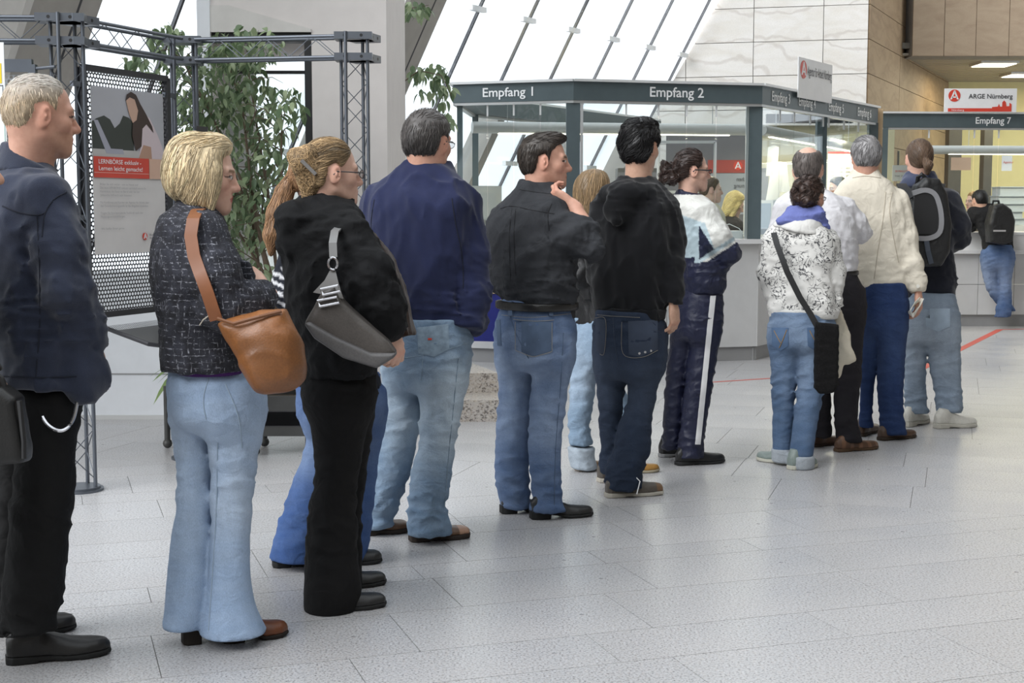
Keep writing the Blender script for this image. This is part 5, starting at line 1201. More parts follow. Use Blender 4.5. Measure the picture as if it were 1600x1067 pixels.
    blend(0.9 * (np.abs(z - (0.0215 + 0.10 * (0.02 - np.abs(np.abs(y) - 0.032)) * 0.3)) < (0.0042 if female else 0.0055)) * (np.abs(y) > 0.013) * (np.abs(y) < 0.053) * (x > 0.055), brow)
    e_ = ((np.abs(y) - 0.033) / 0.0155)**2 + ((z - 0.001) / 0.0065)**2; blend(0.9 * (e_ < 1.0) * (x > 0.07), (0.58, 0.54, 0.51)); blend(1.0 * (e_ < 1.75) * (e_ > 0.85) * (x > 0.065) * (z > 0.0), (0.035, 0.025, 0.022))
    blend(1.0 * ((((np.abs(y) - 0.0335) / 0.0062)**2 + ((z - 0.0015) / 0.0066)**2) < 1) * (x > 0.08), (0.04, 0.03, 0.028))
    if bald is not None: blend(bald(v), P_.skin * 1.08)
    P_.body.add(v @ R3.T + O, f, col)
    P_.head = (O, R3)
    return O, R3
SCALP = [((-0.012, 0, 0.035), (0.098, 0.076, 0.088)), ((-0.045, 0, 0.0), (0.060, 0.064, 0.068))]
def hair(P_, prof, thick=0.012, extra=None, col=None, flow=None, n=350, L=(0.03, 0.06), wd=0.0016, lift=0.002, amp=0.004, freq=(60, 60, 60), hres=0.005, name='hair', colfn=None, edge=0.022, sub=None):
    """prof: side outline (x, z) of the haired area; extra(S): more masses (bun, tail); flow(p): combing direction, all in head coordinates"""
    O, R3 = P_.head; S = SDF(hres); sd = P_.seed
    PR = np.array(prof, float)
    def scalp(x, y, z):
        ds = []
        for c, r in SCALP:
            r = np.array(r); X, Y, Z = x - c[0], y - c[1], z - c[2]; g_ = np.sqrt((X / r[0])**2 + (Y / r[1])**2 + (Z / r[2])**2); g2 = np.sqrt((X / r[0]**2)**2 + (Y / r[1]**2)**2 + (Z / r[2]**2)**2) + 1e-9; ds.append(g_ * (g_ - 1) / g2)
        q = poly2(x + 0 * z, z + 0 * x, PR); t = np.clip(-q / edge, -0.25, 1); t = np.where(t > 0, t * (2 - t), t)
        return smin(ds[0], ds[1], 0.03) + 0.006 - (thick + 0.006) * t + np.maximum(q, 0) * 1.5
    S._put((-0.16, -0.14, -0.12), (0.14, 0.14, 0.16), scalp)
    if extra: extra(S)
    if sub: sub(S)
    v, f = S.mesh(lambda q: amp * (wob(q, freq, sd) + 0.5 * wob(q, np.array(freq) * 2.2, sd + 3)))
    base = P_.hairc if col is None else np.array(col); c = np.tile(base, (len(v), 1))
    if colfn: c = colfn(v, c)
    kit = Kit().add(v @ R3.T + O, f, c * 0.85)
    if n:
        bv = BVHTree.FromPolygons([tuple(q) for q in v], [tuple(map(int, q)) for q in f]); r_ = random.Random(sd); ids = [r_.randrange(len(v)) for _ in range(n)]
        vs_ = []; fs = []; cs = []
        for i in ids:
            p = Vector(v[i]); pts = []; LL = r_.uniform(*L); st = LL / 5; jit = Vector((r_.uniform(-1, 1), r_.uniform(-1, 1), r_.uniform(-1, 1))) * 0.28; lf = r_.uniform(0.3, 1.0) * lift
            for k in range(6):
                q, nn, _, _ = bv.find_nearest(p)
                if q is None: break
                pts.append((np.array(q + nn * (lf * (0.3 + k / 5))), np.array(nn))); d = Vector(flow(np.array(q)) if flow else (-0.2, 0, -1)); d = d + jit; d = d - nn * d.dot(nn)
                if d.length < 1e-4: break
                p = q + d.normalized() * st
            if len(pts) < 4: continue
            b = len(vs_)
            for k, (q, nn) in enumerate(pts):
                t = nrm(pts[min(k + 1, len(pts) - 1)][0] - pts[max(k - 1, 0)][0]); sdv = np.cross(nn, t); w_ = wd * (1 - 0.75 * abs(k / (len(pts) - 1) - 0.35)); vs_ += [q - sdv * w_, q + nn * w_ * 0.9, q + sdv * w_]
            cc = (c[i] if colfn else base) * r_.uniform(0.7, 1.25); cs += [cc] * (len(pts) * 3)
            for k in range(len(pts) - 1): a = b + k * 3; fs += [(a, a + 3, a + 4, a + 1), (a + 1, a + 4, a + 5, a + 2), (a + 2, a + 5, a + 3, a)]
        if vs_: kit.add(np.array(vs_) @ R3.T + O, np.array(fs), np.clip(np.array(cs), 0, 1))
    return kit.build(name, 'hair', P_.root)
def glasses(P_, dark=False, temple=True):
    O, R3 = P_.head; m = MB(); W = lambda *q: R3 @ V3(*q) + O
    g = empty('glasses', W(0.1, 0, 0)); put(g, P_.root)
    for e in (-1, 1):
        c = V3(0.107, e * 0.033, -0.002); pts = [W(c[0] - 0.006 * abs(math.cos(t)) * 0.5, c[1] + 0.024 * math.cos(t), c[2] + 0.015 * math.sin(t)) for t in np.linspace(0, 2 * math.pi, 15)]
        MB().path(pts, 0.0016, 5).build('rim', 'spectacle', g); MB().add(pts[:-1] + [q + R3 @ V3(0.001, 0, 0) for q in pts[:-1]], [tuple(range(14))[::-1], tuple(range(14, 28))]).build('lens', 'lens', g)
        MB().path([W(0.104, e * 0.058, 0.003), W(0.06, e * 0.076, 0.004), W(-0.008, e * 0.083, 0.006), W(-0.022, e * 0.083, -0.006)], 0.0022 if not dark else 0.004, 5).build('temple', 'spectacle', g)
    MB().path([W(0.106, -0.010, 0.001), W(0.109, 0, 0.004), W(0.106, 0.010, 0.001)], 0.0015, 5).build('bridge', 'spectacle', g)

# ---------------------------------------------------------------- hands
def hand(P_, wrist, direc, back, side=1, curl=0.6, s=1.0, spread=0.06, thumb=0.5, res=0.0042, wr=None, forearm=None):
    """local frame: x along the fingers, z out of the back of the hand, y towards the thumb * side"""
    X = nrm(direc); Z = nrm(np.asarray(back, float) - np.dot(back, X) * X); Yv = np.cross(Z, X) * side; R3 = np.stack([X, Yv, Z], 1) * s; O = np.asarray(wrist, float)
    S = SDF(res)
    S.cone((-0.03, 0, 0), (0.012, 0, 0), 0.025, 0.026, 0.01, squash=(V3(0, 0, 1), 0.72)); S.ell((0.05, 0.0, 0), (0.050, 0.042, 0.017), k=0.02)
    S.ell((0.028, 0.022, -0.008), (0.030, 0.020, 0.016), k=0.015)
    for i, (yy, ln, r) in enumerate(((0.031, 0.92, 0.0095), (0.0105, 1.0, 0.0098), (-0.0105, 0.94, 0.0092), (-0.030, 0.76, 0.0082))):
        p = V3(0.083 - 0.004 * abs(i - 1), yy, 0.0); a = spread * (1.2 - i) ; ang = 0.12
        for j, (l, cu) in enumerate(((0.044, 0.75), (0.028, 1.0), (0.022, 0.7))):
            ang += curl * cu; q = p + ln * l * V3(math.cos(ang) * math.cos(a), math.sin(a), -math.sin(ang)); S.cone(p, q, r * (1 - 0.06 * j), r * (0.94 - 0.08 * j), 0.005 if j else 0.010); p = q
    p = V3(0.018, 0.026, -0.006); a = 0.75 - 0.55 * (1 - thumb)
    for j, (l, r) in enumerate(((0.040, 0.0125), (0.032, 0.0108), (0.025, 0.0095))):
        q = p + l * V3(math.cos(a) * math.cos(0.25 * j * curl), math.sin(a), -0.25 - 0.28 * curl * j); S.cone(p, q, r, r * 0.92, 0.008); p = q; a *= 0.55
    if forearm is not None: S.cone(np.linalg.inv(R3) @ (np.asarray(forearm[0]) - O), (-0.01, 0, 0), forearm[1] / s, 0.026, 0.012)
    v, f = S.mesh(); c = np.tile(P_.skin, (len(v), 1)); kn = np.clip(0.5 * gauss(v[:, 0], 0.085, 0.012), 0, 1)[:, None]; c = c * (1 - kn) + P_.skin * (1.0, 0.78, 0.74) * kn
    P_.body.add(v @ R3.T + O, f, c)

# ---------------------------------------------------------------- shoes
def shoe(P_, heel, toe, wid=0.047, hgt=0.075, col=(0.02, 0.02, 0.02), sole=(0.02, 0.02, 0.02), heelh=0.018, st=0.012, toe_h=0.5, mat='shoe', ankle=0.10, colfn=None, point=0.6, extra=None):
    """heel, toe: points on the floor (world xy). x runs from heel to toe"""
    heel, toe = V3(*heel[:2], 0) + V3(0, wid * 0.9, 0), V3(*toe[:2], 0) + V3(0, wid * 0.9, 0); L = np.linalg.norm(toe - heel); X = nrm(toe - heel); Yv = V3(-X[1], X[0], 0); R3 = np.stack([X, Yv, V3(0, 0, 1)], 1)
    xs = np.array([0, 0.06, 0.2, 0.4, 0.6, 0.75, 0.88, 0.96, 1.0]) * L; ws = np.array([0.45, 0.68, 0.72, 0.70, 0.92, 1.0, 0.86, point, 0.25]) * wid; hs = np.array([0.75, 1.0, 1.05, 0.95, 0.72, 0.60, 0.55, 0.45, 0.25]) * np.array([1, 1, 1, 1, 1, 1, 1, 1, 1]) * hgt
    bz = np.interp(xs, [0, 0.3 * L, 0.55 * L, L], [heelh, heelh * 0.9, 0.0, 0.004]) + st
    def up(x, y, z):
        xx = x[:, 0, 0]; w_ = np.interp(xx, xs, ws)[:, None, None]; h_ = np.interp(xx, xs, hs)[:, None, None]; b_ = np.interp(xx, xs, bz)[:, None, None]
        u = y / w_; t = (z - b_) / h_; g = (np.abs(u)**2.4 + np.abs(t)**2.2)**(1 / 2.3); d = (g - 1) * np.minimum(w_, h_); return np.maximum(smax(d, b_ - z, 0.006), np.maximum(-x, x - L))
    S = SDF(0.006); S._put((0, -wid, 0), (L, wid, hgt * 1.1 + heelh + st), up)
    S.cone((0.20 * L, 0, heelh + st + hgt * 0.6), (0.22 * L, 0, heelh + st + min(ankle, 0.085)), 0.033, 0.028, 0.03, flat=True)
    if extra: extra(S, L)
    v, f = S.mesh(lambda q: 0.0012 * wob(q, (90, 90, 90), 3)); c = np.tile(np.array(col, float), (len(v), 1))
    if colfn: c = colfn(v / V3(L, wid, hgt), c)
    o = Kit().add(v @ R3.T + heel, f, c).build('shoe', mat, P_.root)
    def so(x, y, z):
        xx = x[:, 0, 0]; w_ = (np.interp(xx, xs, ws) + 0.003)[:, None, None]; b_ = np.interp(xx, xs, bz)[:, None, None]; lo = np.where(xx < 0.30 * L, 0.0, np.interp(xx, xs, bz) - st)[:, None, None]
        return np.maximum(np.maximum(np.abs(y) - w_, np.maximum(z - b_ - 0.002, lo - z)), np.maximum(-0.003 - x, x - L - 0.003))
    S = SDF(0.005); S._put((0, -wid - 0.004, 0), (L, wid + 0.004, heelh + st + 0.004), so); v, f = S.mesh()
    Kit().add(v @ R3.T + heel, f, np.tile(np.array(sole, float), (len(v), 1))).build('sole', 'rubber', o)
    return o
SHORT = [(0.080, 0.150), (0.080, 0.078), (0.060, 0.058), (0.036, 0.034), (0.026, 0.002), (0.014, -0.028), (0.004, -0.004), (-0.010, 0.030), (-0.034, 0.022), (-0.040, -0.020), (-0.050, -0.062), (-0.125, -0.068), (-0.150, 0.0), (-0.150, 0.15)]
# ================================================================ THE QUEUE
D = math.radians
def legs(P_, pelvis, ls, yaw, mat, col, disp, name='trousers', ratio=0.75, k=0.010, lr=0.95):
    g = P_.garment(name, mat); top = pelvis[0][0]
    for rows, d0, d1 in ls:
        p0, p1 = rows[0][0], rows[-1][0]; R_ = [(py, xl, xr, d0 + (d1 - d0) * (py - p0) / (p1 - p0)) for py, xl, xr in rows]
        w_ = rows[0][2] - rows[0][1]; c_ = (rows[0][1] + rows[0][2]) / 2; hip = p0 - 0.55 * (p0 - top)
        R_[-1] = (R_[-1][0] - 0.016 * P_.k,) + R_[-1][1:]
        R_ = [(hip, c_ - w_ * 0.46, c_ + w_ * 0.46, d0)] + R_
        g.loft(R_, yaw, lr, k=k, n=2.1, amax=0.14)
    pv = pelvis[:-1] + [(pelvis[-1][0] + 0.010 * (P_.k), pelvis[-1][1] + 3, pelvis[-1][2] - 3)]
    g.loft(pv, yaw, ratio, n=2.3, k=0.05, amax=0.20, round_=0.07, core=False)
    c_ = (pelvis[0][1] + pelvis[0][2]) / 2; mid = top + 0.45 * (pelvis[-1][0] - top); P_.core.cone(P_.p(c_, top), P_.p(c_, mid), 0.09, 0.075, 0.03)
    # waistband, and the flat top of the pelvis
    g.loft([(top - 0.012 * P_.k, pelvis[0][1] + 2, pelvis[0][2] - 2), (top + 0.04 * P_.k, pelvis[0][1] + 1, pelvis[0][2] - 1)], yaw, ratio, n=2.3, k=0.01, amax=0.20, round_=0.004, core=False)
    g.done(col, disp); return g
def on_person(P_, kit_mb, name, mat, smooth=True): return kit_mb.build(name, mat, P_.root, smooth)
def strands_tail(S, pts, rs, k=0.012):
    for i in range(len(pts) - 1): S.cone(pts[i], pts[i + 1], rs[i], rs[i + 1], k)
def collar(P_, g, rows, yaw, ratio=0.85, k=0.012, cut=None): g.loft(rows, yaw, ratio, k=k, core=False, round_=0.006, cut=cut)

# ---- A: fair-haired man at the far left
A = Person(4.33, 60, 'fair short-haired man in a navy fleece jacket with a key chain on black trousers', 'ruddy', (0.90, 0.70, 0.48))
head(A, 66, 243, D(35), 1.0, pitch=D(3), neck=A.p(42, 292, 0.02), neck_r=0.060, brow=(0.35, 0.24, 0.15), beard=0.25)
hair(A, [(0.066, 0.15), (0.066, 0.085), (0.052, 0.062), (0.040, 0.046), (0.032, 0.010), (0.022, -0.012), (0.010, 0.014), (-0.010, 0.032), (-0.034, 0.022), (-0.040, -0.020), (-0.052, -0.066), (-0.125, -0.070), (-0.15, 0), (-0.15, 0.15)], 0.005, n=900, L=(0.010, 0.022), edge=0.03, flow=lambda p: (0.3, 0, -1) if p[2] < 0.08 else (1, 0, 0.1), wd=0.0011, amp=0.002,
     colfn=lambda v, c: c * (1 - np.clip((v[:, 2:3] - 0.04) / 0.06, 0, 1)) + np.array((1.0, 0.90, 0.80)) * np.clip((v[:, 2:3] - 0.04) / 0.06, 0, 1))
g = A.garment('jacket', 'fleece')
g.loft([(243, 2, 72, 0.02, 0.9), (262, -6, 84, 0.01, 0.85), (285, -26, 100, 0, 0.7), (325, -38, 112), (400, -40, 116), (470, -36, 128), (540, -26, 146), (598, -18, 150)], D(32), 0.62)
collar(A, g, [(224, 5, 66, 0.03), (250, -2, 80, 0.02), (268, -4, 84, 0.01)], D(35), cut=[(A.p(40, 236), nrm(V3(0.55, 0, 0.85)))])
g.chain([(74, 308, -0.13, 38), (92, 385, -0.17, 37), (104, 455, -0.18, 35), (126, 510, -0.12, 30), (143, 548, -0.08, 22)]); g.ball(132, 585, -0.10, 0.075, 0.075, 0.075); g.ball(132, 606, -0.09, 0.06, 0.075, 0.05)
g.chain([(-22, 305, 0.14, 30), (-40, 400, 0.16, 30), (-35, 480, 0.1, 28)])
cA = A.garment('collar', 'fleece'); cA.loft([(222, 8, 68, 0.03), (245, 0, 80, 0.02), (268, -8, 90, 0.01)], D(35), 0.9, core=False, grow=0.006, round_=0.006, cut=[(A.p(40, 240), nrm(V3(0.5, 0, 0.87)))]); cA.done((0.030, 0.037, 0.062), fold_top(2, 0.002))
g.done((0.036, 0.044, 0.074), fold_top(3, 0.011, 19, 12, A.p(100, 500)[2], 0.12))
smA = plain('seam_navy', (0.015, 0.018, 0.03), 0.95); gA = g
for q in (((4, 322), (30, 332), (58, 336), (72, 332)), ((104, 300), (84, 312), (70, 335), (66, 370)), ((58, 338), (62, 420), (62, 500), (56, 590)), ((6, 588), (60, 590), (120, 588))): seam(A, gA, q, smA, 0.0022)
legs(A, [(585, 0, 126), (620, 4, 124), (660, 6, 122)], [([(640, 26, 123), (700, 25, 118), (760, 20, 115), (850, 12, 106), (920, 5, 100), (960, 3, 92), (988, 2, 88)], -0.09, -0.14), ([(640, -8, 68), (760, -6, 60), (860, -14, 50), (940, -16, 52), (985, -12, 56)], 0.10, 0.13)], D(30), 'twill', (0.0085, 0.0085, 0.0088), fold_leg(0.5, 0.14, 8, 0.008))
shoe(A, ground(2, 1044), ground(166, 1026), 0.05, 0.075, heelh=0.008, st=0.014, col=(0.014, 0.013, 0.013)); shoe(A, ground(-30, 1000), ground(112, 988), 0.05, 0.075, heelh=0.008, col=(0.014, 0.013, 0.013))
hand(A, A.p(142, 546, -0.085), V3(-0.12, 0.1, -1), V3(0.4, -1, 0), 1, 0.5)
ch = [A.p(55, 592, -0.16), A.p(58, 625, -0.17), A.p(72, 660, -0.19), A.p(95, 673, -0.20), A.p(113, 658, -0.18), A.p(121, 625, -0.15), A.p(123, 596, -0.13)]
on_person(A, MB().path(smoothp(ch, 6), 0.0055, 6), 'key_chain', 'chrome'); A.finish()

# ---- B: blonde woman in tweed
B = Person(4.48, 335, 'blonde bobbed woman in a black tweed jacket and pale flared jeans', 'fair', (0.82, 0.66, 0.42))
head(B, 320, 331, D(10), 0.97, pitch=D(6), neck=B.p(300, 345, 0.02), neck_r=0.047, female=True, brow=(0.24, 0.15, 0.09), lips=(0.50, 0.16, 0.14), ears=False)
def bob(S):
    for e in (-1, 1): S.ell((-0.012, e * 0.062, -0.02), (0.070, 0.030, 0.088), k=0.03); S.cone((0.036, e * 0.072, 0.02), (0.030, e * 0.058, -0.112), 0.020, 0.010, 0.02)
    S.ell((-0.070, 0, -0.010), (0.050, 0.075, 0.080), k=0.04); S.ell((-0.055, 0, 0.075), (0.06, 0.06, 0.05), k=0.03); S.ell((0.040, 0, 0.105), (0.045, 0.055, 0.026), k=0.03)
hair(B, [(0.086, 0.16), (0.086, 0.082), (0.060, 0.066), (0.055, 0.03), (0.050, -0.03), (0.045, -0.10), (0.02, -0.118), (-0.03, -0.088), (-0.10, -0.080), (-0.16, -0.06), (-0.16, 0.16)], 0.016, bob, n=1300, L=(0.06, 0.13), flow=lambda p: (-0.25 if p[0] < 0.0 else 0.05, 0, -1) if p[2] < 0.09 else (-1, p[1] * 8, -0.2), wd=0.0017, lift=0.003, amp=0.003, freq=(70, 70, 14),
     colfn=lambda v, c: c * (0.80 + 0.42 * np.clip(0.5 + 0.8 * wob(v, (55, 55, 8), 4), 0, 1))[:, None])
O, R3 = B.head; on_person(B, MB().obox(R3 @ V3(-0.018, -0.012, 0.148) + O, R3 @ V3(0.018, 0, 0), R3 @ V3(0, 0.009, 0), R3 @ V3(0, 0, 0.008)), 'hair_clip', 'black')
g = B.garment('jacket', 'tweed')
g.loft([(318, 275, 330, 0, 0.9), (336, 252, 346), (372, 238, 362), (420, 233, 382), (470, 240, 380), (520, 248, 378), (555, 248, 386), (574, 250, 388)], D(14), 0.66)
collar(B, g, [(309, 276, 326), (322, 270, 334), (336, 266, 338)], D(10), cut=[(B.p(300, 316), nrm(V3(0.3, 0, 0.95)))])
g.chain([(318, 366, -0.16, 35), (338, 430, -0.21, 34), (356, 486, -0.21, 33)], flat=False); g.chain([(356, 486, -0.21, 32), (392, 474, -0.17, 29), (420, 456, -0.12, 22)]); g.chain([(275, 365, 0.15, 26), (300, 450, 0.2, 26), (395, 455, 0.1, 24)])
g.s.poly([(0, 0), (0.05, -0.015), (0.075, -0.075), (0.04, -0.09), (0, -0.08)], B.p(363, 402, -0.1), V3(1, 0, 0), V3(0, 0, 1), V3(0, 1, 0), 0.012, rad=0.006)
g.done((0.02, 0.02, 0.025), fold_top(5, 0.006, 20, 18, B.p(380, 480)[2], 0.1))
g2 = B.garment('blouse', 'cotton'); g2.loft([(560, 262, 384), (580, 264, 392)], D(14), 0.66, core=False, grow=-0.004); g2.done((0.07, 0.02, 0.13))
tB = legs(B, [(566, 262, 392), (600, 262, 408), (640, 266, 413), (665, 268, 413)], [([(648, 316, 413), (700, 326, 406), (770, 328, 396), (820, 330, 392), (870, 326, 391), (930, 320, 396), (975, 312, 412), (996, 310, 420)], -0.04, -0.05), ([(648, 267, 332), (710, 274, 332), (780, 276, 332), (850, 266, 332), (920, 259, 330), (970, 254, 325), (988, 252, 320)], 0.04, -0.06)], D(14), 'denim', denim((0.36, 0.49, 0.70), 0.6, (0.68, 0.79, 0.93), 3), fold_leg(0.62, 0.5, 11, 0.0045), name='jeans', ratio=0.8)
for q in (((352, 600), (372, 650), (378, 700)), ((340, 690), (338, 800), (332, 900), (326, 985)), ((330, 580), (318, 620), (322, 655))): seam(B, tB, q, plain('seam_b', (0.30, 0.38, 0.48), 0.9), 0.002)
shoe(B, ground(345, 1010), ground(446, 996), 0.044, 0.065, (0.14, 0.045, 0.018), (0.02, 0.015, 0.012), heelh=0.045, ankle=0.09, point=0.5); shoe(B, ground(282, 1012), ground(372, 1000), 0.042, 0.062, (0.05, 0.02, 0.012), (0.02, 0.015, 0.012), heelh=0.045, ankle=0.09)
hand(B, B.p(412, 450, -0.10), V3(-0.75, 0.15, 0.62), V3(0.4, -0.8, 0.6), 1, 1.15, 0.92); B.finish()
on_person(B, MB().path([B.p(340, 489, -0.27), B.p(328, 492, -0.28), B.p(317, 500, -0.28), B.p(312, 508, -0.27)], 0.002, 5), 'tie_cord', plain('cord', (0.5, 0.45, 0.38), 0.8))
# her bag
bag = empty('shoulder_bag', B.p(410, 608, -0.26), 'soft tan brown leather shoulder bag of the blonde woman', 'bag')
S = SDF(0.008); o_ = B.p(335, 500, -0.25); q = lambda a, b: ((a - 335) / B.k, -(b - 500) / B.k)
S.poly([q(336, 500), q(360, 494), q(440, 484), q(455, 520), q(466, 560), q(468, 588), q(450, 602), q(410, 608), q(396, 604), q(372, 560)], o_, V3(1, 0, 0), V3(0, 0, 1), V3(0, 1, 0), 0.065, rad=0.055); S.ell(B.p(425, 560, -0.28), (0.085, 0.06, 0.09), k=0.05)
v, f = S.mesh(lambda P_: 0.007 * wob(P_, (22, 22, 22), 6) + 0.006 * (ridge(P_, (16, 16, 26), 2) - 0.3)); tanc = np.array((0.27, 0.105, 0.033))
Kit().add(v, f, tanc * (0.8 + 0.4 * np.clip(0.5 + wob(v, (12, 12, 16), 9), 0, 1))[:, None]).build('bag_body', 'leather', bag)
strap = [B.p(303, 400, -0.268), B.p(298, 368, -0.262), B.p(302, 342, -0.235), B.p(308, 329, -0.17), B.p(312, 327, -0.08), B.p(316, 334, 0.03)]
MB().ribbon([B.p(338, 500, -0.29), B.p(325, 460, -0.31), B.p(312, 425, -0.29)] + strap, 0.038, 0.006, [V3(0, -1, 0.0)] * 5 + [V3(0, -0.85, 0.5), V3(0, -0.4, 1), V3(0, 0, 1), V3(0, 0.4, 0.9)]).build('strap', plain('strap_tan', (0.23, 0.085, 0.035), 0.4, var=0.15), bag, smooth=True)
MB().path([B.p(340, 498, -0.31), B.p(365, 506, -0.325), B.p(405, 495, -0.32), B.p(440, 486, -0.30)], 0.006, 6).build('piping', plain('piping_tan', (0.16, 0.06, 0.02), 0.5), bag)

# ---- C: woman with a bun, black jacket
C = Person(4.92, 520, 'woman with a pinned-up bun and glasses in a black hooded jacket and black trousers', 'fair', (0.36, 0.245, 0.13))
head(C, 519, 322, D(26), 0.95, neck=C.p(503, 342, 0.02), neck_r=0.050, female=True, brow=(0.22, 0.15, 0.09))
def bunC(S):
    S.ell((-0.112, -0.02, 0.045), (0.048, 0.048, 0.050), k=0.02); S.ell((-0.135, 0.0, 0.062), (0.03, 0.035, 0.03), k=0.015); S.ell((-0.10, -0.035, 0.075), (0.03, 0.03, 0.028), k=0.012); S.cone((-0.10, 0, 0.0), (-0.085, 0, -0.075), 0.035, 0.03, 0.03)
hair(C, [(0.070, 0.15), (0.070, 0.078), (0.052, 0.058), (0.030, 0.030), (0.012, 0.012), (-0.012, 0.034), (-0.034, 0.022), (-0.040, -0.02), (-0.055, -0.085), (-0.13, -0.10), (-0.2, 0), (-0.2, 0.15)], 0.009, bunC, n=1100, L=(0.04, 0.09), flow=lambda p: (-1, 0, -0.25) if p[0] > -0.08 else (np.cross((0.2, 1, 0.1), p - V3(-0.115, -0.02, 0.05))), wd=0.0015, amp=0.003, freq=(18, 60, 60),
     colfn=lambda v, c: c * (0.55 + 1.0 * np.clip(0.5 + 0.8 * wob(v, (12, 60, 60), 5), 0, 1) + 0.45 * (v[:, 0] < -0.085))[:, None])
glasses(C); O, R3 = C.head
on_person(C, MB().bar(R3 @ V3(-0.135, -0.062, 0.045) + O, R3 @ V3(-0.085, -0.072, -0.005) + O, 0.010, 0.012), 'hair_clip', 'chrome')
g = C.garment('jacket', 'twill')
g.loft([(308, 478, 548, 0.0, 0.9), (330, 454, 562), (362, 441, 574), (420, 441, 584), (480, 446, 588), (540, 458, 590), (586, 466, 588)], D(24), 0.64)
g.chain([(548, 372, -0.15, 33), (578, 430, -0.2, 36), (596, 475, -0.2, 32)], flat=False); g.chain([(596, 475, -0.2, 32), (606, 505, -0.17, 26), (611, 520, -0.14, 19)]); g.chain([(478, 372, 0.16, 26), (520, 460, 0.22, 26), (600, 480, 0.12, 24)])
collar(C, g, [(296, 488, 545, 0.02), (316, 476, 556, 0.01), (335, 470, 566)], D(24), cut=[(C.p(515, 306), nrm(V3(0.55, 0, 0.85)))])
g.s.ell(C.p(470, 345, -0.02), (0.085, 0.15, 0.075), k=0.03); g.s.ell(C.p(452, 374, -0.0), (0.038, 0.11, 0.05), k=0.03); g.s.cone(C.p(452, 388, -0.10), C.p(546, 350, -0.16), 0.030, 0.022, 0.02)
g.done((0.0075, 0.0078, 0.0088), fold_top(7, 0.011, 22, 20, C.p(500, 350)[2], 0.09))
legs(C, [(575, 466, 586), (610, 472, 586), (640, 476, 582)], [([(620, 474, 584), (680, 488, 572), (740, 492, 560), (800, 482, 557), (870, 476, 560), (930, 474, 564), (962, 474, 556)], -0.05, -0.10), ([(620, 500, 586), (700, 515, 578), (800, 515, 566), (880, 520, 566), (925, 522, 566)], 0.07, 0.14)], D(24), 'twill', (0.0075, 0.0072, 0.0076), fold_leg(0.5, 0.3, 14, 0.006))
shoe(C, ground(484, 963), ground(600, 950), 0.046, 0.06, heelh=0.012, point=0.8); shoe(C, ground(490, 928), ground(600, 915), 0.046, 0.06, heelh=0.012, point=0.8)
hand(C, C.p(611, 520, -0.15), V3(0.25, 0.05, -1), V3(0.7, -0.7, 0), 1, 0.7, 0.92)
on_person(C, MB().path([C.p(611, 522, -0.16) + C.r(17) * V3(math.cos(t), math.sin(t), 0.15 * math.cos(t)) for t in np.linspace(0, 6.28, 15)], 0.004, 6), 'bracelet', 'chrome'); C.finish()
# brown jacket over her arm
S = SDF(0.009); S.poly([((a - 600) / C.k, -(b - 450) / C.k) for a, b in ((562, 362), (584, 366), (612, 402), (630, 450), (640, 500), (645, 522), (612, 526), (590, 490), (572, 430))], C.p(600, 450, 0.02), V3(1, 0, 0), V3(0, 0, 1), V3(0, 1, 0), 0.10, rad=0.02)
v, f = S.mesh(fold_top(4, 0.010, 26, 9)); o = Kit().add(v, f, (0.045, 0.026, 0.018)).build('draped_jacket', 'wool', None); tag(o, 'dark brown jacket draped over the arm of the woman with the bun', 'jacket')
# grey handbag
hb = empty('handbag', C.p(550, 565, -0.32), 'grey leather handbag with silver rings under the arm of the woman with the bun', 'bag')
S = SDF(0.007); o_ = C.p(550, 500, -0.32); q = lambda a, b: ((a - 550) / C.k, -(b - 500) / C.k)
S.poly([q(510, 455), q(526, 448), q(540, 472), q(570, 500), q(602, 530), q(614, 546), q(586, 566), q(540, 550), q(498, 520), q(484, 504)], o_, V3(1, 0, 0), V3(0, 0, 1), V3(0, 1, 0), 0.055, rad=0.022)
v, f = S.mesh(lambda P_: 0.004 * wob(P_, (24, 24, 24), 8)); Kit().add(v, f, np.array((0.085, 0.075, 0.068))).build('bag_body', 'leather', hb)
S = SDF(0.007); S.poly([q(484, 503), q(492, 500), q(530, 522), q(580, 545), q(616, 546), q(614, 552), q(588, 568), q(540, 553), q(498, 524)], o_ - V3(0, 0.03, 0), V3(1, 0, 0), V3(0, 0, 1), V3(0, 1, 0), 0.045, rad=0.012); v, f = S.mesh(); Kit().add(v, f, np.array((0.11, 0.105, 0.105))).build('bag_base', 'leather', hb)
MB().ribbon([C.p(521, 402, -0.33), C.p(520, 380, -0.32), C.p(523, 362, -0.26), C.p(532, 353, -0.18), C.p(538, 356, -0.06)], 0.026, 0.006, [V3(0, -1, 0), V3(0, -1, 0.1), V3(0, -0.8, 0.5), V3(0, -0.3, 1), V3(0, 0.3, 1)]).build('strap', plain('strap_grey', (0.20, 0.20, 0.20), 0.35), hb, smooth=True)
MB().ribbon([C.p(520, 424, -0.335), C.p(518, 440, -0.35), C.p(513, 462, -0.36)], [0.02, 0.045, 0.10], 0.008, V3(0, -1, 0)).build('strap_tab', plain('tab_grey', (0.16, 0.155, 0.15), 0.35), hb, smooth=True)
for px, py, r in ((520, 412, 0.020),): MB().path([C.p(px, py, -0.345) + r * V3(0.75 * math.cos(t), 0, math.sin(t)) for t in np.linspace(0, 6.284, 17)], 0.004, 6).build('ring', 'chrome', hb, smooth=True)
for py, a, b in ((458, 505, 532), (476, 500, 530)): MB().path([C.p(a, py + 3, -0.385), C.p(a - 4, py - 6, -0.385), C.p(b - 4, py - 12, -0.385), C.p(b, py - 3, -0.385), C.p(a, py + 3, -0.385)], 0.0045, 6).build('buckle', 'chrome', hb, smooth=True)

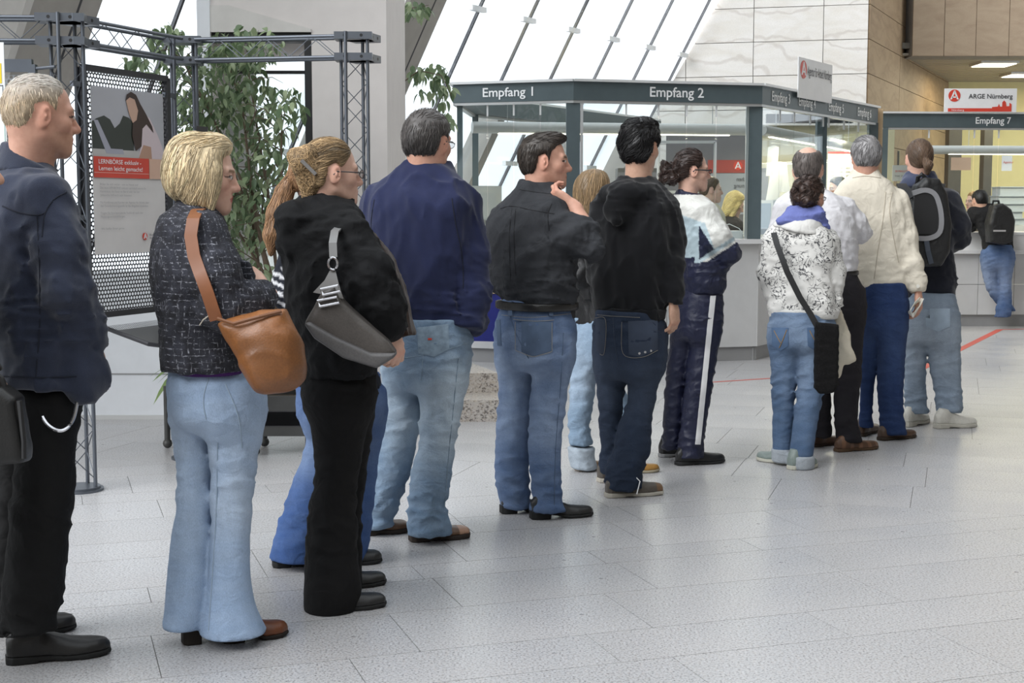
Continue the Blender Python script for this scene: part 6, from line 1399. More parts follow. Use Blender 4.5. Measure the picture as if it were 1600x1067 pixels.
# ---- D: woman hidden behind, long ponytail, blue flared jeans
Dp = Person(5.43, 520, 'woman with a long reddish ponytail and blue flared jeans, mostly hidden behind the bun woman', 'fair', (0.40, 0.22, 0.11), h=0.011)
head(Dp, 497, 322, D(30), 0.93, neck=Dp.p(488, 345), neck_r=0.048, female=True, ears=False, hres=0.006)
def tailD(S): strands_tail(S, [(-0.10, 0.02, 0.0), (-0.135, 0.03, -0.06), (-0.165, 0.03, -0.15), (-0.19, 0.02, -0.24), (-0.20, 0.02, -0.31)], [0.028, 0.036, 0.044, 0.038, 0.010])
hair(Dp, [(0.070, 0.15), (0.070, 0.078), (0.03, 0.03), (0.0, -0.02), (-0.05, -0.06), (-0.1, -0.07), (-0.3, -0.5), (-0.3, 0.15)], 0.010, tailD, n=500, L=(0.08, 0.16), flow=lambda p: (-1, 0, -0.3) if p[2] > -0.01 else (-0.3, 0, -1), amp=0.003, freq=(70, 70, 14), wd=0.002)
g = Dp.garment('jacket', 'cotton'); g.loft([(325, 465, 530), (345, 450, 552), (380, 446, 566), (440, 450, 570), (500, 455, 575), (570, 455, 588), (600, 456, 595)], D(28), 0.64); g.chain([(462, 375, 0.1, 22), (446, 440, 0.12, 19), (440, 475, 0.02, 15)])
def colD(v): x, y = g.px(v); s_ = ((y - 0.5 * x) % 14 < 5) & (x < 462) & (y > 420); return np.where(s_[:, None], (0.6, 0.6, 0.62), (0.015, 0.017, 0.025))
g.done(colD, fold_top(4, 0.006))
legs(Dp, [(585, 458, 598), (620, 462, 606), (650, 468, 604)], [([(640, 464, 550), (690, 478, 545), (740, 462, 540), (790, 444, 530), (840, 428, 520), (878, 420, 512)], -0.02, -0.02), ([(640, 530, 605), (700, 535, 594), (780, 525, 585), (860, 520, 575), (884, 518, 572)], 0.05, 0.03)], D(28), 'denim', denim((0.05, 0.11, 0.30), 0.5, (0.30, 0.40, 0.58), 5), fold_leg(0.5, 0.2, 21, 0.006), name='jeans')
shoe(Dp, ground(424, 890), ground(510, 884), 0.045, 0.06, heelh=0.012); shoe(Dp, ground(500, 886), ground(595, 882), 0.045, 0.065, heelh=0.012); Dp.finish()

# ---- E: man in the navy jacket
E = Person(5.88, 650, 'broad grey-haired man seen from behind in a navy jacket and faded jeans with brown sandals', 'ruddy', (0.10, 0.09, 0.085))
head(E, 670, 272, D(62), 1.06, neck=E.p(668, 282, 0.0), neck_r=0.066, brow=(0.08, 0.07, 0.06))
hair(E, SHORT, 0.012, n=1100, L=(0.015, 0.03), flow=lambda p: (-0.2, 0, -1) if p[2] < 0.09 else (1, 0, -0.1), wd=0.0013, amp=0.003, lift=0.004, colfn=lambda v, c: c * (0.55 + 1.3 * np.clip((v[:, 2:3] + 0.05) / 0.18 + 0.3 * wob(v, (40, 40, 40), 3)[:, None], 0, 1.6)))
glasses(E)
g = E.garment('jacket', 'wool')
g.loft([(254, 634, 702, 0, 0.95), (266, 618, 712, 0, 0.8), (280, 596, 722, 0, 0.62), (306, 574, 738), (350, 568, 734), (420, 572, 726), (480, 588, 730), (515, 598, 732), (535, 602, 728)], D(62), 0.62, cut=[(E.p(650, 528), nrm(V3(0.42, 0, -1)))])
collar(E, g, [(246, 640, 700, 0.01), (262, 630, 708)], D(62), 0.9, cut=[(E.p(668, 252), nrm(V3(0.35, 0, 0.9)))])
g.chain([(722, 318, -0.02, 27), (735, 400, -0.04, 26), (742, 455, -0.06, 24), (735, 512, -0.1, 19)]); g.ball(742, 500, -0.02, 0.055, 0.06, 0.07); g.chain([(590, 318, 0.08, 26), (574, 400, 0.12, 25), (580, 470, 0.2, 22)])
g.done((0.019, 0.025, 0.072), fold_top(9, 0.012, 18, 8, E.p(650, 480)[2], 0.10))
smE = plain('seam_e', (0.008, 0.01, 0.022), 0.9)
for q in (((706, 310), (712, 350), (722, 400), (724, 450)), ((585, 312), (580, 350), (584, 400))): seam(E, g, q, smE, 0.0022)
tE = legs(E, [(500, 602, 736), (540, 600, 736), (580, 600, 730), (605, 600, 726)], [([(590, 654, 728), (640, 656, 722), (690, 655, 712), (740, 642, 706), (790, 637, 698), (840, 636, 706)], -0.05, -0.07), ([(590, 600, 664), (640, 596, 662), (690, 588, 652), (740, 577, 640), (790, 567, 622), (830, 563, 614)], 0.05, 0.06)], D(55), 'denim', denim((0.17, 0.26, 0.38), 0.85, (0.56, 0.66, 0.75), 7), fold_leg(0.48, 0.15, 23, 0.009), name='jeans', ratio=0.8)
sand = (0.13, 0.065, 0.032); shoe(E, ground(640, 850), ground(732, 842), 0.05, 0.055, sand, (0.04, 0.03, 0.025), heelh=0.008, st=0.018, ankle=0.07, point=0.9, colfn=lambda v, c: np.where(((v[:, 0:1] > 0.78)), SK['tan'], c) * 0.95); shoe(E, ground(563, 840), ground(636, 833), 0.05, 0.055, sand, (0.04, 0.03, 0.025), heelh=0.008, st=0.018, ankle=0.07, point=0.9)
pkE = plain('denim_pocket', (0.22, 0.29, 0.36), 0.9, var=0.25, vscale=40); sE = plain('stitch_pale', (0.42, 0.40, 0.34), 0.9)
patch(E, tE, ((652, 512), (700, 506), (702, 545), (654, 552)), 'back_pocket', pkE, point=9); seam(E, tE, ((604, 560), (640, 558), (690, 548), (730, 536)), pkE, 0.002); seam(E, tE, ((662, 530), (660, 570), (658, 595)), pkE, 0.002)
seam(E, tE, ((716, 560), (708, 640), (700, 720), (694, 800)), pkE, 0.002); patch(E, tE, ((669, 528), (675, 528), (675, 531), (669, 531)), 'pocket_flag', 'sign_red', 0.005, 3, 3); E.finish()

# ---- F: man in dark shirt, hand at chin
Fp = Person(6.33, 830, 'man in a dark grey shirt and jeans holding his hand to his chin', 'ruddy', (0.045, 0.035, 0.028))
head(Fp, 852, 294, D(4), 0.985, neck=Fp.p(842, 312), neck_r=0.060, beard=0.12)
hair(Fp, SHORT[:1] + [(0.086, 0.088), (0.050, 0.070), (0.024, 0.042), (0.016, 0.005), (0.006, -0.030), (-0.002, -0.004), (-0.010, 0.032), (-0.034, 0.022), (-0.040, -0.020), (-0.050, -0.068), (-0.125, -0.075), (-0.15, 0), (-0.15, 0.15)], 0.013, lambda S: S.ell((0.05, 0, 0.105), (0.045, 0.05, 0.026), k=0.03), n=1000, L=(0.02, 0.04), flow=lambda p: (-0.2, 0, -1) if p[2] < 0.08 else (1, 0, 0.1), wd=0.0014, amp=0.003)
g = Fp.garment('shirt', 'cotton')
g.loft([(284, 813, 868, 0, 0.95), (300, 804, 876, 0, 0.85), (318, 786, 884), (350, 769, 892), (400, 767, 896), (440, 775, 896), (462, 784, 894), (480, 788, 890)], D(32), 0.64)
collar(Fp, g, [(280, 815, 866), (292, 812, 872), (306, 810, 876)], D(10), 0.9, cut=[(Fp.p(838, 289), nrm(V3(0.28, 0, 0.95)))])
g.chain([(862, 338, -0.13, 28), (895, 368, -0.2, 24), (925, 386, -0.2, 17)], flat=False); g.chain([(925, 386, -0.2, 17), (918, 362, -0.18, 16), (911, 345, -0.16, 13)]); g.chain([(782, 345, 0.12, 20), (770, 410, 0.14, 16), (778, 452, 0.06, 13)])
g.done((0.036, 0.038, 0.043), fold_top(12, 0.013, 22, 16, Fp.p(800, 440)[2], 0.12))
hand(Fp, Fp.p(892, 319, -0.13), V3(-0.80, 0.22, 0.42), V3(-0.35, -0.75, -0.55), 1, 1.0, 1.05, forearm=(Fp.p(914, 352, -0.17), 0.038))
bl = Fp.garment('belt', 'leather'); bl.loft([(470, 783, 894), (483, 783, 894)], D(32), 0.78, core=False, grow=0.018, amax=0.24, round_=0.004); bl.done((0.012, 0.011, 0.010)); on_person(Fp, MB().box(Fp.p(890, 497, -0.10), Fp.p(898, 468, -0.02)), 'phone_holster', 'black', False)
smF = plain('seam_f', (0.012, 0.012, 0.014), 0.9)
for q in (((782, 326), (800, 322), (830, 328), (866, 334)), ((800, 326), (796, 370), (798, 440)), ((806, 326), (803, 370), (806, 430)), ((862, 318), (856, 335), (858, 360)), ((812, 296), (836, 300), (868, 304))): seam(Fp, g, q, smF, 0.0018)
tFp = legs(Fp, [(472, 784, 892), (510, 777, 896), (550, 776, 894), (575, 777, 892)], [([(560, 834, 893), (610, 830, 887), (660, 826, 880), (720, 826, 876), (770, 831, 878), (803, 827, 884)], -0.05, -0.05), ([(560, 777, 836), (610, 779, 832), (660, 777, 828), (720, 773, 827), (770, 777, 827), (799, 782, 828)], 0.06, 0.06)], D(32), 'denim', denim((0.075, 0.13, 0.26), 0.8, (0.46, 0.57, 0.75), 9, 0.70), fold_leg(0.46, 0.12, 25, 0.0075), name='jeans', ratio=0.8)
shoe(Fp, ground(830, 814), ground(926, 808), 0.046, 0.062, heelh=0.026, point=0.75); shoe(Fp, ground(783, 805), ground(862, 800), 0.046, 0.062, heelh=0.026)
pk = plain('pocket_f', (0.085, 0.125, 0.20), 0.9, var=0.25)
sF = plain('stitch_f', (0.30, 0.28, 0.24), 0.9)
patch(Fp, tFp, ((806, 502), (862, 503), (862, 548), (806, 546)), 'back_pocket', pk, point=10); patch(Fp, tFp, ((776, 500), (782, 500), (784, 540), (778, 540)), 'back_pocket', pk)
for q in (((803, 499), (835, 502), (865, 500)), ((806, 547), (820, 553), (834, 557), (850, 553), (862, 549)), ((806, 503), (806, 546)), ((862, 504), (862, 548))): seam(Fp, tFp, q, sF, 0.0013, 'pocket_stitching', 0.004)
seam(Fp, tFp, ((880, 520), (876, 600), (868, 700), (866, 795)), pk, 0.002); seam(Fp, tFp, ((796, 488), (806, 520), (826, 560)), pk, 0.002); seam(Fp, tFp, ((784, 492), (830, 496), (892, 490)), sF, 0.0013)
for a in (797, 857): patch(Fp, tFp, ((a, 472), (a + 6, 472), (a + 6, 494), (a, 494)), 'belt_loop', pk, 0.012, 3, 4)
Fp.finish()

# ---- G: half-hidden woman behind the hooded man
Gp = Person(7.45, 925, 'long-haired fair woman in pale rolled jeans, half hidden behind the hooded man', 'fair', (0.42, 0.28, 0.15), h=0.011)
head(Gp, 930, 335, D(30), 0.95, neck=Gp.p(924, 352), neck_r=0.048, female=True, ears=False, hres=0.006)
hair(Gp, [(0.07, 0.15), (0.07, 0.078), (0.05, 0.0), (0.04, -0.16), (-0.2, -0.26), (-0.2, 0.15)], 0.012, lambda S: (S.ell((-0.05, 0, -0.06), (0.07, 0.085, 0.13), k=0.03)), n=350, L=(0.08, 0.15), flow=lambda p: (-0.15, 0, -1), amp=0.003, freq=(70, 70, 10), wd=0.002)
g = Gp.garment('jacket', 'nylon'); g.loft([(338, 905, 950), (355, 898, 968), (400, 896, 972), (450, 897, 970), (506, 896, 968)], D(30), 0.66); g.chain([(906, 365, -0.1, 15), (908, 430, -0.14, 15), (925, 462, -0.12, 12)]); g.done((0.012, 0.012, 0.013), fold_top(6, 0.008))
legs(Gp, [(500, 895, 965), (540, 892, 970), (570, 892, 968)], [([(560, 891, 935), (610, 890, 930), (660, 888, 922), (700, 889, 926)], -0.03, -0.03), ([(560, 925, 968), (620, 945, 980), (680, 970, 1000), (712, 982, 1010)], 0.02, 0.0)], D(30), 'denim', denim((0.26, 0.37, 0.50), 0.5, (0.52, 0.62, 0.74), 2), fold_leg(0.5, 0.25, 31, 0.008), name='jeans')
cf = Gp.garment('cuff', 'denim'); cf.loft([(698, 888, 928, -0.03), (732, 892, 932, -0.03)], 0.5, 0.95, core=False); cf.done((0.46, 0.53, 0.60), fold_leg(0.1, 0.1, 4, 0.003))
yel = (0.42, 0.22, 0.05); shoe(Gp, ground(902, 738), ground(945, 733), 0.04, 0.05, (0.30, 0.16, 0.06), (0.3, 0.25, 0.2), ankle=0.06, heelh=0.006); shoe(Gp, ground(975, 742), ground(1030, 738), 0.04, 0.05, yel, (0.4, 0.35, 0.25), ankle=0.06, heelh=0.006); Gp.finish()

# ---- H: man in black hoodie
Hp = Person(6.79, 985, 'dark-haired man in a black hooded pullover and dark jeans with grey sneakers', 'med', (0.012, 0.011, 0.012))
head(Hp, 1001, 270, D(58), 1.0, neck=Hp.p(997, 290), neck_r=0.056, beard=0.3, brow=(0.02, 0.018, 0.018))
hair(Hp, SHORT[:10] + [(-0.050, -0.085), (-0.13, -0.095), (-0.16, 0), (-0.16, 0.17)], 0.020, lambda S: (S.ell((-0.06, 0, 0.08), (0.06, 0.06, 0.05), k=0.03), S.ell((0.03, 0, 0.11), (0.05, 0.055, 0.03), k=0.03)), n=1300, L=(0.025, 0.05), flow=lambda p: (-0.3 + math.sin(p[2] * 60), math.cos(p[0] * 50), -1) if p[2] < 0.09 else (math.sin(p[1] * 60), math.cos(p[0] * 60), -0.2), wd=0.0018, lift=0.006, amp=0.006, freq=(75, 75, 75))
g = Hp.garment('hoodie', 'wool')
g.loft([(278, 970, 1022, 0, 0.95), (296, 952, 1038, 0, 0.75), (325, 936, 1050), (380, 925, 1046), (430, 924, 1038), (475, 929, 1036), (498, 934, 1034)], D(58), 0.62)
g.chain([(1038, 322, -0.02, 22), (1048, 375, -0.03, 20), (1050, 415, -0.06, 18)], flat=False); g.chain([(1050, 415, -0.06, 18), (1050, 450, -0.08, 15), (1051, 474, -0.09, 13)]); g.chain([(946, 325, 0.06, 22), (930, 385, 0.08, 20), (936, 440, 0.12, 17)])
g.s.ell(Hp.p(988, 300, -0.06), (0.125, 0.12, 0.055), k=0.03); g.s.ell(Hp.p(968, 325, -0.115), (0.075, 0.05, 0.075), k=0.03); g.s.cone(Hp.p(948, 300, 0.0), Hp.p(1040, 312, -0.02), 0.035, 0.03, 0.03); g.s.cone(Hp.p(955, 295, -0.1), Hp.p(962, 343, -0.145), 0.02, 0.022, 0.02)
g.done((0.0065, 0.0068, 0.0085), fold_top(16, 0.011, 22, 12, Hp.p(990, 315)[2], 0.08))
rb = Hp.garment('rib_band', 'wool'); rb.loft([(480, 929, 1037), (499, 934, 1034)], D(58), 0.64, core=False, grow=0.004, round_=0.006); rb.done((0.007, 0.0072, 0.009), lambda q: 0.0015 * np.sin(q[:, 0] * 600))
tHp = legs(Hp, [(488, 930, 1034), (520, 928, 1040), (560, 930, 1038), (590, 931, 1030)], [([(575, 978, 1034), (620, 982, 1024), (660, 968, 1018), (700, 958, 1016), (740, 945, 1004), (768, 945, 1003)], -0.03, -0.03), ([(575, 931, 984), (620, 933, 974), (660, 936, 972), (700, 938, 970), (748, 937, 970)], 0.06, 0.06)], D(55), 'denim', denim((0.022, 0.034, 0.062), 0.22, (0.16, 0.20, 0.28), 12), fold_leg(0.45, 0.12, 33, 0.008), name='jeans', ratio=0.8)
gs = (0.10, 0.085, 0.07)
def snk(v, c): return np.where((v[:, 0:1] > 0.86), (0.19, 0.11, 0.06), c)
for a, b in (((948, 780), (1036, 774)), ((936, 756), (990, 752))):
    o = shoe(Hp, ground(*a), ground(*b), 0.046, 0.075, gs, (0.45, 0.42, 0.36), heelh=0.006, st=0.016, point=0.85, colfn=snk)
on_person(Hp, MB().path([Hp.p(993, 745, -0.1), Hp.p(1000, 752, -0.11), Hp.p(995, 772, -0.11)], 0.003, 5), 'laces', 'sign_white')
hand(Hp, Hp.p(1052, 478, -0.09), V3(0.12, 0.1, -1), V3(0.8, -0.6, 0), 1, 0.55)
pk = plain('pocket_h', (0.035, 0.047, 0.075), 0.9, var=0.2); sH = plain('stitch_h', (0.22, 0.20, 0.17), 0.9)
patch(Hp, tHp, ((972, 502), (1027, 500), (1027, 546), (974, 552)), 'back_pocket', pk, point=8); patch(Hp, tHp, ((931, 497), (947, 500), (945, 550), (931, 546)), 'back_pocket', pk, point=5)
for q in (((972, 503), (974, 552), (1002, 558), (1027, 547)), ((931, 497), (947, 500), (945, 550), (938, 553)), ((934, 492), (958, 494), (1000, 496))): seam(Hp, tHp, q, sH, 0.0012, 'pocket_stitching', 0.004)
seam(Hp, tHp, ((958, 496), (960, 530), (966, 570)), pk, 0.002)
for k in range(3): on_person(Hp, MB().disc(raycast(Hp, tHp, 999 + k * 9, 552 - k * 2)[0], (0, -1, 0), 0.006, 0.004, 8), 'stud', 'chrome')
Hp.finish()

# ---- I: woman in tracksuit
I = Person(7.65, 1085, 'woman with curly tied-back hair and glasses in a navy and pale blue tracksuit', 'fair', (0.050, 0.028, 0.022), h=0.0065)
head(I, 1081, 298, D(12), 0.89, neck=I.p(1073, 312), neck_r=0.050, female=True)
def curlI(S):
    r_ = random.Random(5)
    for k in range(26): S.ell((-0.135 + r_.uniform(-.045, .03), r_.uniform(-.05, .05), -0.005 + r_.uniform(-.06, .05)), (0.024,) * 3, k=0.012)
hair(I, [(0.062, 0.15), (0.062, 0.078), (0.05, 0.055), (0.034, 0.03), (0.014, 0.005), (-0.01, 0.03), (-0.034, 0.02), (-0.04, -0.03), (-0.07, -0.07), (-0.25, -0.15), (-0.25, 0.15)], 0.012, curlI, n=600, L=(0.03, 0.06), flow=lambda p: (-1, 0, 0) if p[0] > -0.09 else (math.sin(p[2] * 90), math.cos(p[0] * 80), math.sin(p[1] * 70)), wd=0.002, lift=0.008, amp=0.005, freq=(80, 80, 80))
glasses(I, True)
g = I.garment('tracksuit_top', 'nylon')
g.loft([(302, 1058, 1096, 0, 0.95), (318, 1046, 1110), (350, 1048, 1122), (400, 1058, 1126), (430, 1060, 1130), (446, 1062, 1130), (458, 1064, 1126)], D(18), 0.66); collar(I, g, [(296, 1058, 1094), (312, 1056, 1102)], D(12), cut=[(I.p(1078, 301), nrm(V3(0.3, 0, 0.95)))])
g.chain([(1100, 335, -0.12, 20), (1122, 372, -0.18, 19), (1140, 396, -0.17, 15)], flat=False); g.chain([(1140, 396, -0.17, 15), (1128, 408, -0.1, 13), (1105, 410, 0.02, 12)]); g.chain([(1075, 335, 0.14, 16), (1090, 385, 0.2, 15), (1138, 405, 0.06, 12)])
def colI(v):
    x, y = g.px(v); wh, lb, nv_ = np.array((0.66, 0.66, 0.62)), np.array((0.42, 0.52, 0.56)), np.array((0.010, 0.013, 0.040)); c = np.tile(lb, (len(v), 1))
    c[(y < 330 + (x - 1048) * 0.35)] = wh; t = (x - 1100) * 0.55 + (y - 335) * 0.83; arm = (x > 1092 - (y - 340) * 0.1) & (v[:, 1] < I.Y - 0.02)
    c[arm & (x - y * 0.35 > 980)] = wh; c[arm & (y > 352) & (x - 0.62 * y < 874) & (x > 1092)] = nv_; c[arm & (t > 54)] = lb; c[arm & (t > 60)] = wh * 0.97; c[arm & (t > 64)] = nv_; c[(y > 402) & ~arm] = nv_; c[(y > 410)] = nv_; c[y < 304] = nv_; return c
g.done(colI, fold_top(19, 0.006, 22, 20, I.p(1100, 420)[2], 0.08))
tI = legs(I, [(450, 1062, 1128), (490, 1056, 1126), (530, 1050, 1124)], [([(520, 1082, 1124), (570, 1074, 1118), (620, 1068, 1110), (670, 1063, 1102), (718, 1058, 1098)], -0.04, -0.04), ([(520, 1049, 1092), (570, 1043, 1080), (620, 1038, 1072), (670, 1036, 1068), (706, 1034, 1066)], 0.05, 0.06)], D(18), 'nylon', lambda v: np.tile((0.011, 0.014, 0.042), (len(v), 1)), fold_leg(0.45, 0.12, 37, 0.007), ratio=0.8, name='tracksuit_trousers')
patch(I, tI, ((1110, 462), (1118, 462), (1094, 694), (1086, 694)), 'side_stripe', 'sign_white', 0.004, 3, 30)
shoe(I, ground(1058, 729), ground(1133, 724), 0.045, 0.07, (0.012, 0.012, 0.013), (0.03, 0.03, 0.03), heelh=0.008); shoe(I, ground(1032, 716), ground(1085, 713), 0.045, 0.07, (0.012, 0.012, 0.013), (0.3, 0.3, 0.3), heelh=0.008)
hand(I, I.p(1112, 410, -0.05), V3(-1, 0.2, -0.1), V3(0, -0.6, 0.6), 1, 0.5, 0.9); I.finish()

# ---- J: woman in the floral sweater
J = Person(7.55, 1245, 'woman with a curly bun, blue scarf and white sweater with black scroll print', 'med', (0.060, 0.036, 0.028))
head(J, 1264, 342, D(55), 0.93, neck=J.p(1257, 352), neck_r=0.048, female=True)
def curlJ(S):
    r_ = random.Random(9)
    for k in range(26): S.ell((-0.105 + r_.uniform(-.045, .03), 0.0 + r_.uniform(-.045, .05), 0.035 + r_.uniform(-.055, .05)), (0.022,) * 3, k=0.012)
hair(J, [(0.062, 0.15), (0.062, 0.078), (0.05, 0.055), (0.034, 0.03), (0.014, 0.005), (-0.01, 0.03), (-0.034, 0.02), (-0.04, -0.03), (-0.07, -0.08), (-0.25, -0.1), (-0.25, 0.15)], 0.012, curlJ, n=600, L=(0.03, 0.06), flow=lambda p: (-1, 0, 0.1) if p[0] > -0.08 else (math.sin(p[2] * 90), math.cos(p[0] * 80), math.sin(p[1] * 70)), wd=0.002, lift=0.008, amp=0.005, freq=(80, 80, 80)); glasses(J)
sc = J.garment('scarf', 'cotton'); sc.loft([(322, 1232, 1280, 0, 0.95), (338, 1224, 1286, 0, 0.95), (352, 1220, 1291, 0, 0.95)], D(55), 0.95, core=False); sc.s.cone(J.p(1222, 345, -0.06), J.p(1280, 332, -0.10), 0.03, 0.028, 0.03); sc.s.cone(J.p(1278, 330, -0.06), J.p(1290, 356, -0.05), 0.022, 0.02, 0.03); sc.done((0.16, 0.19, 0.46), fold_top(8, 0.009, 20, 50))
g = J.garment('sweater', 'floral')
g.loft([(348, 1216, 1284, 0, 0.9), (362, 1202, 1296), (385, 1198, 1302), (420, 1202, 1298), (455, 1204, 1300), (484, 1204, 1304), (494, 1206, 1304)], D(62), 0.64)
g.chain([(1206, 376, 0.02, 14), (1199, 425, 0.03, 13), (1206, 466, 0.1, 11)]); g.chain([(1296, 376, -0.03, 15), (1305, 425, -0.03, 14), (1304, 478, -0.02, 12)])
def colJ(v): x, y = g.px(v); return np.tile((0.66, 0.65, 0.62), (len(v), 1))
g.done(colJ, fold_top(22, 0.007, 22, 22, J.p(1250, 470)[2], 0.07))
cl_ = J.garment('collar', 'cotton'); cl_.loft([(340, 1220, 1286, 0, 0.95), (352, 1210, 1288, 0, 0.95), (366, 1204, 1290, 0, 0.9)], D(62), 0.85, core=False, cut=[(J.p(1245, 364), nrm(V3(-0.25, 0, -0.95)))]); cl_.done((0.70, 0.69, 0.66), fold_top(2, 0.005, 22, 22)); gJ = g; hm = J.garment('hem_band', 'cotton'); hm.loft([(482, 1204, 1304), (497, 1206, 1304)], D(62), 0.66, core=False, grow=0.004, round_=0.004); hm.done((0.68, 0.67, 0.64))
tJ = legs(J, [(490, 1205, 1302), (520, 1203, 1302), (545, 1203, 1300)], [([(535, 1203, 1252), (580, 1205, 1248), (630, 1207, 1242), (680, 1207, 1239), (712, 1208, 1238)], 0.03, 0.05), ([(535, 1248, 1300), (580, 1246, 1290), (630, 1243, 1282), (680, 1237, 1274), (718, 1233, 1270)], -0.03, -0.06)], D(62), 'denim', denim((0.075, 0.135, 0.25), 0.6, (0.38, 0.48, 0.62), 14, 0.7), fold_leg(0.45, 0.4, 41, 0.006), name='jeans', ratio=0.8)
cf = J.garment('cuff', 'denim'); cf.loft([(700, 1207, 1238, 0.05), (722, 1208, 1237, 0.05)], 0.5, 0.95, core=False, grow=0.004); cf.loft([(711, 1232, 1271, -0.06), (732, 1233, 1270, -0.06)], 0.5, 0.95, core=False, grow=0.004); cf.done((0.44, 0.48, 0.52))
sg = (0.24, 0.29, 0.27); shoe(J, ground(1236, 736), ground(1276, 730), 0.042, 0.06, sg, (0.55, 0.54, 0.46), heelh=0.006, st=0.016); shoe(J, ground(1236, 728), ground(1186, 720), 0.042, 0.06, sg, (0.55, 0.54, 0.46), heelh=0.006, st=0.016)
for px in (1207, 1262):
    patch(J, tJ, ((px - 1, 512), (px + 25, 512), (px + 25, 540), (px, 540)), 'back_pocket', plain('pocket_j', (0.09, 0.15, 0.26), 0.9, var=0.2), point=8)
    stJ = plain('stitch', (0.30, 0.20, 0.09), 0.8); seam(J, tJ, ((px + 3, 516), (px + 8, 526), (px + 13, 535)), stJ, 0.0025, 'pocket_stitching', 0.004); seam(J, tJ, ((px + 23, 515), (px + 17, 530), (px + 11, 543)), stJ, 0.0025, 'pocket_stitching', 0.004)
J.finish()
jb = empty('shoulder_bag', J.p(1290, 612, -0.2), 'black fuzzy shoulder bag with a long diagonal strap on the scroll-print sweater', 'bag')
S = SDF(0.008); S.poly([((a - 1290) / J.k, -(b - 560) / J.k) for a, b in ((1273, 504), (1308, 508), (1309, 600), (1302, 612), (1282, 614), (1274, 606))], J.p(1290, 560, -0.21), V3(1, 0, 0), V3(0, 0, 1), V3(0, 1, 0), 0.04, rad=0.02); v, f = S.mesh(lambda q: 0.004 * wob(q, (60, 60, 160), 2)); Kit().add(v, f, (0.010, 0.0095, 0.010)).build('bag_body', 'fur', jb)
MB().ribbon([J.p(*q) for q in ((1209, 364, -0.10), (1214, 382, -0.155), (1230, 425, -0.185), (1250, 465, -0.195), (1266, 490, -0.205), (1277, 510, -0.21))], 0.030, 0.008, V3(0, -1, 0.05)).build('strap', 'black', jb, smooth=True)
S = SDF(0.009); S.poly([((a - 1318) / J.k, -(b - 530) / J.k) for a, b in ((1300, 470), (1312, 484), (1326, 522), (1328, 540), (1336, 562), (1318, 570), (1312, 588), (1306, 590), (1304, 540))], J.p(1318, 530, 0.08), V3(1, 0, 0), V3(0, 0, 1), V3(0, 1, 0), 0.05, rad=0.02); v, f = S.mesh(fold_top(3, 0.009, 40, 10)); tag(Kit().add(v, f, (0.68, 0.62, 0.50)).build('carried_jacket', 'cotton', None), 'cream jacket hanging over the arm of the scroll-print sweater woman', 'jacket')

# ---- K: balding man in a white shirt
K = Person(8.08, 1310, 'balding man in a white shirt and dark trousers behind the scroll-print sweater woman', 'fair', (0.13, 0.11, 0.10), h=0.010)
head(K, 1262, 298, D(72), 1.02, neck=K.p(1265, 306), neck_r=0.060)
hair(K, SHORT, 0.008, n=700, L=(0.015, 0.03), flow=lambda p: (0, 0, -1), wd=0.0014, amp=0.002, sub=lambda S: S.ell((-0.03, 0, 0.14), (0.085, 0.055, 0.075), k=0.015, op='sub')); glasses(K)
g = K.garment('shirt', 'cotton')
g.loft([(294, 1243, 1288, 0, 0.95), (306, 1224, 1306, 0, 0.7), (330, 1213, 1326), (370, 1216, 1334), (405, 1232, 1336), (428, 1242, 1336)], D(70), 0.62); collar(K, g, [(288, 1246, 1286), (300, 1242, 1290)], D(72), 0.9)
g.chain([(1318, 326, 0.0, 20), (1335, 350, 0.02, 18), (1346, 364, 0.05, 14)], flat=False); g.chain([(1346, 364, 0.05, 14), (1325, 372, 0.2, 12)]); g.chain([(1228, 326, 0.02, 18), (1216, 362, 0.05, 15)], flat=False)
g.done((0.74, 0.73, 0.75), fold_top(25, 0.007, 24, 18, K.p(1290, 400)[2], 0.08))
legs(K, [(424, 1246, 1338), (460, 1244, 1346), (500, 1246, 1350)], [([(490, 1296, 1350), (550, 1300, 1347), (600, 1303, 1344), (650, 1304, 1340), (694, 1308, 1346)], -0.02, -0.03), ([(490, 1246, 1302), (560, 1250, 1298), (630, 1255, 1298), (686, 1262, 1300)], 0.05, 0.06)], D(68), 'twill', (0.022, 0.020, 0.024), fold_leg(0.45, 0.12, 43, 0.006))
br = (0.11, 0.055, 0.03); shoe(K, ground(1309, 708), ground(1373, 702), 0.047, 0.06, br, (0.10, 0.06, 0.035), heelh=0.006, ankle=0.07, colfn=lambda v, c: np.where((np.abs(((v[:, 0:1] * 5) % 1) - 0.5) < 0.2), c * 1.9, c)); shoe(K, ground(1268, 700), ground(1318, 694), 0.047, 0.06, br, (0.06, 0.04, 0.03), heelh=0.006)
bl = K.garment('belt', 'leather'); bl.loft([(422, 1243, 1338), (430, 1244, 1338)], D(70), 0.64, core=False, grow=0.004, round_=0.004); bl.done((0.012, 0.011, 0.010)); K.finish()

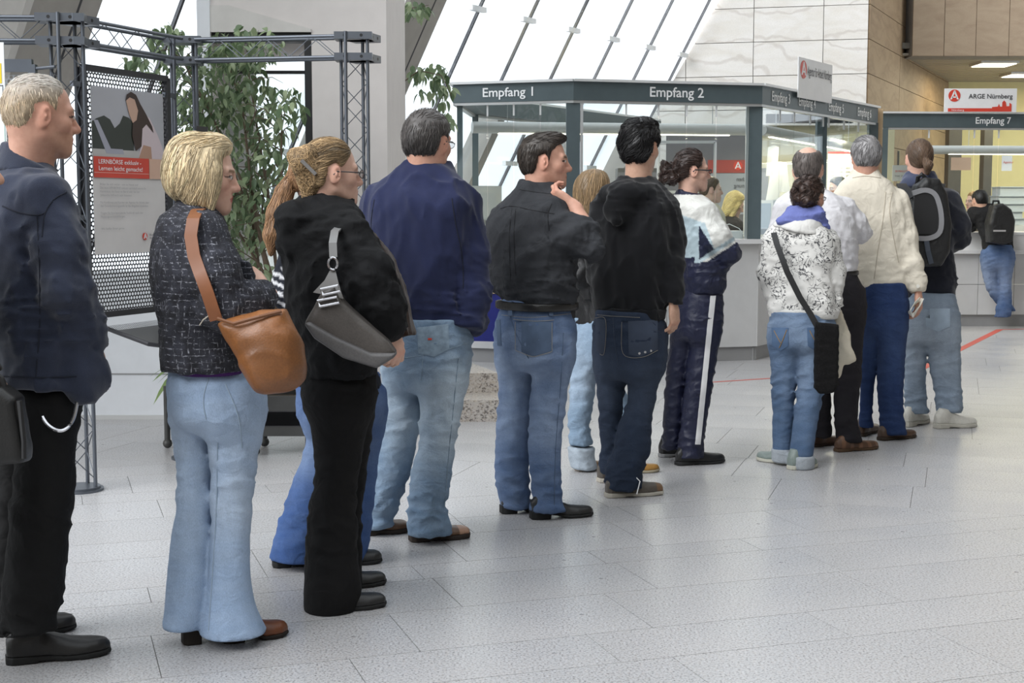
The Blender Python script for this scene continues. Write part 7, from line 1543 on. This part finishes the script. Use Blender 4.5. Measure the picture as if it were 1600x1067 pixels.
# ---- L: man in the cream jacket
Lp = Person(8.46, 1380, 'grey-haired man in a cream blouson and dark blue jeans holding a folded paper', 'ruddy', (0.30, 0.29, 0.29), h=0.010)
head(Lp, 1352, 277, D(84), 0.98, neck=Lp.p(1352, 284), neck_r=0.062)
hair(Lp, SHORT, 0.014, n=900, L=(0.02, 0.04), flow=lambda p: (0, 0.3, -1) if p[2] < 0.09 else (1, 0.5, -0.1), wd=0.0015, amp=0.003, lift=0.004, colfn=lambda v, c: c * (0.65 + 0.6 * np.clip(0.5 + wob(v, (40, 40, 25), 3), 0, 1))[:, None])
g = Lp.garment('jacket', 'cotton')
g.loft([(272, 1331, 1374, 0, 0.95), (284, 1318, 1388, 0, 0.7), (304, 1306, 1402), (340, 1312, 1408), (390, 1326, 1412), (425, 1333, 1416), (440, 1335, 1416), (449, 1338, 1414)], D(82), 0.60); collar(Lp, g, [(265, 1333, 1372), (278, 1328, 1378)], D(84), 0.92)
g.chain([(1400, 316, 0.0, 20), (1414, 370, 0.0, 18), (1424, 412, -0.02, 16)], flat=False); g.chain([(1424, 412, -0.02, 17), (1432, 440, -0.04, 14), (1434, 456, -0.05, 12)]); g.chain([(1318, 316, 0.02, 18), (1312, 370, 0.06, 16)], flat=False)
g.done((0.78, 0.72, 0.60), fold_top(28, 0.0075, 16, 9, Lp.p(1380, 420)[2], 0.10))
smL = plain('seam_l', (0.45, 0.40, 0.32), 0.9)
for q in (((1384, 300), (1380, 340), (1372, 390), (1366, 436)), ((1394, 300), (1390, 330), (1396, 370), (1404, 410)), ((1332, 278), (1352, 275), (1376, 278))): seam(Lp, g, q, smL, 0.0025)
hm = Lp.garment('hem_band', 'wool'); hm.loft([(436, 1336, 1415), (450, 1338, 1414)], D(82), 0.62, core=False, grow=0.003, round_=0.004); hm.done((0.74, 0.68, 0.57), lambda q: 0.0015 * np.sin(q[:, 0] * 700))
on_person(Lp, MB().disc(Lp.p(1434, 447, -0.11), (0, -1, 0), 0.011, 0.004, 12), 'button', 'paper')
legs(Lp, [(444, 1342, 1417), (480, 1343, 1417), (520, 1344, 1416)], [([(510, 1368, 1416), (560, 1371, 1414), (610, 1371, 1411), (650, 1374, 1412), (682, 1376, 1417)], -0.02, -0.02), ([(510, 1344, 1382), (560, 1344, 1372), (620, 1344, 1364), (672, 1342, 1364)], 0.04, 0.08)], D(82), 'denim', denim((0.018, 0.040, 0.125), 0.25, (0.16, 0.24, 0.42), 16), fold_leg(0.45, 0.15, 47, 0.005), name='jeans', ratio=0.8)
shoe(Lp, ground(1377, 690), ground(1432, 684), 0.047, 0.062, (0.09, 0.05, 0.03), (0.05, 0.035, 0.025), heelh=0.008); shoe(Lp, ground(1345, 684), ground(1372, 674), 0.045, 0.062, (0.09, 0.05, 0.03), (0.05, 0.035, 0.025), heelh=0.008)
hand(Lp, Lp.p(1435, 460, -0.05), V3(0.05, 0.0, -1), V3(0.75, -0.6, 0), 1, 0.55, 1.05); Lp.finish()
pp = MB(); cpt = [Lp.p(1430, 470, -0.10) + V3(0, 0, 0)]; pts = [Lp.p(*q) for q in ((1441, 466, -0.10), (1436, 478, -0.10), (1428, 492, -0.11), (1423, 493, -0.12), (1421, 486, -0.12), (1428, 476, -0.11), (1437, 468, -0.10))]
tag(MB().ribbon(pts, 0.07, 0.0015, [V3(1, 0.0, 0.4)] * 7).build('folded_paper', 'paper', None, smooth=True, origin=pts[3]), 'folded white paper in the hand of the cream blouson man', 'paper')

# ---- M: man with ponytail and backpack
Mp = Person(8.96, 1455, 'ponytailed man in a navy hooded pullover and pale jeans wearing a backpack', 'fair', (0.18, 0.115, 0.075), h=0.010)
head(Mp, 1435, 278, D(86), 0.99, neck=Mp.p(1435, 284), neck_r=0.056)
def tailM(S): strands_tail(S, [(-0.11, -0.02, -0.01), (-0.135, -0.03, -0.04), (-0.12, -0.03, -0.085)], [0.020, 0.028, 0.018])
hair(Mp, [(0.070, 0.15), (0.070, 0.078), (0.05, 0.05), (0.02, 0.01), (-0.01, 0.03), (-0.034, 0.022), (-0.04, -0.02), (-0.05, -0.06), (-0.1, -0.12), (-0.22, -0.12), (-0.22, 0.15)], 0.008, tailM, n=600, L=(0.04, 0.09), flow=lambda p: (-0.7, -p[1] * 8, -0.8), wd=0.0014, amp=0.002, freq=(60, 60, 14), colfn=lambda v, c: c * (0.7 + 0.6 * np.clip(0.5 + wob(v, (60, 60, 12), 3), 0, 1))[:, None])
g = Mp.garment('hoodie', 'fleece')
g.loft([(284, 1414, 1460, 0, 0.95), (298, 1402, 1478, 0, 0.7), (322, 1398, 1490), (370, 1404, 1490), (420, 1412, 1490), (455, 1417, 1493), (466, 1419, 1492)], D(84), 0.62)
g.chain([(1482, 316, 0.0, 20), (1497, 352, 0.0, 17), (1500, 376, 0.04, 13)], flat=False); g.chain([(1500, 376, 0.04, 14), (1480, 385, 0.2, 12)]); g.chain([(1406, 318, 0.02, 17), (1398, 365, 0.06, 15)], flat=False)
g.done((0.016, 0.018, 0.028), fold_top(30, 0.008, 20, 16, Mp.p(1450, 440)[2], 0.08))
hd = Mp.garment('hood', 'fleece'); hd.loft([(268, 1416, 1458, 0.02, 0.95), (284, 1408, 1466, 0.0, 0.9), (294, 1406, 1468, 0, 0.85)], D(86), 0.9, core=False); hd.done((0.060, 0.072, 0.125), fold_top(3, 0.008, 25, 30))
tMp = legs(Mp, [(460, 1418, 1492), (500, 1412, 1496), (535, 1411, 1498)], [([(525, 1446, 1498), (570, 1452, 1500), (610, 1460, 1502), (648, 1464, 1503)], -0.02, -0.02), ([(525, 1411, 1452), (570, 1413, 1447), (610, 1414, 1446), (650, 1414, 1452)], 0.03, 0.03)], D(84), 'denim', denim((0.26, 0.33, 0.42), 0.6, (0.42, 0.48, 0.55), 18), fold_leg(0.45, 0.15, 51, 0.008), name='jeans', ratio=0.85)
wsn = (0.62, 0.60, 0.54); shoe(Mp, ground(1464, 671), ground(1527, 668), 0.048, 0.078, wsn, (0.5, 0.48, 0.42), heelh=0.012, st=0.02, point=0.85); shoe(Mp, ground(1418, 669), ground(1450, 660), 0.048, 0.078, wsn, (0.5, 0.48, 0.42), heelh=0.012, st=0.02)
pkM = plain('pocket_m', (0.30, 0.37, 0.45), 0.9, var=0.2); patch(Mp, tMp, ((1446, 482), (1484, 482), (1484, 510), (1447, 510)), 'back_pocket', pkM, point=8); Mp.finish()
def backpack(P_, outline, cxy, dep, label, trim=True, hh=0.008):
    cx, cy = cxy; bp = empty('backpack', P_.p(cx, cy + 60, -0.2), label, 'backpack'); q = lambda a, b: ((a - cx) / P_.k, -(b - cy) / P_.k); ex_, ez_, ey_ = V3(1, 0, 0), V3(0, 0, 1), V3(0, 1, 0)
    S = SDF(hh); S.poly([q(*p) for p in outline], P_.p(cx, cy, -0.20), ex_, ez_, ey_, dep, rad=0.04); v, f = S.mesh(lambda w_: 0.003 * wob(w_, (30, 30, 30), 4)); Kit().add(v, f, (0.013, 0.013, 0.0135)).build('pack_body', 'nylon', bp); return bp, q
bp, q = backpack(Mp, [(1428, 292), (1440, 280), (1462, 282), (1474, 305), (1482, 350), (1480, 392), (1468, 414), (1436, 415), (1422, 396), (1420, 340)], (1452, 348), 0.09, 'black backpack with a grey oval front trim on the ponytailed man')
tr = [Mp.p(a, b, -0.295) for a, b in ((1426, 302), (1446, 297), (1462, 306), (1470, 335), (1468, 362), (1452, 372), (1430, 372))]
MB().ribbon(smoothp(tr, 4), 0.03, 0.02, V3(0, -1, 0)).build('front_trim', plain('trim_grey', (0.22, 0.22, 0.23), 0.6), bp, smooth=True)
MB().slab(Mp.p(1426, 366, -0.285), V3(1, 0, 0), V3(0, 0, 1), [(0, 0), (0.15, 0), (0.155, 0.13), (0.11, 0.25), (0.0, 0.26)], 0.012).build('front_pocket', plain('pack_black', (0.012, 0.012, 0.013), 0.55), bp)
MB().ribbon([Mp.p(1447, 374, -0.30), Mp.p(1450, 392, -0.305), Mp.p(1455, 412, -0.295)], 0.03, 0.006, V3(0, -1, 0)).build('strap', plain('strap_blue', (0.05, 0.06, 0.08), 0.7), bp)
for a, b in (((1408, 300), (1432, 296)), ((1476, 296), (1462, 300))): pass
MB().ribbon([Mp.p(1470, 288, -0.10), Mp.p(1468, 292, -0.16), Mp.p(1458, 306, -0.20)], 0.06, 0.014, [V3(0, -0.3, 1), V3(0, -0.8, 0.6), V3(0, -1, 0.2)]).build('shoulder_strap', 'black', bp, smooth=True); MB().ribbon([Mp.p(1408, 288, -0.10), Mp.p(1412, 294, -0.16), Mp.p(1426, 308, -0.20)], 0.06, 0.014, [V3(0, -0.3, 1), V3(0, -0.8, 0.6), V3(0, -1, 0.2)]).build('shoulder_strap', 'black', bp, smooth=True)
MB().path([Mp.p(1433, 288, -0.17), Mp.p(1434, 277, -0.19), Mp.p(1440, 272, -0.19), Mp.p(1445, 277, -0.19), Mp.p(1446, 288, -0.17)], 0.014, 7).build('grab_loop', 'black', bp, smooth=True)

# ---- N: man leaning on counter seven
N = Person(16.2, 1555, 'dark-haired man in black leaning on the Empfang 7 counter with crossed legs', 'med', (0.015, 0.013, 0.012), h=0.012)
head(N, 1530, 330, D(100), 1.0, pitch=D(12), neck=N.p(1536, 332, 0.12), neck_r=0.055, hres=0.007, dy=0.18); hair(N, SHORT, 0.010, n=150, amp=0.002, hres=0.007)
g = N.garment('shirt', 'cotton'); g.loft([(318, 1528, 1552, 0.2, 0.9), (328, 1518, 1568, 0.16, 0.7), (350, 1524, 1576, 0.1), (375, 1534, 1582, 0.02), (392, 1536, 1583, 0)], D(95), 0.62); g.chain([(1520, 332, 0.16, 9), (1512, 350, 0.14, 8), (1520, 356, 0.4, 7)]); g.chain([(1566, 332, 0.16, 9), (1574, 352, 0.16, 8), (1562, 358, 0.4, 6)]); g.done((0.013, 0.013, 0.014), fold_top(3, 0.006))
legs(N, [(384, 1536, 1582), (405, 1534, 1584), (420, 1535, 1582)], [([(412, 1534, 1562), (440, 1538, 1560), (460, 1546, 1570), (478, 1560, 1582), (488, 1566, 1586)], 0.0, 0.02), ([(412, 1556, 1583), (440, 1560, 1580), (465, 1560, 1580), (485, 1556, 1580), (497, 1555, 1578)], -0.06, -0.05)], D(95), 'denim', denim((0.06, 0.11, 0.24), 0.55, (0.36, 0.44, 0.60), 20), fold_leg(0.45, 0.15, 53, 0.008), name='jeans', ratio=0.85)
shoe(N, ground(1556, 505), ground(1576, 502), 0.045, 0.07, (0.06, 0.06, 0.06), (0.4, 0.4, 0.4)); shoe(N, ground(1568, 500), ground(1593, 492), 0.045, 0.07, (0.06, 0.06, 0.06), (0.4, 0.4, 0.4)); N.finish()
bp2, q = backpack(N, [(1548, 322), (1562, 318), (1576, 328), (1582, 345), (1580, 376), (1565, 382), (1545, 378), (1542, 350)], (1562, 350), 0.11, 'black backpack on the man leaning at the Empfang 7 counter', hh=0.012)
MB().slab(N.p(1552, 362, -0.31), V3(1, 0, 0), V3(0, 0, 1), [(0, 0), (0.14, 0), (0.14, 0.02), (0, 0.02)], 0.006).build('label_patch', 'letter_grey', bp2); MB().path([N.p(1550, 324, -0.2), N.p(1552, 314, -0.2), N.p(1560, 314, -0.2), N.p(1562, 322, -0.2)], 0.015, 6).build('grab_loop', 'black', bp2)

# ---- O: next in line, only just at the left edge, with a black bag
Op = Person(3.95, -110, 'person in a black coat at the very left edge holding a black bag', 'med', (0.05, 0.04, 0.03), h=0.014)
head(Op, -63, 330, D(12), 1.0, neck=Op.p(-80, 356), neck_r=0.055, hres=0.006); hair(Op, SHORT, 0.012, n=200)
g = Op.garment('coat', 'wool'); g.loft([(345, -125, -50, 0, 0.9), (370, -165, -40), (430, -190, -35), (560, -180, -45), (690, -185, -50), (720, -185, -50)], D(15), 0.66); g.chain([(-105, 395, -0.16, 36), (-80, 510, -0.2, 34), (-20, 590, -0.16, 24)]); g.done((0.012, 0.012, 0.014), fold_top(3, 0.008))
legs(Op, [(700, -180, -55), (740, -180, -55), (780, -178, -58)], [([(760, -130, -55), (900, -135, -65), (1080, -140, -75)], -0.05, -0.06), ([(760, -180, -110), (900, -180, -120), (1060, -182, -125)], 0.06, 0.07)], D(15), 'twill', (0.012, 0.012, 0.014), fold_leg(0.5, 0.15, 8))
shoe(Op, ground(-150, 1115), ground(-20, 1100)); shoe(Op, ground(-190, 1085), ground(-60, 1072)); hand(Op, Op.p(-20, 588, -0.16), V3(0.25, 0, -1), V3(0.6, -0.8, 0), 1, 1.1); Op.finish()
ob = empty('hand_bag', Op.p(0, 722, -0.16), 'flat black bag at the left edge in front of the fair-haired man', 'bag')
S = SDF(0.009); S.poly([((a + 10) / Op.k, -(b - 665) / Op.k) for a, b in ((-75, 612), (8, 604), (32, 622), (42, 700), (40, 720), (-70, 726))], Op.p(-10, 665, -0.16), V3(1, 0, 0), V3(0, 0, 1), V3(0, 1, 0), 0.05, rad=0.02); v, f = S.mesh(lambda q: 0.002 * wob(q, (30, 30, 30), 2)); Kit().add(v, f, (0.010, 0.010, 0.010)).build('bag_body', 'leather', ob)
MB().path(smoothp([Op.p(-45, 612, -0.16), Op.p(-35, 590, -0.16), Op.p(-12, 586, -0.16), Op.p(2, 592, -0.16), Op.p(8, 612, -0.16)], 4), 0.009, 7).build('handle', 'black', ob, smooth=True)
MB().path([Op.p(30, 626, -0.2), Op.p(38, 690, -0.2), Op.p(38, 716, -0.2)], 0.008, 6).build('piping', 'black', ob, smooth=True)

# ---- staff behind the glass
def bust(Y, cx, chin, yaw, s, skin, hc, label, rows, tcol, prof, extra=None, female=True, pitch=0.0, ears=True, n=250, dark_brow=(0.1, 0.06, 0.04), thick=0.012):
    Q = Person(Y, cx, label, skin, hc, h=0.013); head(Q, cx, chin, yaw, s, pitch=pitch, neck=Q.p(cx - 3, chin + 8), neck_r=0.05, female=female, ears=ears, brow=dark_brow, hres=0.006); hair(Q, prof, thick, extra, n=n, L=(0.04, 0.08), flow=lambda p: (-0.6, 0, -0.8), amp=0.003, freq=(60, 60, 20), hres=0.006)
    g = Q.garment('top', 'cotton'); g.loft(rows, yaw, 0.66); yb_ = rows[-1]; cxm = (yb_[1] + yb_[2]) / 2
    w_ = (yb_[2] - yb_[1]) / 2; g.chain([(cxm - w_ * 0.8, rows[1][0] + 18, 0.05, 14), (cxm - w_ * 0.7, rows[1][0] + 60, 0.1, 12), (cxm + w_ * 0.4, rows[1][0] + 75, 0.0, 10)]); g.done(tcol, fold_top(int(cx) % 50, 0.006))
    lg = Q.garment('skirt', 'twill'); zf0 = Q.p(cx, yb_[0])[2]; c = Q.p(cxm, yb_[0])
    lg.s.loft([(0.06, c[0], c[1], 0.15, 0.13), (0.5, c[0], c[1], 0.19, 0.16), (zf0 + 0.02, c[0], c[1], 0.17, 0.13)], yaw); lg.done((0.02, 0.02, 0.024)); 
    for e in (-1, 1): shoe(Q, (c[0] - 0.05, c[1] + e * 0.08), (c[0] + 0.17, c[1] + e * 0.08 + 0.05), 0.04, 0.06)
    Q.finish(); return Q
bust(13.5, 1111, 316, D(5), 0.98, 'pale', (0.16, 0.10, 0.055), 'short-haired clerk with an earring in a cream top behind the Empfang 2 glass', [(318, 1098, 1120), (330, 1084, 1128), (370, 1082, 1130), (420, 1084, 1130), (450, 1088, 1126)], (0.66, 0.62, 0.48), SHORT)
bust(14.55, 1148, 336, D(5), 0.98, 'pale', (0.95, 0.76, 0.34), 'blonde clerk bending over her work behind the Empfang 2 glass', [(338, 1130, 1150), (348, 1118, 1160), (375, 1116, 1164), (430, 1118, 1160)], (0.02, 0.018, 0.018), [(0.086, 0.16), (0.086, 0.082), (0.055, 0.05), (0.045, -0.05), (0.03, -0.19), (-0.1, -0.17), (-0.16, -0.06), (-0.16, 0.16)], lambda S: (S.ell((-0.03, 0, -0.06), (0.075, 0.09, 0.12), k=0.03), S.cone((0.02, -0.07, 0), (0.02, -0.07, -0.17), 0.025, 0.02, 0.02)), pitch=D(28), ears=False, n=500)
bust(15.9, 1308, 310, D(190), 0.98, 'med', (0.03, 0.02, 0.016), 'dark-haired clerk behind the Empfang 5 glass', [(312, 1300, 1318), (322, 1286, 1332), (360, 1284, 1334), (420, 1288, 1330)], (0.06, 0.06, 0.08), SHORT, female=False, pitch=D(10))
bust(17.9, 1521, 330, D(200), 1.0, 'fair', (0.42, 0.24, 0.09), 'fair-haired clerk facing the leaning man at Empfang 7', [(332, 1514, 1528), (340, 1504, 1538), (370, 1502, 1540), (400, 1504, 1538)], (0.20, 0.16, 0.12), SHORT, female=False, n=150)
